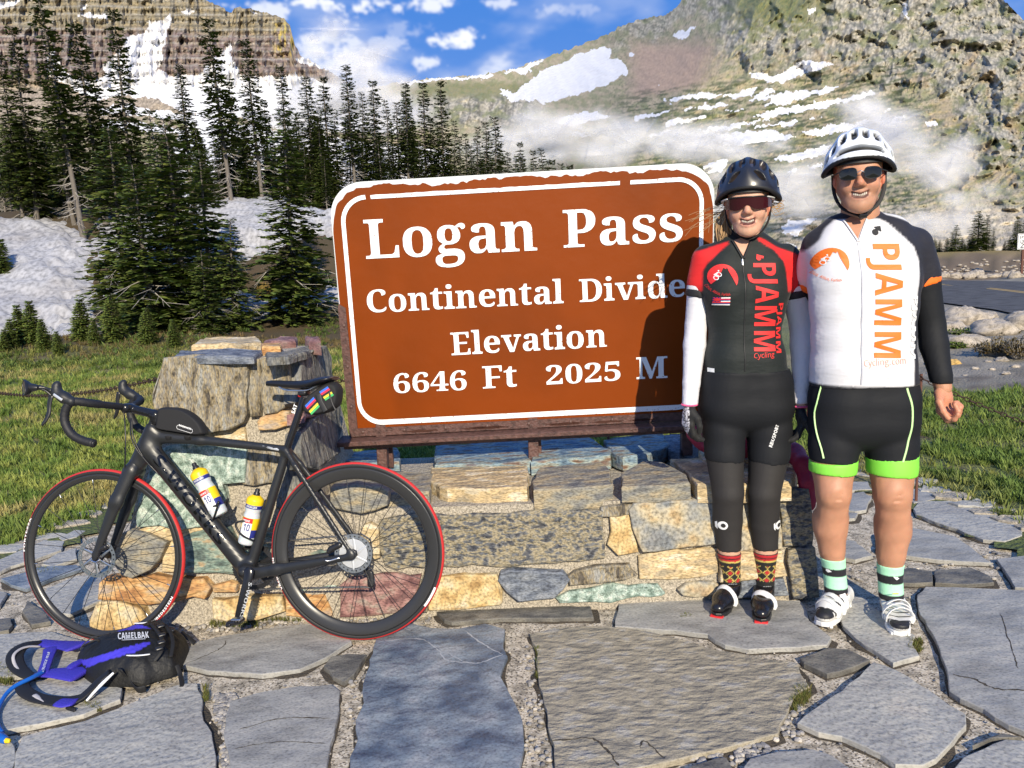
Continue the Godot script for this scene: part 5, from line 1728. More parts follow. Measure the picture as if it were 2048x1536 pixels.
func rrect(x0: float, y0: float, x1: float, y1: float, rt: float, rb: float, n := 10) -> Array:
	var o := []
	for q in [[x1 - rb, y0 + rb, -90, rb], [x1 - rt, y1 - rt, 0, rt], [x0 + rt, y1 - rt, 90, rt], [x0 + rb, y0 + rb, 180, rb]]:
		for i in n + 1:
			var a := deg_to_rad(q[2] + 90.0 * i / n)
			o.append(Vector2(q[0] + cos(a) * q[3], q[1] + sin(a) * q[3]))
	return o
func pass_sign() -> void:
	var n := Vector3(sin(deg_to_rad(-1.0)), sin(deg_to_rad(-4.0)), 1).normalized()
	var pl := Plane(n, at(1060, 600, -3.76))
	SB = [onp(702, 871, pl), onp(1421, 835, pl), onp(1430, 323, pl), onp(656, 367, pl), n]
	var t := thing("pass_sign", "large brown pass sign with white serif lettering and peeling white top edge", "sign", sg(0.84, -0.25))
	var back := MB.new()
	sheet(back, rrect(0, 0, 1.688, 1.152, 0.145, 0.004), 0.0, 0.03)
	part(t, "panel", back.mesh(false), M.sign_metal)
	# the brown film has shrunk away from the upper edge in ragged bites
	var fn := fnl(9, 3.5, 4)
	var o := []
	for p in rrect(0.004, 0.004, 1.684, 1.148, 0.141, 0.004, 14):
		o.append(p)
	var fine := []
	for i in o.size():
		var a: Vector2 = o[i]; var b: Vector2 = o[(i + 1) % o.size()]
		var k := maxi(1, int(a.distance_to(b) / 0.012))
		for j in k:
			fine.append(a.lerp(b, float(j) / k))
	var film := []
	for p in fine:
		var w := sstep(0.93, 1.05, p.y)
		var nz := fn.get_noise_2d(p.x * 1.0, p.y) + 0.5 * fn.get_noise_2d(p.x * 4.0, p.y * 4.0)
		var bite := w * (0.010 + 0.017 * maxf(0.0, nz + 0.15) + 0.005 * (nz + fn.get_noise_2d(p.x * 11.0, 5.0)))
		bite += w * 0.012 * sstep(0.25, 0.0, p.x)
		bite += w * 0.012 * sstep(1.45, 1.69, p.x) * 0.8
		film.append(p + (Vector2(0.84, 0.5) - p).normalized() * bite * Vector2(0.6, 1.0) + Vector2(0, -0.35 * bite))
	var fm := MB.new()
	sheet(fm, film, 0.003)
	part(t, "brown_film", fm.mesh(false), M.sign_brown)
	# white border line, worn through in two places along the top
	var bd := MB.new()
	var ro := rrect(0.044, 0.046, 1.688 - 0.047, 1.152 - 0.058, 0.115, 0.115, 12)
	var ri := rrect(0.044 + 0.019, 0.046 + 0.024, 1.688 - 0.047 - 0.018, 1.152 - 0.058 - 0.019, 0.098, 0.092, 12)
	for i in ro.size():
		var j := (i + 1) % ro.size()
		var a: Vector2 = ro[i]; var b: Vector2 = ro[j]; var c: Vector2 = ri[j]; var d: Vector2 = ri[i]
		if a.y > 1.05 and b.y > 1.05 and absf(a.x - b.x) > 0.5:
			var steps := 60
			for k in steps:
				var u := (k + 0.5) / steps
				var x := lerpf(a.x, b.x, u)
				if (x > 1.285 and x < 1.325) or (x > 0.165 and x < 0.183):
					continue
				var u0 := float(k) / steps
				var u1 := (k + 1.0) / steps
				var e0 := 0.0035 * (fn.get_noise_1d(u0 * 40.0) + 0.4)
				var e1 := 0.0035 * (fn.get_noise_1d(u1 * 40.0) + 0.4)
				var p0 := a.lerp(b, u0) - Vector2(0, e0); var p1 := a.lerp(b, u1) - Vector2(0, e1)
				var p2 := d.lerp(c, u1); var p3 := d.lerp(c, u0)
				bd.quad_p(sg(p0.x, p0.y, 0.006), sg(p1.x, p1.y, 0.006), sg(p2.x, p2.y, 0.006), sg(p3.x, p3.y, 0.006))
			continue
		bd.quad_p(sg(a.x, a.y, 0.006), sg(b.x, b.y, 0.006), sg(c.x, c.y, 0.006), sg(d.x, d.y, 0.006))
	part(t, "border_line", bd.mesh(false), M.sign_white)
	var serif := font("Droid Serif", true)
	for w in [["Logan", 238, 557, 1112, 513, -16, -199], ["Pass", 1248, 500, 1856, 468, -6, -192], ["Continental", 246, 833, 1247, 783, -9, -117], ["Divide", 1330, 778, 1868, 750, -5, -116],
			["Elevation", 675, 1050, 1468, 1005, -8, -115], ["6646", 380, 1243, 752, 1225, -6, -100], ["Ft", 835, 1220, 1008, 1210, -5, -113], ["2025", 1160, 1200, 1538, 1178, -4, -98], ["M", 1620, 1172, 1778, 1165, -2, -111]]:
		var org := onp(640 + w[1] / 2.56, 300 + w[2] / 2.56, pl)
		var e := onp(640 + w[3] / 2.56, 300 + w[4] / 2.56, pl)
		var u := onp(640 + (w[1] + w[5]) / 2.56, 300 + (w[2] + w[6]) / 2.56, pl)
		var mb := MB.new()
		lettering(mb, w[0], serif, org, e - org, u - org, n, 0.0065)
		# one piece of film per letter: split where the lettering leaves a gap
		var spans := []
		var dir := (e - org) / (e - org).length_squared()
		for i in range(0, mb.ix.size(), 3):
			var u0 := (mb.v[mb.ix[i]] - org).dot(dir)
			var u1 := (mb.v[mb.ix[i + 1]] - org).dot(dir)
			var u2 := (mb.v[mb.ix[i + 2]] - org).dot(dir)
			spans.append([minf(u0, minf(u1, u2)), maxf(u0, maxf(u1, u2)), i])
		spans.sort_custom(func(a, b): return a[0] < b[0])
		var cur := MB.new()
		var end := -1.0
		for q in spans:
			if end >= 0.0 and q[0] > end + 0.002:
				part(t, "letter", cur.mesh(false), M.sign_white)
				cur = MB.new()
			end = maxf(end, q[1])
			cur.tri_p(mb.v[mb.ix[q[2]]], mb.v[mb.ix[q[2] + 2]], mb.v[mb.ix[q[2] + 1]])
		part(t, "letter", cur.mesh(false), M.sign_white)
	# angle-iron frame at the foot and lower left, with its screws
	var fr := MB.new()
	sheet(fr, [Vector2(-0.004, -0.004), Vector2(1.692, -0.004), Vector2(1.692, 0.034), Vector2(0.036, 0.034), Vector2(0.030, 0.60), Vector2(0.0, 0.62), Vector2(-0.004, 0.60)], 0.011, 0.045)
	part(t, "frame", fr.mesh(false), M.sign_frame)
	var led := MB.new()
	var up := (SB[3] - SB[0] as Vector3).normalized()
	var ex := (SB[1] - SB[0] as Vector3).normalized()
	bbox(led, Transform3D(Basis(ex, up, n), sg(0.832, -0.020, 0.022)), Vector3(1.76, 0.022, 0.13), 0.003)
	bbox(led, Transform3D(Basis(ex, up, n), sg(0.832, -0.046, 0.0)), Vector3(1.72, 0.028, 0.06), 0.003)
	part(t, "ledge", led.mesh(false), M.sign_frame)
	var sc := [Vector2(0.016, 0.52), Vector2(0.016, 0.33), Vector2(0.016, 0.14)]
	for i in 9:
		sc.append(Vector2(0.06 + i * 0.195, 0.016))
	for p in sc:
		var mb := MB.new()
		lathe(mb, Transform3D(Basis(ex, n, -up), sg(p.x, p.y, 0.011)), [Vector2(0.0075, -0.001), Vector2(0.0075, 0.002), Vector2(0.005, 0.0038), Vector2(0.0001, 0.004)], 10)
		part(t, "screw", mb.mesh(), M.sign_screw)
	# flaking paint and rust along the foot
	rng.seed = 12
	for i in 9:
		var x := rr(0.3, 1.5)
		var w := rr(0.03, 0.10)
		var pts := []
		for k in 14:
			var a := TAU * k / 14
			pts.append(Vector2(x + cos(a) * w * rr(0.6, 1.1), 0.009 + sin(a) * 0.007 * rr(0.4, 1.2)))
		var mb := MB.new()
		sheet(mb, pts, 0.0125)
		part(t, "rust_patch", mb.mesh(false), M.rust)
	# posts down to the bench
	for q in [[762, 930], [1068, 926], [1376, 900]]:
		var f := at(q[0], q[1], -3.77)
		var top := f + Vector3(0, 0.75, 0)
		top = top - n * (top - SB[0]).dot(n) - n * 0.065
		f = Vector3(f.x, f.y - 0.03, top.z)
		var mb := MB.new()
		bbox(mb, Transform3D(Basis(ex, (top - f).normalized(), ex.cross((top - f).normalized())), (f + top) * 0.5), Vector3(0.048, (top - f).length(), 0.06), 0.003)
		bbox(mb, Transform3D(Basis(ex, up, n), f + Vector3(0.028, 0.12, -0.05)), Vector3(0.022, 0.26, 0.03), 0.002)
		part(t, "post", mb.mesh(false), M.sign_frame)
# ---------- the road bicycle ----------
var BU: Vector3      # along the bicycle, front to rear
var BV: Vector3      # up in its leaning plane
var BN: Vector3      # towards the viewer
var BR: Vector3
func bp(x: float, y: float, w := 0.0) -> Vector3:      # traced in the plane w in front of the middle plane
	return onp(x, y, Plane(BN, BN.dot(BR) + w))
func bq(x: float, y: float, w := 0.0) -> Vector3:      # traced in the middle plane, then moved sideways
	return onp(x, y, Plane(BN, BN.dot(BR))) + BN * w

func bent_text(mb: MB, txt: String, fnt: Font, height: float, width: float, fn: Callable) -> void:
	var m := MB.new()
	lettering(m, txt, fnt, Vector3.ZERO, Vector3(width, 0, 0), Vector3(0, height, 0), Vector3(0, 0, 1), 0.0, 0.006)
	var s := mb.v.size()
	for p in m.v:
		mb.add(fn.call(p.x, p.y))
	for t in range(0, m.ix.size(), 3):
		if mb.v[s + m.ix[t]].x < 1e8 and mb.v[s + m.ix[t + 1]].x < 1e8 and mb.v[s + m.ix[t + 2]].x < 1e8:
			for k in 3:
				mb.ix.append(s + m.ix[t + k])
	for i in range(s, mb.v.size()):
		if mb.v[i].x > 1e8:
			mb.v[i] = mb.v[s] if mb.v[s].x < 1e8 else Vector3.ZERO

func wheel(bike: Node3D, c: Vector3, r: float, deep: float, rotor_r: float, seed_: int) -> void:
	var xf := Transform3D(Basis(BU, BN, BU.cross(BN)), c)
	var w := Node3D.new()
	named(w, "wheel", bike)
	var tyre := MB.new()
	var tread := MB.new()
	var pr := []
	for i in 13:
		var a := deg_to_rad(-62.0 + 124.0 * i / 12)
		pr.append(Vector2(r - 0.0128 + 0.0130 * cos(a), 0.0130 * sin(a)))
	lathe(tread, xf, pr, 96)
	pr = []
	for i in 15:
		var a := deg_to_rad(58.0 + 244.0 * i / 14)
		pr.append(Vector2(r - 0.0128 + 0.0126 * cos(a), 0.0126 * sin(a)))
	lathe(tyre, xf, pr, 96)
	part(w, "tyre", tyre.mesh(), M.rubber)
	part(w, "tread", tread.mesh(), M.red_rubber)
	var rim := MB.new()
	var ro := r - 0.019
	lathe(rim, xf, [Vector2(ro, 0.0125), Vector2(ro - 0.006, 0.0132), Vector2(ro - deep * 0.55, 0.012), Vector2(ro - deep * 0.9, 0.006), Vector2(ro - deep, 0.0), Vector2(ro - deep * 0.9, -0.006), Vector2(ro - deep * 0.55, -0.012), Vector2(ro - 0.006, -0.0132), Vector2(ro, -0.0125)], 96, true)
	part(w, "rim", rim.mesh(), M.rim_carbon)
	var hub := MB.new()
	lathe(hub, xf, [Vector2(0.0001, -0.055), Vector2(0.009, -0.055), Vector2(0.010, -0.034), Vector2(0.021, -0.031), Vector2(0.021, -0.027), Vector2(0.013, -0.02), Vector2(0.013, 0.02), Vector2(0.021, 0.027), Vector2(0.021, 0.031), Vector2(0.012, 0.034), Vector2(0.009, 0.055), Vector2(0.0001, 0.055)], 20)
	part(w, "hub", hub.mesh(), M.black_metal)
	var g := RandomNumberGenerator.new()
	g.seed = seed_
	for i in 24:
		var a := TAU * i / 24 + 0.1
		var b := a + (0.5 if (i / 2) % 2 == 0 else -0.5) * 1.2
		var sd := 1.0 if i % 2 == 0 else -1.0
		var sp := MB.new()
		tube(sp, [xf * Vector3(0.019 * cos(b), 0.029 * sd, -0.019 * sin(b)), xf * Vector3((ro - deep + 0.001) * cos(a), 0.002 * sd, -(ro - deep + 0.001) * sin(a))], 0.0013, null, 5)
		part(w, "spoke", sp.mesh(), M.black_metal)
		if i % 2 == 0 and deep < 0.03:
			var nip := MB.new()
			tube(nip, [xf * Vector3((ro - deep - 0.013) * cos(a), 0.002 * sd, -(ro - deep - 0.013) * sin(a)), xf * Vector3((ro - deep + 0.001) * cos(a), 0.002 * sd, -(ro - deep + 0.001) * sin(a))], 0.0024, null, 6)
			part(w, "nipple", nip.mesh(), M.chrome)
	# disc rotor: braking ring with slots of air, on spider arms
	var ring := MB.new()
	var arms := MB.new()
	var n := 72
	for i in n:
		var a0 := TAU * i / n
		var a1 := TAU * (i + 1) / n
		var slots := (i % 3 == 1)
		for band in ([[0.0, 0.30], [0.70, 1.0]] if slots else [[0.0, 1.0]]):
			var r0: float = rotor_r - 0.016 + 0.016 * band[0] + 0.0012 * sin(i * 1.05)
			var r1: float = rotor_r - 0.016 + 0.016 * band[1]
			for h in [0.0455, 0.0437]:
				var q := [xf * Vector3(r0 * cos(a0), h, -r0 * sin(a0)), xf * Vector3(r1 * cos(a0), h, -r1 * sin(a0)), xf * Vector3(r1 * cos(a1), h, -r1 * sin(a1)), xf * Vector3(r0 * cos(a1), h, -r0 * sin(a1))]
				if h > 0.044:
					ring.quad_p(q[0], q[1], q[2], q[3])
				else:
					ring.quad_p(q[3], q[2], q[1], q[0])
	part(w, "brake_rotor", ring.mesh(false), M.chrome)
	for i in 6:
		var a := TAU * i / 6
		tube(arms, [xf * Vector3(0.014 * cos(a), 0.0445, -0.014 * sin(a)), xf * Vector3((rotor_r - 0.013) * cos(a + 0.5), 0.0445, -(rotor_r - 0.013) * sin(a + 0.5))], [0.007, 0.004], 0.0012, 6, BN)
	if deep > 0.03:
		lathe(arms, xf, [Vector2(0.018, 0.0448), Vector2(rotor_r - 0.018, 0.0448), Vector2(rotor_r - 0.018, 0.0442), Vector2(0.018, 0.0442)], 40, true)
	part(w, "rotor_carrier", arms.mesh(), M.alloy if deep > 0.03 else M.chrome)
	var cap := MB.new()
	lathe(cap, xf, [Vector2(0.017, 0.044), Vector2(0.017, 0.050), Vector2(0.008, 0.053), Vector2(0.0001, 0.053)], 20)
	part(w, "lock_ring", cap.mesh(), M.black_metal)

func bicycle() -> void:
	BR = gp(714, 1279.5, 0.003)
	var bf := gp(207, 1282, 0.003)
	BU = (BR - bf).normalized()
	var up0 := (Vector3.UP - BU * BU.y).normalized()
	var n0 := BU.cross(up0)
	BV = up0 * cos(deg_to_rad(7.0)) - n0 * sin(deg_to_rad(7.0))
	BN = BU.cross(BV)
	var bike := thing("road_bicycle", "matt black carbon road bicycle with red tyres leaning against the stone pillar", "bicycle", (BR + bf) * 0.5)
	var rc := bq(714, 1102)
	var rr_ := (rc - BR).dot(BV)
	var fc := bq(207.5, 1110)
	var fr := (fc - bf).dot(BV)
	wheel(bike, fc, fr, 0.024, 0.080, 3)
	wheel(bike, rc, rr_, 0.047, 0.074, 4)
	# tyre print
	var white := MB.new()
	for q in [[fc, fr, "VREDESTEIN", -52.0, 22.0, 0.009], [fc, fr, "FORTEZZA", 176.0, -24.0, 0.006], [rc, rr_, "VREDESTEIN", 205.0, -22.0, 0.006]]:
		var c: Vector3 = q[0]
		var r: float = q[1]
		var a0 := deg_to_rad(q[3])
		var sp := deg_to_rad(absf(q[4]))
		var sg_ := signf(q[4])
		bent_text(white, q[2], font("Droid Sans", true), q[5], sp * r, func(x, y):
			var a: float = a0 + sg_ * x / r
			var rd: float = r - 0.0115 + y if sg_ < 0 else r - 0.0055 - y
			return c + BU * cos(a) * rd + BV * sin(a) * rd + BN * 0.0135)
	for k in 9:
		var a0 := deg_to_rad(-25.0 - k * 1.6)
		var a1 := deg_to_rad(-26.6 - k * 1.6)
		for rds in [[rr_ - 0.0125, rr_ - 0.0045]]:
			white.quad_p(rc + (BU * cos(a0) + BV * sin(a0)) * rds[0] + BN * 0.0134, rc + (BU * cos(a1) + BV * sin(a1)) * rds[0] + BN * 0.0134, rc + (BU * cos(a1) + BV * sin(a1)) * rds[1] + BN * 0.0118, rc + (BU * cos(a0) + BV * sin(a0)) * rds[1] + BN * 0.0118)
	part(bike, "tyre_print", white.mesh(false), M.print_white)
	# frame
	var b := Blob.new()
	b.cap(bq(304, 858), bq(277, 926), 0.027, 0.034, 0.03)
	b.cap(bq(318, 873), bq(400, 880), 0.027, 0.019, 0.03, 0.8, BN)
	b.cap(bq(400, 880), bq(566, 898), 0.019, 0.0145, 0.02, 1.0, BN)
	b.cap(bq(302, 900), bq(488, 1130), 0.036, 0.036, 0.035, 0.85, BN)
	b.cap(bq(573, 902), bq(506, 1118), 0.0165, 0.022, 0.02)
	b.cap(bq(498, 1139, -0.036), bq(498, 1139, 0.036), 0.028, 0.028, 0.022)
	for s in [-1.0, 1.0]:
		b.cap(bq(515, 1143, 0.034 * s), bq(560, 1134, 0.040 * s), 0.024, 0.021, 0.025, 0.7, BN)
		b.cap(bq(560, 1134, 0.040 * s), bq(711, 1106, 0.062 * s), 0.021, 0.0125, 0.02, 0.7, BN)
		b.cap(bq(574, 900, 0.010 * s), bq(596, 930, 0.028 * s), 0.0125, 0.0105, 0.012)
		b.cap(bq(596, 930, 0.028 * s), bq(711, 1098, 0.060 * s), 0.0105, 0.0085, 0.01)
		b.ball(bq(713, 1103, 0.061 * s), 0.018, 0.015, 0.4, BN)
	var mb := MB.new()
	b.build(mb, 0.0055)
	part(bike, "frame", mb.mesh(), M.carbon)
	var f := Blob.new()
	f.cap(bq(275, 926), bq(270, 940), 0.032, 0.034, 0.025)
	for s in [-1.0, 1.0]:
		f.cap(bq(268, 942, 0.030 * s), bq(246, 1000, 0.046 * s), 0.030, 0.026, 0.02, 0.62, BN)
		f.cap(bq(246, 1000, 0.046 * s), bq(207, 1108, 0.055 * s), 0.026, 0.0145, 0.02, 0.62, BN)
	mb = MB.new()
	f.build(mb, 0.0055)
	part(bike, "fork", mb.mesh(), M.carbon)
	# gloss lettering down the down tube
	var dtx := MB.new()
	var l := b.all()
	var d0 := bq(320, 912, 0.1)
	var d1 := bq(452, 1082, 0.1)
	var dx := (d1 - d0)
	var dy := BN.cross(dx.normalized())
	bent_text(dtx, "S-WORKS", font("Droid Sans", true), 0.038, dx.length(), func(x, y):
		return onto(b, l, d0 + dx.normalized() * x + dy * (y - 0.019), -BN, 0.0012, 0.2))
	part(bike, "frame_lettering", dtx.mesh(), M.carbon_mark)
	var hl := MB.new()
	for q in [[322, 896, 330, 905], [341, 918, 349, 927], [361, 944, 368, 953], [377, 964, 384, 973], [396, 988, 402, 996], [426, 1026, 431, 1033]]:
		tube(hl, [bq(q[0], q[1], 0.027) , bq(q[2], q[3], 0.027)], 0.0014, null, 5)
	part(bike, "frame_sheen_mark", hl.mesh(), M.carbon_mark).set_meta("kind", "stuff")
	var ttl := MB.new()
	tube(ttl, [bq(528, 893, 0.012), bq(564, 899, 0.012)], 0.006, 0.003, 8, BN)
	part(bike, "top_tube_badge", ttl.mesh(), M.alloy)
	# seat post, saddle, rails
	mb = MB.new()
	tube(mb, [bq(573, 900), bq(608, 796)], 0.0142, null, 16)
	part(bike, "seat_post", mb.mesh(), M.carbon_gloss)
	mb = MB.new()
	lathe(mb, Transform3D(Basis(BU, BN, BU.cross(BN)), bq(602, 791, 0.012)), [Vector2(0.006, 0.0), Vector2(0.006, 0.006), Vector2(0.0001, 0.007)], 12)
	part(bike, "clamp_bolt", mb.mesh(), M.red_dot)
	mb = MB.new()
	lettering(mb, "SAT", font("Droid Sans", true), bq(592, 828, 0.016), bq(598, 810, 0.016) - bq(592, 828, 0.016), (bq(590, 826, 0.016) - bq(594, 828, 0.016)) * 1.6, BN, 0.0)
	part(bike, "post_print", mb.mesh(false), M.print_white)
	mb = MB.new()
	var st := [[534, 767, 0.013, 0.010], [548, 767, 0.019, 0.013], [575, 769, 0.024, 0.015], [600, 770, 0.034, 0.017], [622, 768, 0.050, 0.018], [640, 763, 0.063, 0.017], [655, 759, 0.068, 0.014], [668, 757, 0.062, 0.009], [672, 757, 0.045, 0.005]]
	var sx := []
	var sa := []
	var sb := []
	for q in st:
		sx.append(bq(q[0], q[1]))
		sa.append(q[2]); sb.append(q[3])
	tube(mb, spline(sx, 24), spline(sa, 24), spline(sb, 24), 18, BV)
	part(bike, "saddle", mb.mesh(), M.saddle)
	for s in [-1.0, 1.0]:
		mb = MB.new()
		tube(mb, spline([bq(556, 771, 0.008 * s), bq(572, 779, 0.018 * s), bq(590, 781, 0.021 * s), bq(618, 780, 0.021 * s), bq(645, 768, 0.026 * s)], 16), 0.0035, null, 8)
		part(bike, "saddle_rail", mb.mesh(), M.chrome)
	mb = MB.new()
	bbox(mb, Transform3D(Basis(BU, BV, BN), bq(608, 786)), Vector3(0.036, 0.022, 0.05), 0.006)
	part(bike, "saddle_clamp", mb.mesh(), M.black_metal)
	# stem, bars, hoods, levers
	mb = MB.new()
	tube(mb, [bq(311, 834), bq(298, 872)], 0.0175, null, 16)
	for k in 4:
		lathe(mb, Transform3D(Basis(BU, (bq(311, 834) - bq(298, 872)).normalized(), BN), bq(306.5 - k * 2.0, 846 + k * 3.6)), [Vector2(0.0185, -0.003), Vector2(0.0195, 0.0), Vector2(0.0185, 0.003)], 18)
	part(bike, "headset", mb.mesh(), M.black_metal)
	var stem := Blob.new()
	stem.cap(bq(313, 832), bq(311, 842), 0.021, 0.021, 0.01)
	stem.cap(bq(311, 829), bq(262, 817), 0.0185, 0.0165, 0.015)
	stem.cap(bq(258, 816, -0.022), bq(258, 816, 0.022), 0.0205, 0.0205, 0.008)
	mb = MB.new()
	stem.build(mb, 0.005)
	part(bike, "stem", mb.mesh(), M.carbon_gloss)
	var path := [[256, 815, 0.0], [225, 811.5, 0.08], [185, 807, 0.16], [152, 803, 0.203], [137, 809, 0.212], [129.5, 828, 0.213], [131, 848, 0.213], [143, 868, 0.213], [163, 880, 0.213], [188, 887, 0.213]]
	var pn := []
	for q in path:
		pn.append(bp(q[0], q[1], q[2]))
	var near := spline(pn, 48)
	var far := []
	for p in near:
		far.append(p - BN * 2.0 * BN.dot(p - bq(256, 815)))
	for side in [near, far]:
		mb = MB.new()
		var rad := []
		for i in side.size():
			rad.append(0.0138 if i < 9 else 0.0160 + 0.0006 * sin(i * 2.4))
		tube(mb, side, rad, null, 14)
		part(bike, "handlebar", mb.mesh(), M.bar_tape)
		mb = MB.new()
		var e: Vector3 = side[side.size() - 1]
		var dir: Vector3 = (e - side[side.size() - 3]).normalized()
		tube(mb, [e - dir * 0.002, e + dir * 0.004, e + dir * 0.006], [0.0145, 0.014, 0.009], null, 14)
		part(bike, "bar_plug", mb.mesh(), M.black_metal)
	for s in 2:
		var mir := func(x, y, w) -> Vector3:
			var p := bp(x, y, w)
			return p if s == 0 else p - BN * 2.0 * BN.dot(p - bq(256, 815))
		var h := Blob.new()
		h.chain([mir.call(143, 803, 0.213), mir.call(128, 795, 0.213), mir.call(114, 785, 0.212)], [0.019, 0.0205, 0.019], 0.012)
		h.chain([mir.call(114, 785, 0.212), mir.call(113, 773, 0.211), mir.call(115, 768, 0.211)], [0.0165, 0.0135, 0.0115], 0.014)
		mb = MB.new()
		h.build(mb, 0.005)
		part(bike, "brake_hood", mb.mesh(), M.hood)
		mb = MB.new()
		tube(mb, spline([mir.call(103, 790, 0.212), mir.call(99, 808, 0.214), mir.call(98, 824, 0.216), mir.call(93, 838, 0.220), mir.call(84, 851, 0.225)], 14), [0.009, 0.010, 0.010, 0.010, 0.0095, 0.009, 0.009, 0.009, 0.009, 0.0085, 0.008, 0.008, 0.007, 0.006, 0.004], 0.005, 10, BN)
		part(bike, "brake_lever", mb.mesh(), M.black_metal)
	mb = MB.new()
	tube(mb, [bp(107, 789, 0.235), bp(124, 800, 0.236)], 0.0055, 0.002, 8, BN)
	part(bike, "hood_badge", mb.mesh(), M.alloy)
	# mirror on a stalk
	mb = MB.new()
	tube(mb, spline([bp(104, 782, 0.215), bp(90, 776, 0.22), bp(78, 775, 0.225)], 8), [0.010, 0.008, 0.006, 0.005, 0.005, 0.006, 0.008, 0.009, 0.010], null, 10)
	tube(mb, spline([bp(104, 792, 0.215), bp(92, 782, 0.22), bp(80, 777, 0.225)], 8), 0.0045, null, 8)
	part(bike, "mirror_stalk", mb.mesh(), M.black_metal)
	var mc := bp(49, 775, 0.235)
	var mn := (BN * 0.75 - BU * 0.62 + BV * 0.1).normalized()
	var ml := (BV * 0.72 - BU * 0.6)
	ml = (ml - mn * ml.dot(mn)).normalized()
	var mx := Transform3D(Basis(mn.cross(ml) * -0.021, mn * 0.03, ml * 0.034), mc)
	mb = MB.new()
	lathe(mb, mx, [Vector2(0.0001, -1.0), Vector2(0.35, -0.92), Vector2(0.75, -0.6), Vector2(1.0, -0.1), Vector2(1.04, 0.1), Vector2(0.92, 0.12), Vector2(0.9, 0.06)], 24)
	tube(mb, [mc - mn * 0.012, bp(76, 775, 0.226)], [0.02, 0.010], null, 12)
	part(bike, "mirror_housing", mb.mesh(), M.black_metal)
	mb = MB.new()
	lathe(mb, mx, [Vector2(0.93, 0.06), Vector2(0.5, 0.09), Vector2(0.0001, 0.10)], 24)
	part(bike, "mirror_glass", mb.mesh(), M.mirror)
	# cables
	for q in [[[254, 824, 0.02], [262, 850, 0.04], [266, 885, 0.05], [263, 925, 0.045], [261, 945, 0.04]], [[272, 838, 0.03], [280, 872, 0.045], [300, 910, 0.05], [330, 948, 0.042]], [[268, 836, 0.02], [276, 866, 0.05], [290, 895, 0.06], [318, 935, 0.045]]]:
		var c := []
		for p in q:
			c.append(bq(p[0], p[1], p[2]))
		mb = MB.new()
		tube(mb, spline(c, 16), 0.0027, null, 6)
		part(bike, "cable", mb.mesh(), M.black_metal)
	# cranks, pedals, chain
	mb = MB.new()
	lathe(mb, Transform3D(Basis(BU, BN, BU.cross(BN)), bq(498, 1139)), [Vector2(0.0001, 0.04), Vector2(0.026, 0.04), Vector2(0.026, 0.048), Vector2(0.019, 0.05), Vector2(0.015, 0.062), Vector2(0.0001, 0.062)], 28)
	part(bike, "bottom_bracket", mb.mesh(), M.black_metal)
	mb = MB.new()
	tube(mb, spline([bp(499, 1135, 0.066), bp(495, 1160, 0.075), bp(484, 1205, 0.082), bp(476, 1240, 0.085), bp(475, 1248, 0.085)], 16), [0.012, 0.021, 0.021, 0.020, 0.019, 0.018, 0.018, 0.0175, 0.017, 0.017, 0.0165, 0.016, 0.016, 0.0155, 0.015, 0.013, 0.008], 0.009, 12, BN)
	part(bike, "crank_arm", mb.mesh(), M.carbon_gloss)
	mb = MB.new()
	var k0 := bp(498, 1164, 0.096)
	var k1 := bp(479, 1236, 0.099)
	lettering(mb, "S-WORKS", font("Droid Sans", true), k0 + BU * 0.0 , k1 - k0, (BN.cross(k1 - k0)).normalized() * 0.013, BN, 0.0)
	part(bike, "crank_lettering", mb.mesh(false), M.print_grey)
	mb = MB.new()
	bbox(mb, Transform3D(Basis(BU.rotated(BN, 0.2), BV.rotated(BN, 0.2), BN), bp(471, 1243, 0.118)), Vector3(0.062, 0.020, 0.050), 0.007)
	bbox(mb, Transform3D(Basis(BU.rotated(BN, 0.2), BV.rotated(BN, 0.2), BN), bp(462, 1247, 0.120)), Vector3(0.022, 0.014, 0.056), 0.004)
	tube(mb, [bp(476, 1246, 0.085), bp(472, 1243, 0.15)], 0.007, null, 10)
	part(bike, "pedal", mb.mesh(), M.black_metal)
	mb = MB.new()
	bbox(mb, Transform3D(Basis(BU, BV, BN), bp(474, 1238, 0.145)), Vector3(0.04, 0.008, 0.03), 0.003)
	part(bike, "pedal_spring", mb.mesh(), M.chrome)
	mb = MB.new()
	var cr := Transform3D(Basis(BU, BN, BU.cross(BN)), bq(498, 1139, -0.046))
	var tn := 104
	for i in tn:
		var a := TAU * i / tn
		var ro := 0.094 if i % 2 == 0 else 0.089
		mb.add(cr * Vector3(0.073 * cos(a), 0.002, -0.073 * sin(a)))
		mb.add(cr * Vector3(ro * cos(a), 0.0, -ro * sin(a)))
	for i in tn:
		var j := (i + 1) % tn
		mb.quad(i * 2, i * 2 + 1, j * 2 + 1, j * 2)
	for i in 5:
		var a := TAU * i / 5 + 0.4
		tube(mb, [bq(498, 1139, -0.046), cr * Vector3(0.078 * cos(a), 0, -0.078 * sin(a))], 0.012, 0.004, 8, BN)
	part(bike, "chainring", mb.mesh(false), M.black_metal)
	mb = MB.new()
	var ch := []
	var up_a := bq(498, 1139, -0.046) + BV * 0.090
	var lo_a := bq(498, 1139, -0.046) - BV * 0.090
	ch = [up_a - BU * 0.02, bq(700, 1074, -0.046), bq(716, 1073, -0.046), bq(734, 1085, -0.046), bq(736, 1110, -0.046), bq(728, 1128, -0.046), bq(733, 1150, -0.046), bq(742, 1168, -0.046), bq(733, 1181, -0.046), bq(718, 1180, -0.046), lo_a + BU * 0.01]
	var links := []
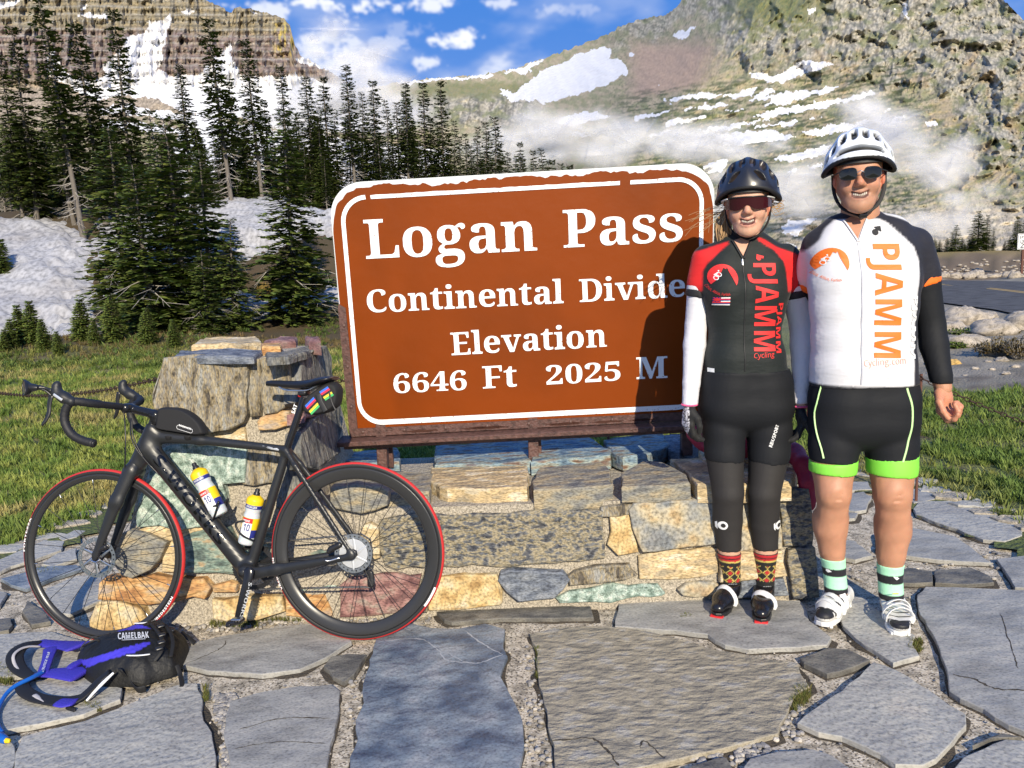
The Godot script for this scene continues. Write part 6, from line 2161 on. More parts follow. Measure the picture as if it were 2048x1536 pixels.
	for i in ch.size() - 1:
		var a: Vector3 = ch[i]; var c: Vector3 = ch[i + 1]
		var m := maxi(1, int(a.distance_to(c) / 0.0064))
		for j in m:
			links.append(a.lerp(c, float(j) / m))
	for i in links.size() - 1:
		tube(mb, [links[i], links[i + 1]], 0.0046 if i % 2 == 0 else 0.0032, 0.0028 if i % 2 == 0 else 0.0022, 6, BN)
	part(bike, "chain", mb.mesh(false), M.chain).set_meta("kind", "stuff")
	mb = MB.new()
	for i in 7:
		lathe(mb, Transform3D(Basis(BU, BN, BU.cross(BN)), bq(714, 1102, -0.022 - i * 0.004)), [Vector2(0.02, 0.0015), Vector2(0.052 - i * 0.0045, 0.001), Vector2(0.052 - i * 0.0045, -0.001), Vector2(0.02, -0.0015)], 28, true)
	part(bike, "cassette", mb.mesh(false), M.chain)
	var dr := Blob.new()
	dr.chain([bq(716, 1128, -0.055), bq(724, 1146, -0.055), bq(734, 1158, -0.052)], [0.012, 0.011, 0.010], 0.01)
	dr.chain([bq(734, 1152, -0.046), bq(735, 1174, -0.046)], [0.014, 0.016], 0.008, 0.5, BN)
	mb = MB.new()
	dr.build(mb, 0.005)
	part(bike, "rear_derailleur", mb.mesh(), M.black_metal)
	# disc calipers
	for q in [[678, 1090, 0.045, 0.35], [217, 1094, 0.05, -0.9]]:
		var ca := Blob.new()
		ca.cap(bq(q[0] - 8, q[1] + 3, q[2]), bq(q[0] + 9, q[1] - 5, q[2]), 0.013, 0.012, 0.008, 1.0, BN)
		ca.ball(bq(q[0] - 12, q[1] + 8, q[2] + 0.004), 0.009, 0.006)
		mb = MB.new()
		ca.build(mb, 0.004)
		part(bike, "brake_caliper", mb.mesh(), M.black_metal)
	for q in [[[690, 1108, 0.066], [672, 1113, 0.072], [664, 1112, 0.075]], [[202, 1114, 0.062], [212, 1117, 0.066], [220, 1112, 0.068]]]:
		var c := []
		for p in q:
			c.append(bq(p[0], p[1], p[2]))
		mb = MB.new()
		tube(mb, spline(c, 8), 0.0035, null, 7)
		part(bike, "axle_lever", mb.mesh(), M.chrome)
	# bottle cages
	for q in [[[424, 1012], [441, 1008], [447, 1000], [440, 1024], [431, 1038]], [[508, 1040], [486, 1040], [481, 1048], [492, 1066], [512, 1080]]]:
		for s in [-1.0, 1.0]:
			var c := []
			for i in 5:
				c.append(bq(q[i][0], q[i][1], s * [0.022, 0.036, 0.040, 0.038, 0.020][i]))
			mb = MB.new()
			tube(mb, spline(c, 20), 0.0042, null, 8)
			part(bike, "bottle_cage", mb.mesh(), M.carbon_gloss)
	bottle(Vector2(393, 938), Vector2(441, 1031), "white water bottle with yellow cap in the cage on the down tube", 0.0335)
	bottle(Vector2(513, 990), Vector2(492, 1088), "white water bottle with yellow cap in the cage on the seat tube", 0.0325)
	frame_bag()
	saddle_bag()

func bottle(top: Vector2, bot: Vector2, label: String, r: float) -> void:
	var a := bq(bot.x, bot.y)
	var e := bq(top.x, top.y)
	var y := (e - a).normalized()
	var h := (e - a).length()
	var t := thing("water_bottle", label, "bottle", a)
	var xf := Transform3D(Basis(BN, y, BN.cross(y)), a)
	var prof := func(v: float) -> float:      # body radius along the height
		return r * (1.0 - 0.13 * exp(-pow((v - 0.66) / 0.05, 2.0)))
	var body := MB.new()
	var p := [Vector2(0.0001, 0.0), Vector2(r * 0.86, 0.001), Vector2(r * 0.97, 0.006)]
	for i in 16:
		var v := 0.06 + 0.76 * i / 15.0
		p.append(Vector2(prof.call(v), v * h))
	lathe(body, xf, p, 32)
	part(t, "body", body.mesh(), M.bottle)
	var cap := MB.new()
	lathe(cap, xf, [Vector2(r * 1.02, h * 0.82), Vector2(r * 1.03, h * 0.90), Vector2(r * 0.98, h * 0.925), Vector2(r * 0.85, h * 0.95), Vector2(r * 0.45, h * 1.0), Vector2(0.0001, h * 1.0)], 32)
	part(t, "cap", cap.mesh(), M.yellow_plastic)
	var noz := MB.new()
	lathe(noz, xf, [Vector2(r * 0.40, h * 0.99), Vector2(r * 0.38, h * 1.05), Vector2(r * 0.27, h * 1.06), Vector2(r * 0.30, h * 1.11), Vector2(r * 0.2, h * 1.13), Vector2(0.0001, h * 1.13)], 20)
	part(t, "nozzle", noz.mesh(), M.black_metal)
	var wrap := func(nm: String, v0: float, v1: float, a0: float, a1: float, m: Material, off: float):
		var mb := MB.new()
		var nn := 24
		for i in 2:
			for k in nn + 1:
				var th_ := deg_to_rad(lerpf(a0, a1, float(k) / nn))
				var v: float = [v0, v1][i]
				var rr_: float = prof.call(v) + off
				mb.add(xf * Vector3(rr_ * cos(th_), v * h, -rr_ * sin(th_)))
		mb.grid(2, nn + 1, 0)
		part(t, nm, mb.mesh(), m)
	wrap.call("blue_band", 0.745, 0.815, -180.0, 180.0, M.bottle_blue, 0.0004)
	wrap.call("yellow_label", 0.33, 0.56, -180.0, 180.0, M.yellow_plastic, 0.0004)
	wrap.call("blue_label", 0.17, 0.33, -180.0, 180.0, M.bottle_blue, 0.0004)
	wrap.call("white_label", 0.17, 0.50, -42.0, 34.0, M.print_white, 0.0009)
	wrap.call("red_label", 0.46, 0.555, -42.0, 34.0, M.red_dot, 0.0013)
	var cyl := func(txt: String, v: float, hh: float, a0: float, wd: float, m: Material, nm: String, off: float):
		var mb := MB.new()
		bent_text(mb, txt, font("Droid Sans", true), hh, wd, func(x, yy):
			var vv: float = v + yy / h
			var rr_: float = prof.call(vv) + off
			var th_: float = deg_to_rad(a0) + x / rr_
			return xf * Vector3(rr_ * cos(th_), vv * h, -rr_ * sin(th_)))
		part(t, nm, mb.mesh(false), m)
	cyl.call("SPECIALIZED", 0.764, 0.0075, -35.0, 0.046, M.print_white, "lettering", 0.0012)
	cyl.call("10", 0.30, 0.028, -20.0, 0.026, M.bottle_blue, "number", 0.0017)
	cyl.call("MIKE", 0.485, 0.0075, -34.0, 0.030, M.print_white, "lettering", 0.0021)

# Soft bag from an outline in the bicycle's plane, pillowed to both sides.
func pillow(mb: MB, o: Array, half: float, round_: float, fn: Callable, steps := 7) -> void:
	var n := o.size()
	var c := Vector2.ZERO
	for p in o:
		c += p
	c /= n
	for s in range(-steps, steps + 1):
		var f := float(s) / steps
		var a := f * PI * 0.5
		var inset := 1.0 - round_ * (1.0 - cos(a))
		for p in o:
			var q: Vector2 = c + (p - c) * inset
			mb.add(fn.call(q.x, q.y, half * sin(a)))
	for r in steps * 2:
		for k in n:
			var a := r * n + k
			var b := r * n + (k + 1) % n
			mb.quad(a, b, b + n, a + n)
	for e in 2:
		var base := (0 if e == 0 else steps * 2 * n)
		var m := mb.add(fn.call(c.x, c.y, half * (-1.0 if e == 0 else 1.0)))
		for k in n:
			if e == 0:
				mb.tri(m, base + (k + 1) % n, base + k)
			else:
				mb.tri(m, base + k, base + (k + 1) % n)
	# outward facing
	var vol := 0.0
	for t in range(0, mb.ix.size(), 3):
		vol += mb.v[mb.ix[t]].dot(mb.v[mb.ix[t + 2]].cross(mb.v[mb.ix[t + 1]]))
	if vol < 0.0:
		for t in range(0, mb.ix.size(), 3):
			var s := mb.ix[t]; mb.ix[t] = mb.ix[t + 1]; mb.ix[t + 1] = s
func frame_bag() -> void:
	var o := outline(ZB + "62,720,72,625,90,598,150,592,250,602,330,642,398,705,436,775,432,800,390,808,330,802,200,782,62,756")
	var pg := []
	for i in range(0, o.size(), 2):
		pg.append(Vector2(o[i], o[i + 1]))
	pg = spline(pg, 40, true)
	var t := thing("top_tube_bag", "small black zip bag strapped on the top tube behind the stem", "bag", bq(368, 860))
	var mb := MB.new()
	pillow(mb, pg, 0.030, 0.16, bq)
	part(t, "bag", mb.mesh(), M.bag_black)
	mb = MB.new()
	var z := []
	for q in [[100, 612], [200, 612], [290, 634], [350, 680], [385, 740], [398, 790]]:
		z.append(bq(300 + q[0] / 3.84, 660 + q[1] / 3.84, 0.0275))
	tube(mb, spline(z, 20), 0.0015, null, 6)
	part(t, "zip", mb.mesh(), M.bag_trim)
	mb = MB.new()
	var lo := bq(362, 852, 0.0315)
	var le := bq(393, 862, 0.0315) - lo
	var lu := BN.cross(le.normalized()) * 0.016
	var ring := []
	for i in 24:
		var a := TAU * i / 24
		ring.append(lo + le * 0.5 + le.normalized() * (cos(a) * 0.007 + signf(cos(a)) * (le.length() * 0.5 - 0.007)) + lu * 0.5 * sin(a))
	tube(mb, ring, 0.0008, null, 5, BN, false, true)
	lettering(mb, "ROSWHEEL", font("Droid Sans", true), lo + le * 0.1 + lu * 0.28 - lu * 0.0, le * 0.8, lu * 0.45, BN, 0.0003)
	part(t, "logo", mb.mesh(false), M.print_white)
	for x in [342, 380]:
		mb = MB.new()
		var c := []
		for i in 14:
			var a := PI * (0.05 + 0.9 * i / 13.0) + PI
			c.append(bq(x, 869, 0.0) + BN * cos(a) * 0.026 + BV * sin(a) * 0.026)
		tube(mb, c, 0.002, 0.012, 8, BU)
		part(t, "strap", mb.mesh(), M.bag_black)
func saddle_bag() -> void:
	var o := outline(ZB + "1188,600,1215,642,1300,652,1380,630,1425,605,1462,560,1472,460,1445,408,1385,398,1290,455,1205,530")
	var pg := []
	for i in range(0, o.size(), 2):
		pg.append(Vector2(o[i], o[i + 1]))
	pg = spline(pg, 36, true)
	var t := thing("saddle_bag", "small black saddle bag with rainbow stripes hanging under the saddle", "bag", bq(646, 800))
	var mb := MB.new()
	pillow(mb, pg, 0.042, 0.22, bq)
	part(t, "bag", mb.mesh(), M.bag_black)
	var cols := [L(0.03, 0.13, 0.62), L(0.60, 0.02, 0.06), L(0.01, 0.01, 0.01), L(0.72, 0.55, 0.03), L(0.05, 0.40, 0.12)]
	for i in 5:
		for seg in [[[1192, 585], [1258, 518]], [[1302, 478], [1366, 436]]]:
			mb = MB.new()
			var off := Vector2(0.72, 1.0) * (i * 15.0 - 4.0) * (0.95 if seg[0][0] < 1250 else 0.9)
			var w := Vector2(0.72, 1.0) * 14.0
			var q := []
			for p in [Vector2(seg[0][0], seg[0][1]) + off, Vector2(seg[1][0], seg[1][1]) + off, Vector2(seg[1][0], seg[1][1]) + off + w, Vector2(seg[0][0], seg[0][1]) + off + w]:
				q.append(bp(300 + p.x / 3.84, 660 + p.y / 3.84, 0.0435))
			mb.quad_p(q[0], q[3], q[2], q[1])
			part(t, "stripe", mb.mesh(false), mat(cols[i], 0.6))
	mb = MB.new()
	tube(mb, [bp(636, 789, 0.042), bp(640, 803, 0.0445), bp(651, 822, 0.0435)], 0.011, 0.0015, 8, BN)
	part(t, "strap", mb.mesh(), M.bag_trim)
	mb = MB.new()
	tube(mb, spline([bp(662, 768, 0.03), bp(659, 785, 0.043), bp(664, 806, 0.045), bp(672, 822, 0.044)], 12), 0.0035, 0.002, 8, BN)
	part(t, "zip_pull", mb.mesh(), M.bag_trim)

# ---------- the hydration pack lying on the paving ----------
func hydration_pack() -> void:
	var t := thing("hydration_pack", "black and violet-blue hydration backpack lying on the flagstones before the front wheel", "backpack", gp(250, 1350))
	var sc := 4.8
	var zz := func(x: float, y: float, h: float) -> Vector3: return gp(x / sc, 1080.0 + y / sc, h)
	# body: outline on the ground, far edge seen at its height
	var oo := [[730, 1060, .05], [760, 960, .08], [830, 900, .09], [1000, 850, .10], [1250, 790, .10], [1500, 745, .10], [1590, 735, .09], [1700, 820, .08], [1800, 930, .05], [1800, 1060, .02], [1750, 1230, .0], [1690, 1310, .0], [1500, 1370, .0], [1350, 1420, .0], [1150, 1425, .0], [950, 1415, .0], [830, 1330, .01], [760, 1200, .03]]
	var pg := PackedVector2Array()
	for q in oo:
		var p: Vector3 = zz.call(q[0], q[1], q[2])
		pg.append(Vector2(p.x, p.z))
	var sm := PackedVector2Array()
	for p in spline(Array(pg), 72, true):
		sm.append(p)
	var cen := Vector2.ZERO
	for p in sm:
		cen += p
	cen /= sm.size()
	var nn := fnl(55, 9.0, 3)
	var mb := MB.new()
	var blues := [pg2(outline("0,1080,4.8:830,915,1000,850,1200,810,1330,806,1450,850,1350,848,1100,880,900,915")), pg2(outline("0,1080,4.8:765,1160,950,1110,1150,1045,1300,1005,1445,975,1440,1000,1300,1075,1100,1130,950,1180,830,1222"))]
	var rings := 34
	var seg := 150
	for r in rings + 1:
		var f := float(r) / rings
		for k in seg:
			var fi := float(k) / seg * sm.size()
			var a: Vector2 = sm[int(fi) % sm.size()].lerp(sm[(int(fi) + 1) % sm.size()], fi - int(fi))
			var q: Vector2 = cen.lerp(a, sin(f * PI * 0.5) if f < 1.0 else 1.0)
			var d := f
			var h := 0.118 * pow(maxf(0.0, 1.0 - pow(sin(d * PI * 0.5), 3.2)), 0.5) + 0.007 * nn.get_noise_2d(q.x, q.y) * (1.0 - d) + 0.004 * nn.get_noise_2d(q.x * 3.0, q.y * 3.0)
			var u := (q.x - cen.x)
			h *= 1.0 - 0.25 * sstep(0.0, -0.25, u)
			var p := Vector3(q.x, SL * q.x + maxf(h, 0.0) + 0.004, q.y)
			var c := Color(0.006, 0.006, 0.007)
			var px := pix(p)
			for b in blues:
				if Geometry2D.is_point_in_polygon(px, b):
					c = Color(0.055, 0.04, 0.52)
			mb.col = c
			mb.add(p)
	mb.grid(rings + 1, seg, 0, true)
	for i in range(0, mb.ix.size(), 3):
		var s := mb.ix[i]; mb.ix[i] = mb.ix[i + 1]; mb.ix[i + 1] = s
	part(t, "body", mb.mesh(true, true), M.pack_cloth)
	var band := func(nm: String, pts: Array, w, th: float, m: Material, n := 24):
		var c := []
		for q in pts:
			c.append(zz.call(q[0], q[1], q[2]))
		var ww = w
		if w is Array:
			ww = spline(w, n)
		var b := MB.new()
		tube(b, spline(c, n), ww, th, 10, Vector3.UP)
		return part(t, nm, b.mesh(), m)
	# yoke and shoulder straps
	band.call("yoke", [[760, 1020, .05], [650, 1010, .035], [500, 1000, .03], [380, 985, .03]], [0.052, 0.040, 0.034, 0.030], 0.008, M.pack_blue)
	band.call("yoke", [[790, 1290, .03], [700, 1280, .03], [560, 1275, .028], [420, 1280, .025], [330, 1305, .02]], [0.056, 0.052, 0.040, 0.028, 0.018], 0.008, M.pack_blue)
	band.call("yoke", [[770, 1180, .04], [720, 1190, .035], [690, 1200, .03]], [0.05, 0.04, 0.03], 0.008, M.pack_blue, 10)
	band.call("cross_strap", [[485, 1040, .036], [455, 1150, .038], [410, 1280, .034]], [0.026, 0.020, 0.020], 0.006, M.pack_blue, 14)
	band.call("shoulder_strap", [[390, 985, .032], [280, 1000, .045], [180, 1050, .05], [140, 1130, .045], [170, 1220, .03], [250, 1290, .022], [350, 1330, .02]], [0.020, 0.026, 0.030, 0.030, 0.028, 0.024, 0.018], 0.008, M.pack_cloth_black)
	band.call("strap_edge", [[380, 1022, .038], [280, 1022, .055], [190, 1050, .062], [130, 1110, .058], [140, 1190, .04], [190, 1260, .028], [280, 1315, .022]], 0.006, 0.004, M.pack_grey)
	band.call("shoulder_strap", [[300, 1330, .02], [220, 1390, .03], [240, 1450, .03], [340, 1510, .02], [480, 1540, .016], [620, 1550, .014], [760, 1520, .02], [860, 1440, .035], [950, 1350, .05], [1050, 1270, .07]], [0.016, 0.022, 0.026, 0.028, 0.030, 0.034, 0.036, 0.034, 0.03, 0.028], 0.007, M.pack_cloth_black, 36)
	band.call("strap_patch", [[560, 1556, .022], [640, 1566, .022], [720, 1556, .026]], [0.026, 0.03, 0.024], 0.006, M.pack_blue, 10)
	band.call("strap_piping", [[830, 1545, .02], [930, 1430, .042], [1010, 1350, .058], [1090, 1275, .075]], [0.003, 0.007, 0.007, 0.004], 0.004, M.print_white, 16)
	band.call("strap_piping", [[330, 1490, .026], [370, 1520, .022], [420, 1560, .018]], [0.010, 0.009, 0.003], 0.004, M.pack_grey, 8)
	band.call("waist_belt", [[1150, 1240, .075], [1230, 1330, .03], [1290, 1410, .008], [1330, 1440, .006], [1400, 1425, .006]], 0.014, 0.004, M.pack_cloth_black)
	band.call("webbing_strap", [[1700, 1200, .05], [1730, 1290, .02], [1750, 1390, .006], [1745, 1410, .005]], 0.009, 0.002, M.pack_cloth_black, 10)
	band.call("webbing_strap", [[1740, 890, .05], [1820, 950, .03], [1870, 990, .012]], 0.012, 0.003, M.pack_cloth_black, 10)
	band.call("webbing_strap", [[840, 1440, .03], [740, 1530, .012], [700, 1590, .008], [640, 1610, .008], [720, 1640, .008]], 0.008, 0.003, M.pack_cloth_black, 16)
	band.call("compression_strap", [[1450, 800, .122], [1530, 900, .128], [1560, 990, .12], [1540, 1080, .10], [1480, 1160, .08]], 0.007, 0.003, M.pack_cloth_black)
	band.call("compression_strap", [[1520, 770, .118], [1620, 860, .115], [1660, 980, .10], [1640, 1120, .075]], 0.007, 0.003, M.pack_cloth_black)
	for q in [[1545, 825, .128], [1555, 910, .130], [1550, 980, .127], [1530, 1040, .12], [1640, 870, .11]]:
		var b := MB.new()
		bbox(b, Transform3D(Basis.from_euler(Vector3(0.1, 0.5, 0.1)), zz.call(q[0], q[1], q[2])), Vector3(0.026, 0.012, 0.02), 0.004)
		part(t, "buckle", b.mesh(), M.black_metal)
	for q in [[[1215, 1108, .098], [1440, 1096, .10]], [[1290, 800, .102], [1490, 778, .10]]]:
		var b := MB.new()
		tube(b, spline([zz.call(q[0][0], q[0][1], q[0][2]), zz.call((q[0][0] + q[1][0]) * 0.5, (q[0][1] + q[1][1]) * 0.5 + 6, q[0][2] + 0.006), zz.call(q[1][0], q[1][1], q[1][2])], 8), [0.002, 0.0045, 0.0045, 0.0045, 0.0045, 0.0045, 0.0045, 0.0045, 0.002], 0.002, 8)
		part(t, "reflective_piping", b.mesh(), M.print_white)
	band.call("grab_handle", [[800, 1020, .085], [850, 990, .10], [920, 960, .108], [960, 970, .10]], 0.005, 0.004, M.pack_cloth_black, 12)
	band.call("zip", [[770, 1060, .07], [800, 1000, .09], [900, 930, .108], [1050, 890, .118]], 0.003, 0.002, M.bag_trim, 14)
	var lt := MB.new()
	var o0: Vector3 = zz.call(1133, 953, .126)
	var o1: Vector3 = zz.call(1432, 938, .126)
	var ou: Vector3 = zz.call(1130, 893, .126) - o0
	lettering(lt, "CAMELBAK", font("Droid Sans", true), o0, o1 - o0, ou, Vector3.UP, 0.0)
	lt.quad_p(o0 - ou * 0.18 + (o1 - o0) * 0.12, o0 - ou * 0.18 + (o1 - o0) * 0.88, o0 - ou * 0.10 + (o1 - o0) * 0.88, o0 - ou * 0.10 + (o1 - o0) * 0.12)
	part(t, "lettering", lt.mesh(false), M.print_white)
	lt = MB.new()
	o0 = zz.call(416, 1268, .047)
	o1 = zz.call(480, 1078, .047)
	ou = (zz.call(440, 1276, .047) - o0)
	lettering(lt, "SOLSTICE 10.LR", font("Droid Sans", true), o0, o1 - o0, -ou * 0.9, Vector3.UP, 0.0)
	part(t, "strap_lettering", lt.mesh(false), M.print_white)
	# drinking tube and valve
	var hb := MB.new()
	var hp := []
	for q in [[420, 1262, .04], [290, 1330, .045], [150, 1400, .04], [60, 1480, .03], [0, 1580, .02], [-30, 1680, .014], [-20, 1780, .012], [20, 1850, .012]]:
		hp.append(zz.call(q[0], q[1], q[2]))
	tube(hb, spline(hp, 40), 0.0075, null, 12)
	part(t, "drinking_tube", hb.mesh(), M.tube_blue)
	hb = MB.new()
	tube(hb, [zz.call(-10, 1880, .016), zz.call(30, 1910, .016), zz.call(60, 1925, .016)], [0.014, 0.014, 0.011], null, 12)
	part(t, "bite_valve", hb.mesh(), M.tube_blue)
	hb = MB.new()
	tube(hb, [zz.call(60, 1925, .016), zz.call(95, 1928, .016)], [0.009, 0.006], null, 12)
	part(t, "valve_tip", hb.mesh(), M.yellow_plastic)
# ---------- the two cyclists ----------
var Z0 := -3.0
var PZ := 0.1      # how far the printed surface stands before the body's middle
func J(x: float, y: float, dz := 0.0) -> Vector3:
	return at(x, y, Z0 + dz)
func pr(px: float) -> float:
	return px * -Z0 / F
# limb: [x, y, dz, half width in pixels] per joint
func limb(b: Blob, js: Array, k := 0.008) -> void:
	for i in js.size() - 1:
		var a = js[i]
		var c = js[i + 1]
		b.cap(J(a[0], a[1], a[2]), J(c[0], c[1], c[2]), pr(a[3]), pr(c[3]), k)
# torso rows: [x centre, y, dz, half width px, half depth m]
func rows(b: Blob, rs: Array, k := 0.012, thin := 0.0) -> void:
	for i in rs.size():
		var q = rs[i]
		var off := maxf(q[3] - q[4] * F / -Z0, 1.0)
		b.cap(J(q[0] - off, q[1], q[2]), J(q[0] + off, q[1], q[2]), q[4] - thin, q[4] - thin, k)
		if i > 0:
			var p = rs[i - 1]
			var of2 := maxf(p[3] - p[4] * F / -Z0, 1.0)
			for s in [-1.0, 1.0]:
				b.cap(J(p[0] + s * of2, p[1], p[2]), J(q[0] + s * off, q[1], q[2]), p[4] - thin, q[4] - thin, k)
func below(y: float, x := 1600.0, tilt := 0.0) -> Plane:     # keeps what lies above the pixel row
	return Plane(Vector3(tilt, -1, 0).normalized(), J(x, y))
func above(y: float, x := 1600.0, tilt := 0.0) -> Plane:
	return Plane(Vector3(tilt, 1, 0).normalized(), J(x, y))
func paint(mb: MB, fn: Callable) -> void:
	for i in mb.v.size():
		mb.c[i] = fn.call(mb.v[i])
func wear(p: Node3D, nm: String, b: Blob, cell: float, grow: float, clips: Array, m: Material, fn = null) -> MeshInstance3D:
	var mb := MB.new()
	b.build(mb, cell, grow, clips)
	if fn != null:
		paint(mb, fn)
	return part(p, nm, mb.mesh(true, fn != null), m)
func shape_xy(flat: Array) -> PackedVector2Array:      # a print outline in world x, y at the garment
	var o := PackedVector2Array()
	for i in range(0, flat.size(), 2):
		var p := J(flat[i], flat[i + 1], 0.09)
		o.append(Vector2(p.x, p.y))
	return o
func inside(v: Vector2, pg: PackedVector2Array) -> float:
	var d := 1e9
	for i in pg.size():
		d = minf(d, v.distance_to(Geometry2D.get_closest_point_to_segment(v, pg[i], pg[(i + 1) % pg.size()])))
	return sstep(-0.0035, 0.0035, d if Geometry2D.is_point_in_polygon(v, pg) else -d)
# print on cloth: laid on from the front
func cast(b: Blob, l: PackedInt32Array, p: Vector3, grow: float) -> Vector3:
	return onto(b, l, Vector3(p.x, p.y, Z0 + 0.32), Vector3(0, 0, -1), grow, 0.5)
func print_poly(mb: MB, b: Blob, l: PackedInt32Array, pg: Array, grow: float) -> void:
	var o := PackedVector2Array()
	for p in pg:
		o.append(p)
	var tr := Geometry2D.triangulate_polygon(o)
	var tris := []
	for i in range(0, tr.size(), 3):
		tris.append([o[tr[i]], o[tr[i + 1]], o[tr[i + 2]]])
	while not tris.is_empty():
		var q: Array = tris.pop_back()
		var big := 0
		var bl := 0.0
		for k in 3:
			var d: float = q[k].distance_to(q[(k + 1) % 3])
			if d > bl:
				bl = d; big = k
		if bl > 7.0:
			var m: Vector2 = (q[big] + q[(big + 1) % 3]) * 0.5
			tris.append([q[big], m, q[(big + 2) % 3]]); tris.append([m, q[(big + 1) % 3], q[(big + 2) % 3]])
			continue
		var w := []
		for k in 3:
			w.append(cast(b, l, J(q[k].x, q[k].y, PZ), grow))
		if w[0].x < 1e8 and w[1].x < 1e8 and w[2].x < 1e8:
			if (w[1] - w[0] as Vector3).cross(w[2] - w[0]).z < 0.0:
				mb.tri_p(w[0], w[2], w[1])
			else:
				mb.tri_p(w[0], w[1], w[2])
func print_text(mb: MB, b: Blob, l: PackedInt32Array, txt: String, bold: bool, o: Vector2, ex: Vector2, up: Vector2, grow: float) -> void:
	bent_text(mb, txt, font("Droid Sans", bold), 1.0 * up.length() * 0.00182, ex.length() * 0.00182, func(x, y):
		var q: Vector2 = o + ex.normalized() * x / 0.00182 + up.normalized() * y / 0.00182
		return cast(b, l, J(q.x, q.y, PZ), grow))
func ring_pts(c: Vector2, r: float, n: int) -> Array:
	var o := []
	for i in n:
		o.append(c + Vector2(cos(TAU * i / n), sin(TAU * i / n)) * r)
	return o
# round club badge: a disc cut by a peak, a small rider, words beneath
func badge(p: Node3D, b: Blob, l: PackedInt32Array, c: Vector2, r: float, col: Material, rider: Material, grow: float) -> void:
	var mb := MB.new()
	var o := []
	for i in 21:
		var a := deg_to_rad(150.0 + 245.0 * i / 20)
		o.append(c + Vector2(cos(a), sin(a)) * r)
	for q in [[0.42, -0.42], [0.36, -0.62], [0.30, -0.78], [0.24, -0.62], [0.05, -0.72], [-0.35, 0.05]]:
		o.append(c + Vector2(q[0], q[1]) * r)
	print_poly(mb, b, l, o, grow)
	var s := "Citius, Altius, Fortius"
	bent_text(mb, s, font("Droid Sans"), 0.0105 * r / 30.0, 0.098 * r / 30.0, func(x, y):
		var a: float = deg_to_rad(155.0) - x / 0.00182 / (r * 1.28)
		var rad: float = r * 1.34 - y / 0.00182
		return cast(b, l, J(c.x + cos(a) * rad, c.y + sin(a) * rad, 0.1), grow))
	part(p, "badge", mb.mesh(false), col)
	mb = MB.new()
	for w in [[-0.50, 0.02], [-0.28, -0.22]]:
		for i in 12:
			var a := TAU * i / 12
			var a2 := TAU * (i + 1) / 12
			var w0 := c + Vector2(w[0], w[1]) * r
			print_poly(mb, b, l, [w0 + Vector2(cos(a), sin(a)) * r * 0.17, w0 + Vector2(cos(a2), sin(a2)) * r * 0.17, w0 + Vector2(cos(a2), sin(a2)) * r * 0.12, w0 + Vector2(cos(a), sin(a)) * r * 0.12], grow + 0.0006)
	for q in [[-0.62, -0.22, -0.5, -0.30, -0.34, -0.42, -0.30, -0.36, -0.46, -0.2, -0.40, -0.08, -0.46, -0.06], [-0.34, -0.52, -0.26, -0.56, -0.22, -0.48, -0.28, -0.42], [-0.5, -0.12, -0.3, -0.2, -0.3, -0.16, -0.5, -0.06]]:
		var g := []
		for i in range(0, q.size(), 2):
			g.append(c + Vector2(q[i], q[i + 1]) * r)
		print_poly(mb, b, l, g, grow + 0.0006)
	part(p, "badge_rider", mb.mesh(false), rider)

# head with a face; o: centre, s: size, turned by basis bs
func head_blob(b: Blob, o: Vector3, s: float, bs: Basis, man: bool) -> void:
	var q := func(x, y, z) -> Vector3: return o + bs * Vector3(x, y, z) * s
	var ax := bs.x
	b.cap(q.call(0, 0.035, -0.045), q.call(0, 0.042, 0.022), 0.076 * s, 0.072 * s, 0.03)
	b.cap(q.call(0, 0.0, 0.034), q.call(0, -0.058, 0.046), 0.058 * s, 0.041 * s, 0.03)
	for e in [-1.0, 1.0]:
		b.cap(q.call(0.046 * e, -0.035, 0.0), q.call(0.020 * e, -0.086, 0.058), 0.024 * s, (0.022 if man else 0.017) * s, 0.03)
		b.ball(q.call(0.036 * e, -0.026, 0.060), 0.025 * s, 0.02)
		b.ball(q.call(0.011 * e, -0.024, 0.095), 0.0085 * s, 0.008)
		b.ball(q.call(0.075 * e, -0.006, -0.012), 0.031 * s, 0.008, 0.32, ax)
		b.ball(q.call(0.083 * e, -0.002, -0.006), 0.013 * s, 0.006, 0.5, ax, true)
		b.ball(q.call(0.034 * e, 0.006, 0.104), 0.013 * s, 0.012, 1.0, ax, true)
	b.ball(q.call(0, -0.092, 0.067), (0.021 if man else 0.016) * s, 0.02)
	b.cap(q.call(-0.034, 0.026, 0.072), q.call(0.034, 0.026, 0.072), 0.017 * s, 0.017 * s, 0.02)
	b.cap(q.call(0, 0.018, 0.084), q.call(0, -0.018, 0.106), 0.0085 * s, 0.0125 * s, 0.010)
	# the smile: an open mouth with lips round it
	var lip := [[-0.028, -0.049, 0.077], [-0.015, -0.0570, 0.0865], [0.0, -0.0600, 0.0895], [0.015, -0.0570, 0.0865], [0.028, -0.049, 0.077]]
	for i in 4:
		b.cap(q.call(lip[i][0], lip[i][1] + 0.011, lip[i][2] - 0.004), q.call(lip[i + 1][0], lip[i + 1][1] + 0.011, lip[i + 1][2] - 0.004), 0.0044 * s, 0.0044 * s, 0.007)
		b.cap(q.call(lip[i][0], lip[i][1] - 0.010, lip[i][2] - 0.004), q.call(lip[i + 1][0], lip[i + 1][1] - 0.0115, lip[i + 1][2] - 0.003), 0.0048 * s, 0.0055 * s, 0.006)
	for i in 4:
		b.cap(q.call(lip[i][0] * 0.92, lip[i][1], lip[i][2] + 0.004), q.call(lip[i + 1][0] * 0.92, lip[i + 1][1], lip[i + 1][2] + 0.004), (0.005 if i == 0 else 0.0098) * s, (0.005 if i == 3 else 0.0098) * s, 0.002, 1.0, ax, true)
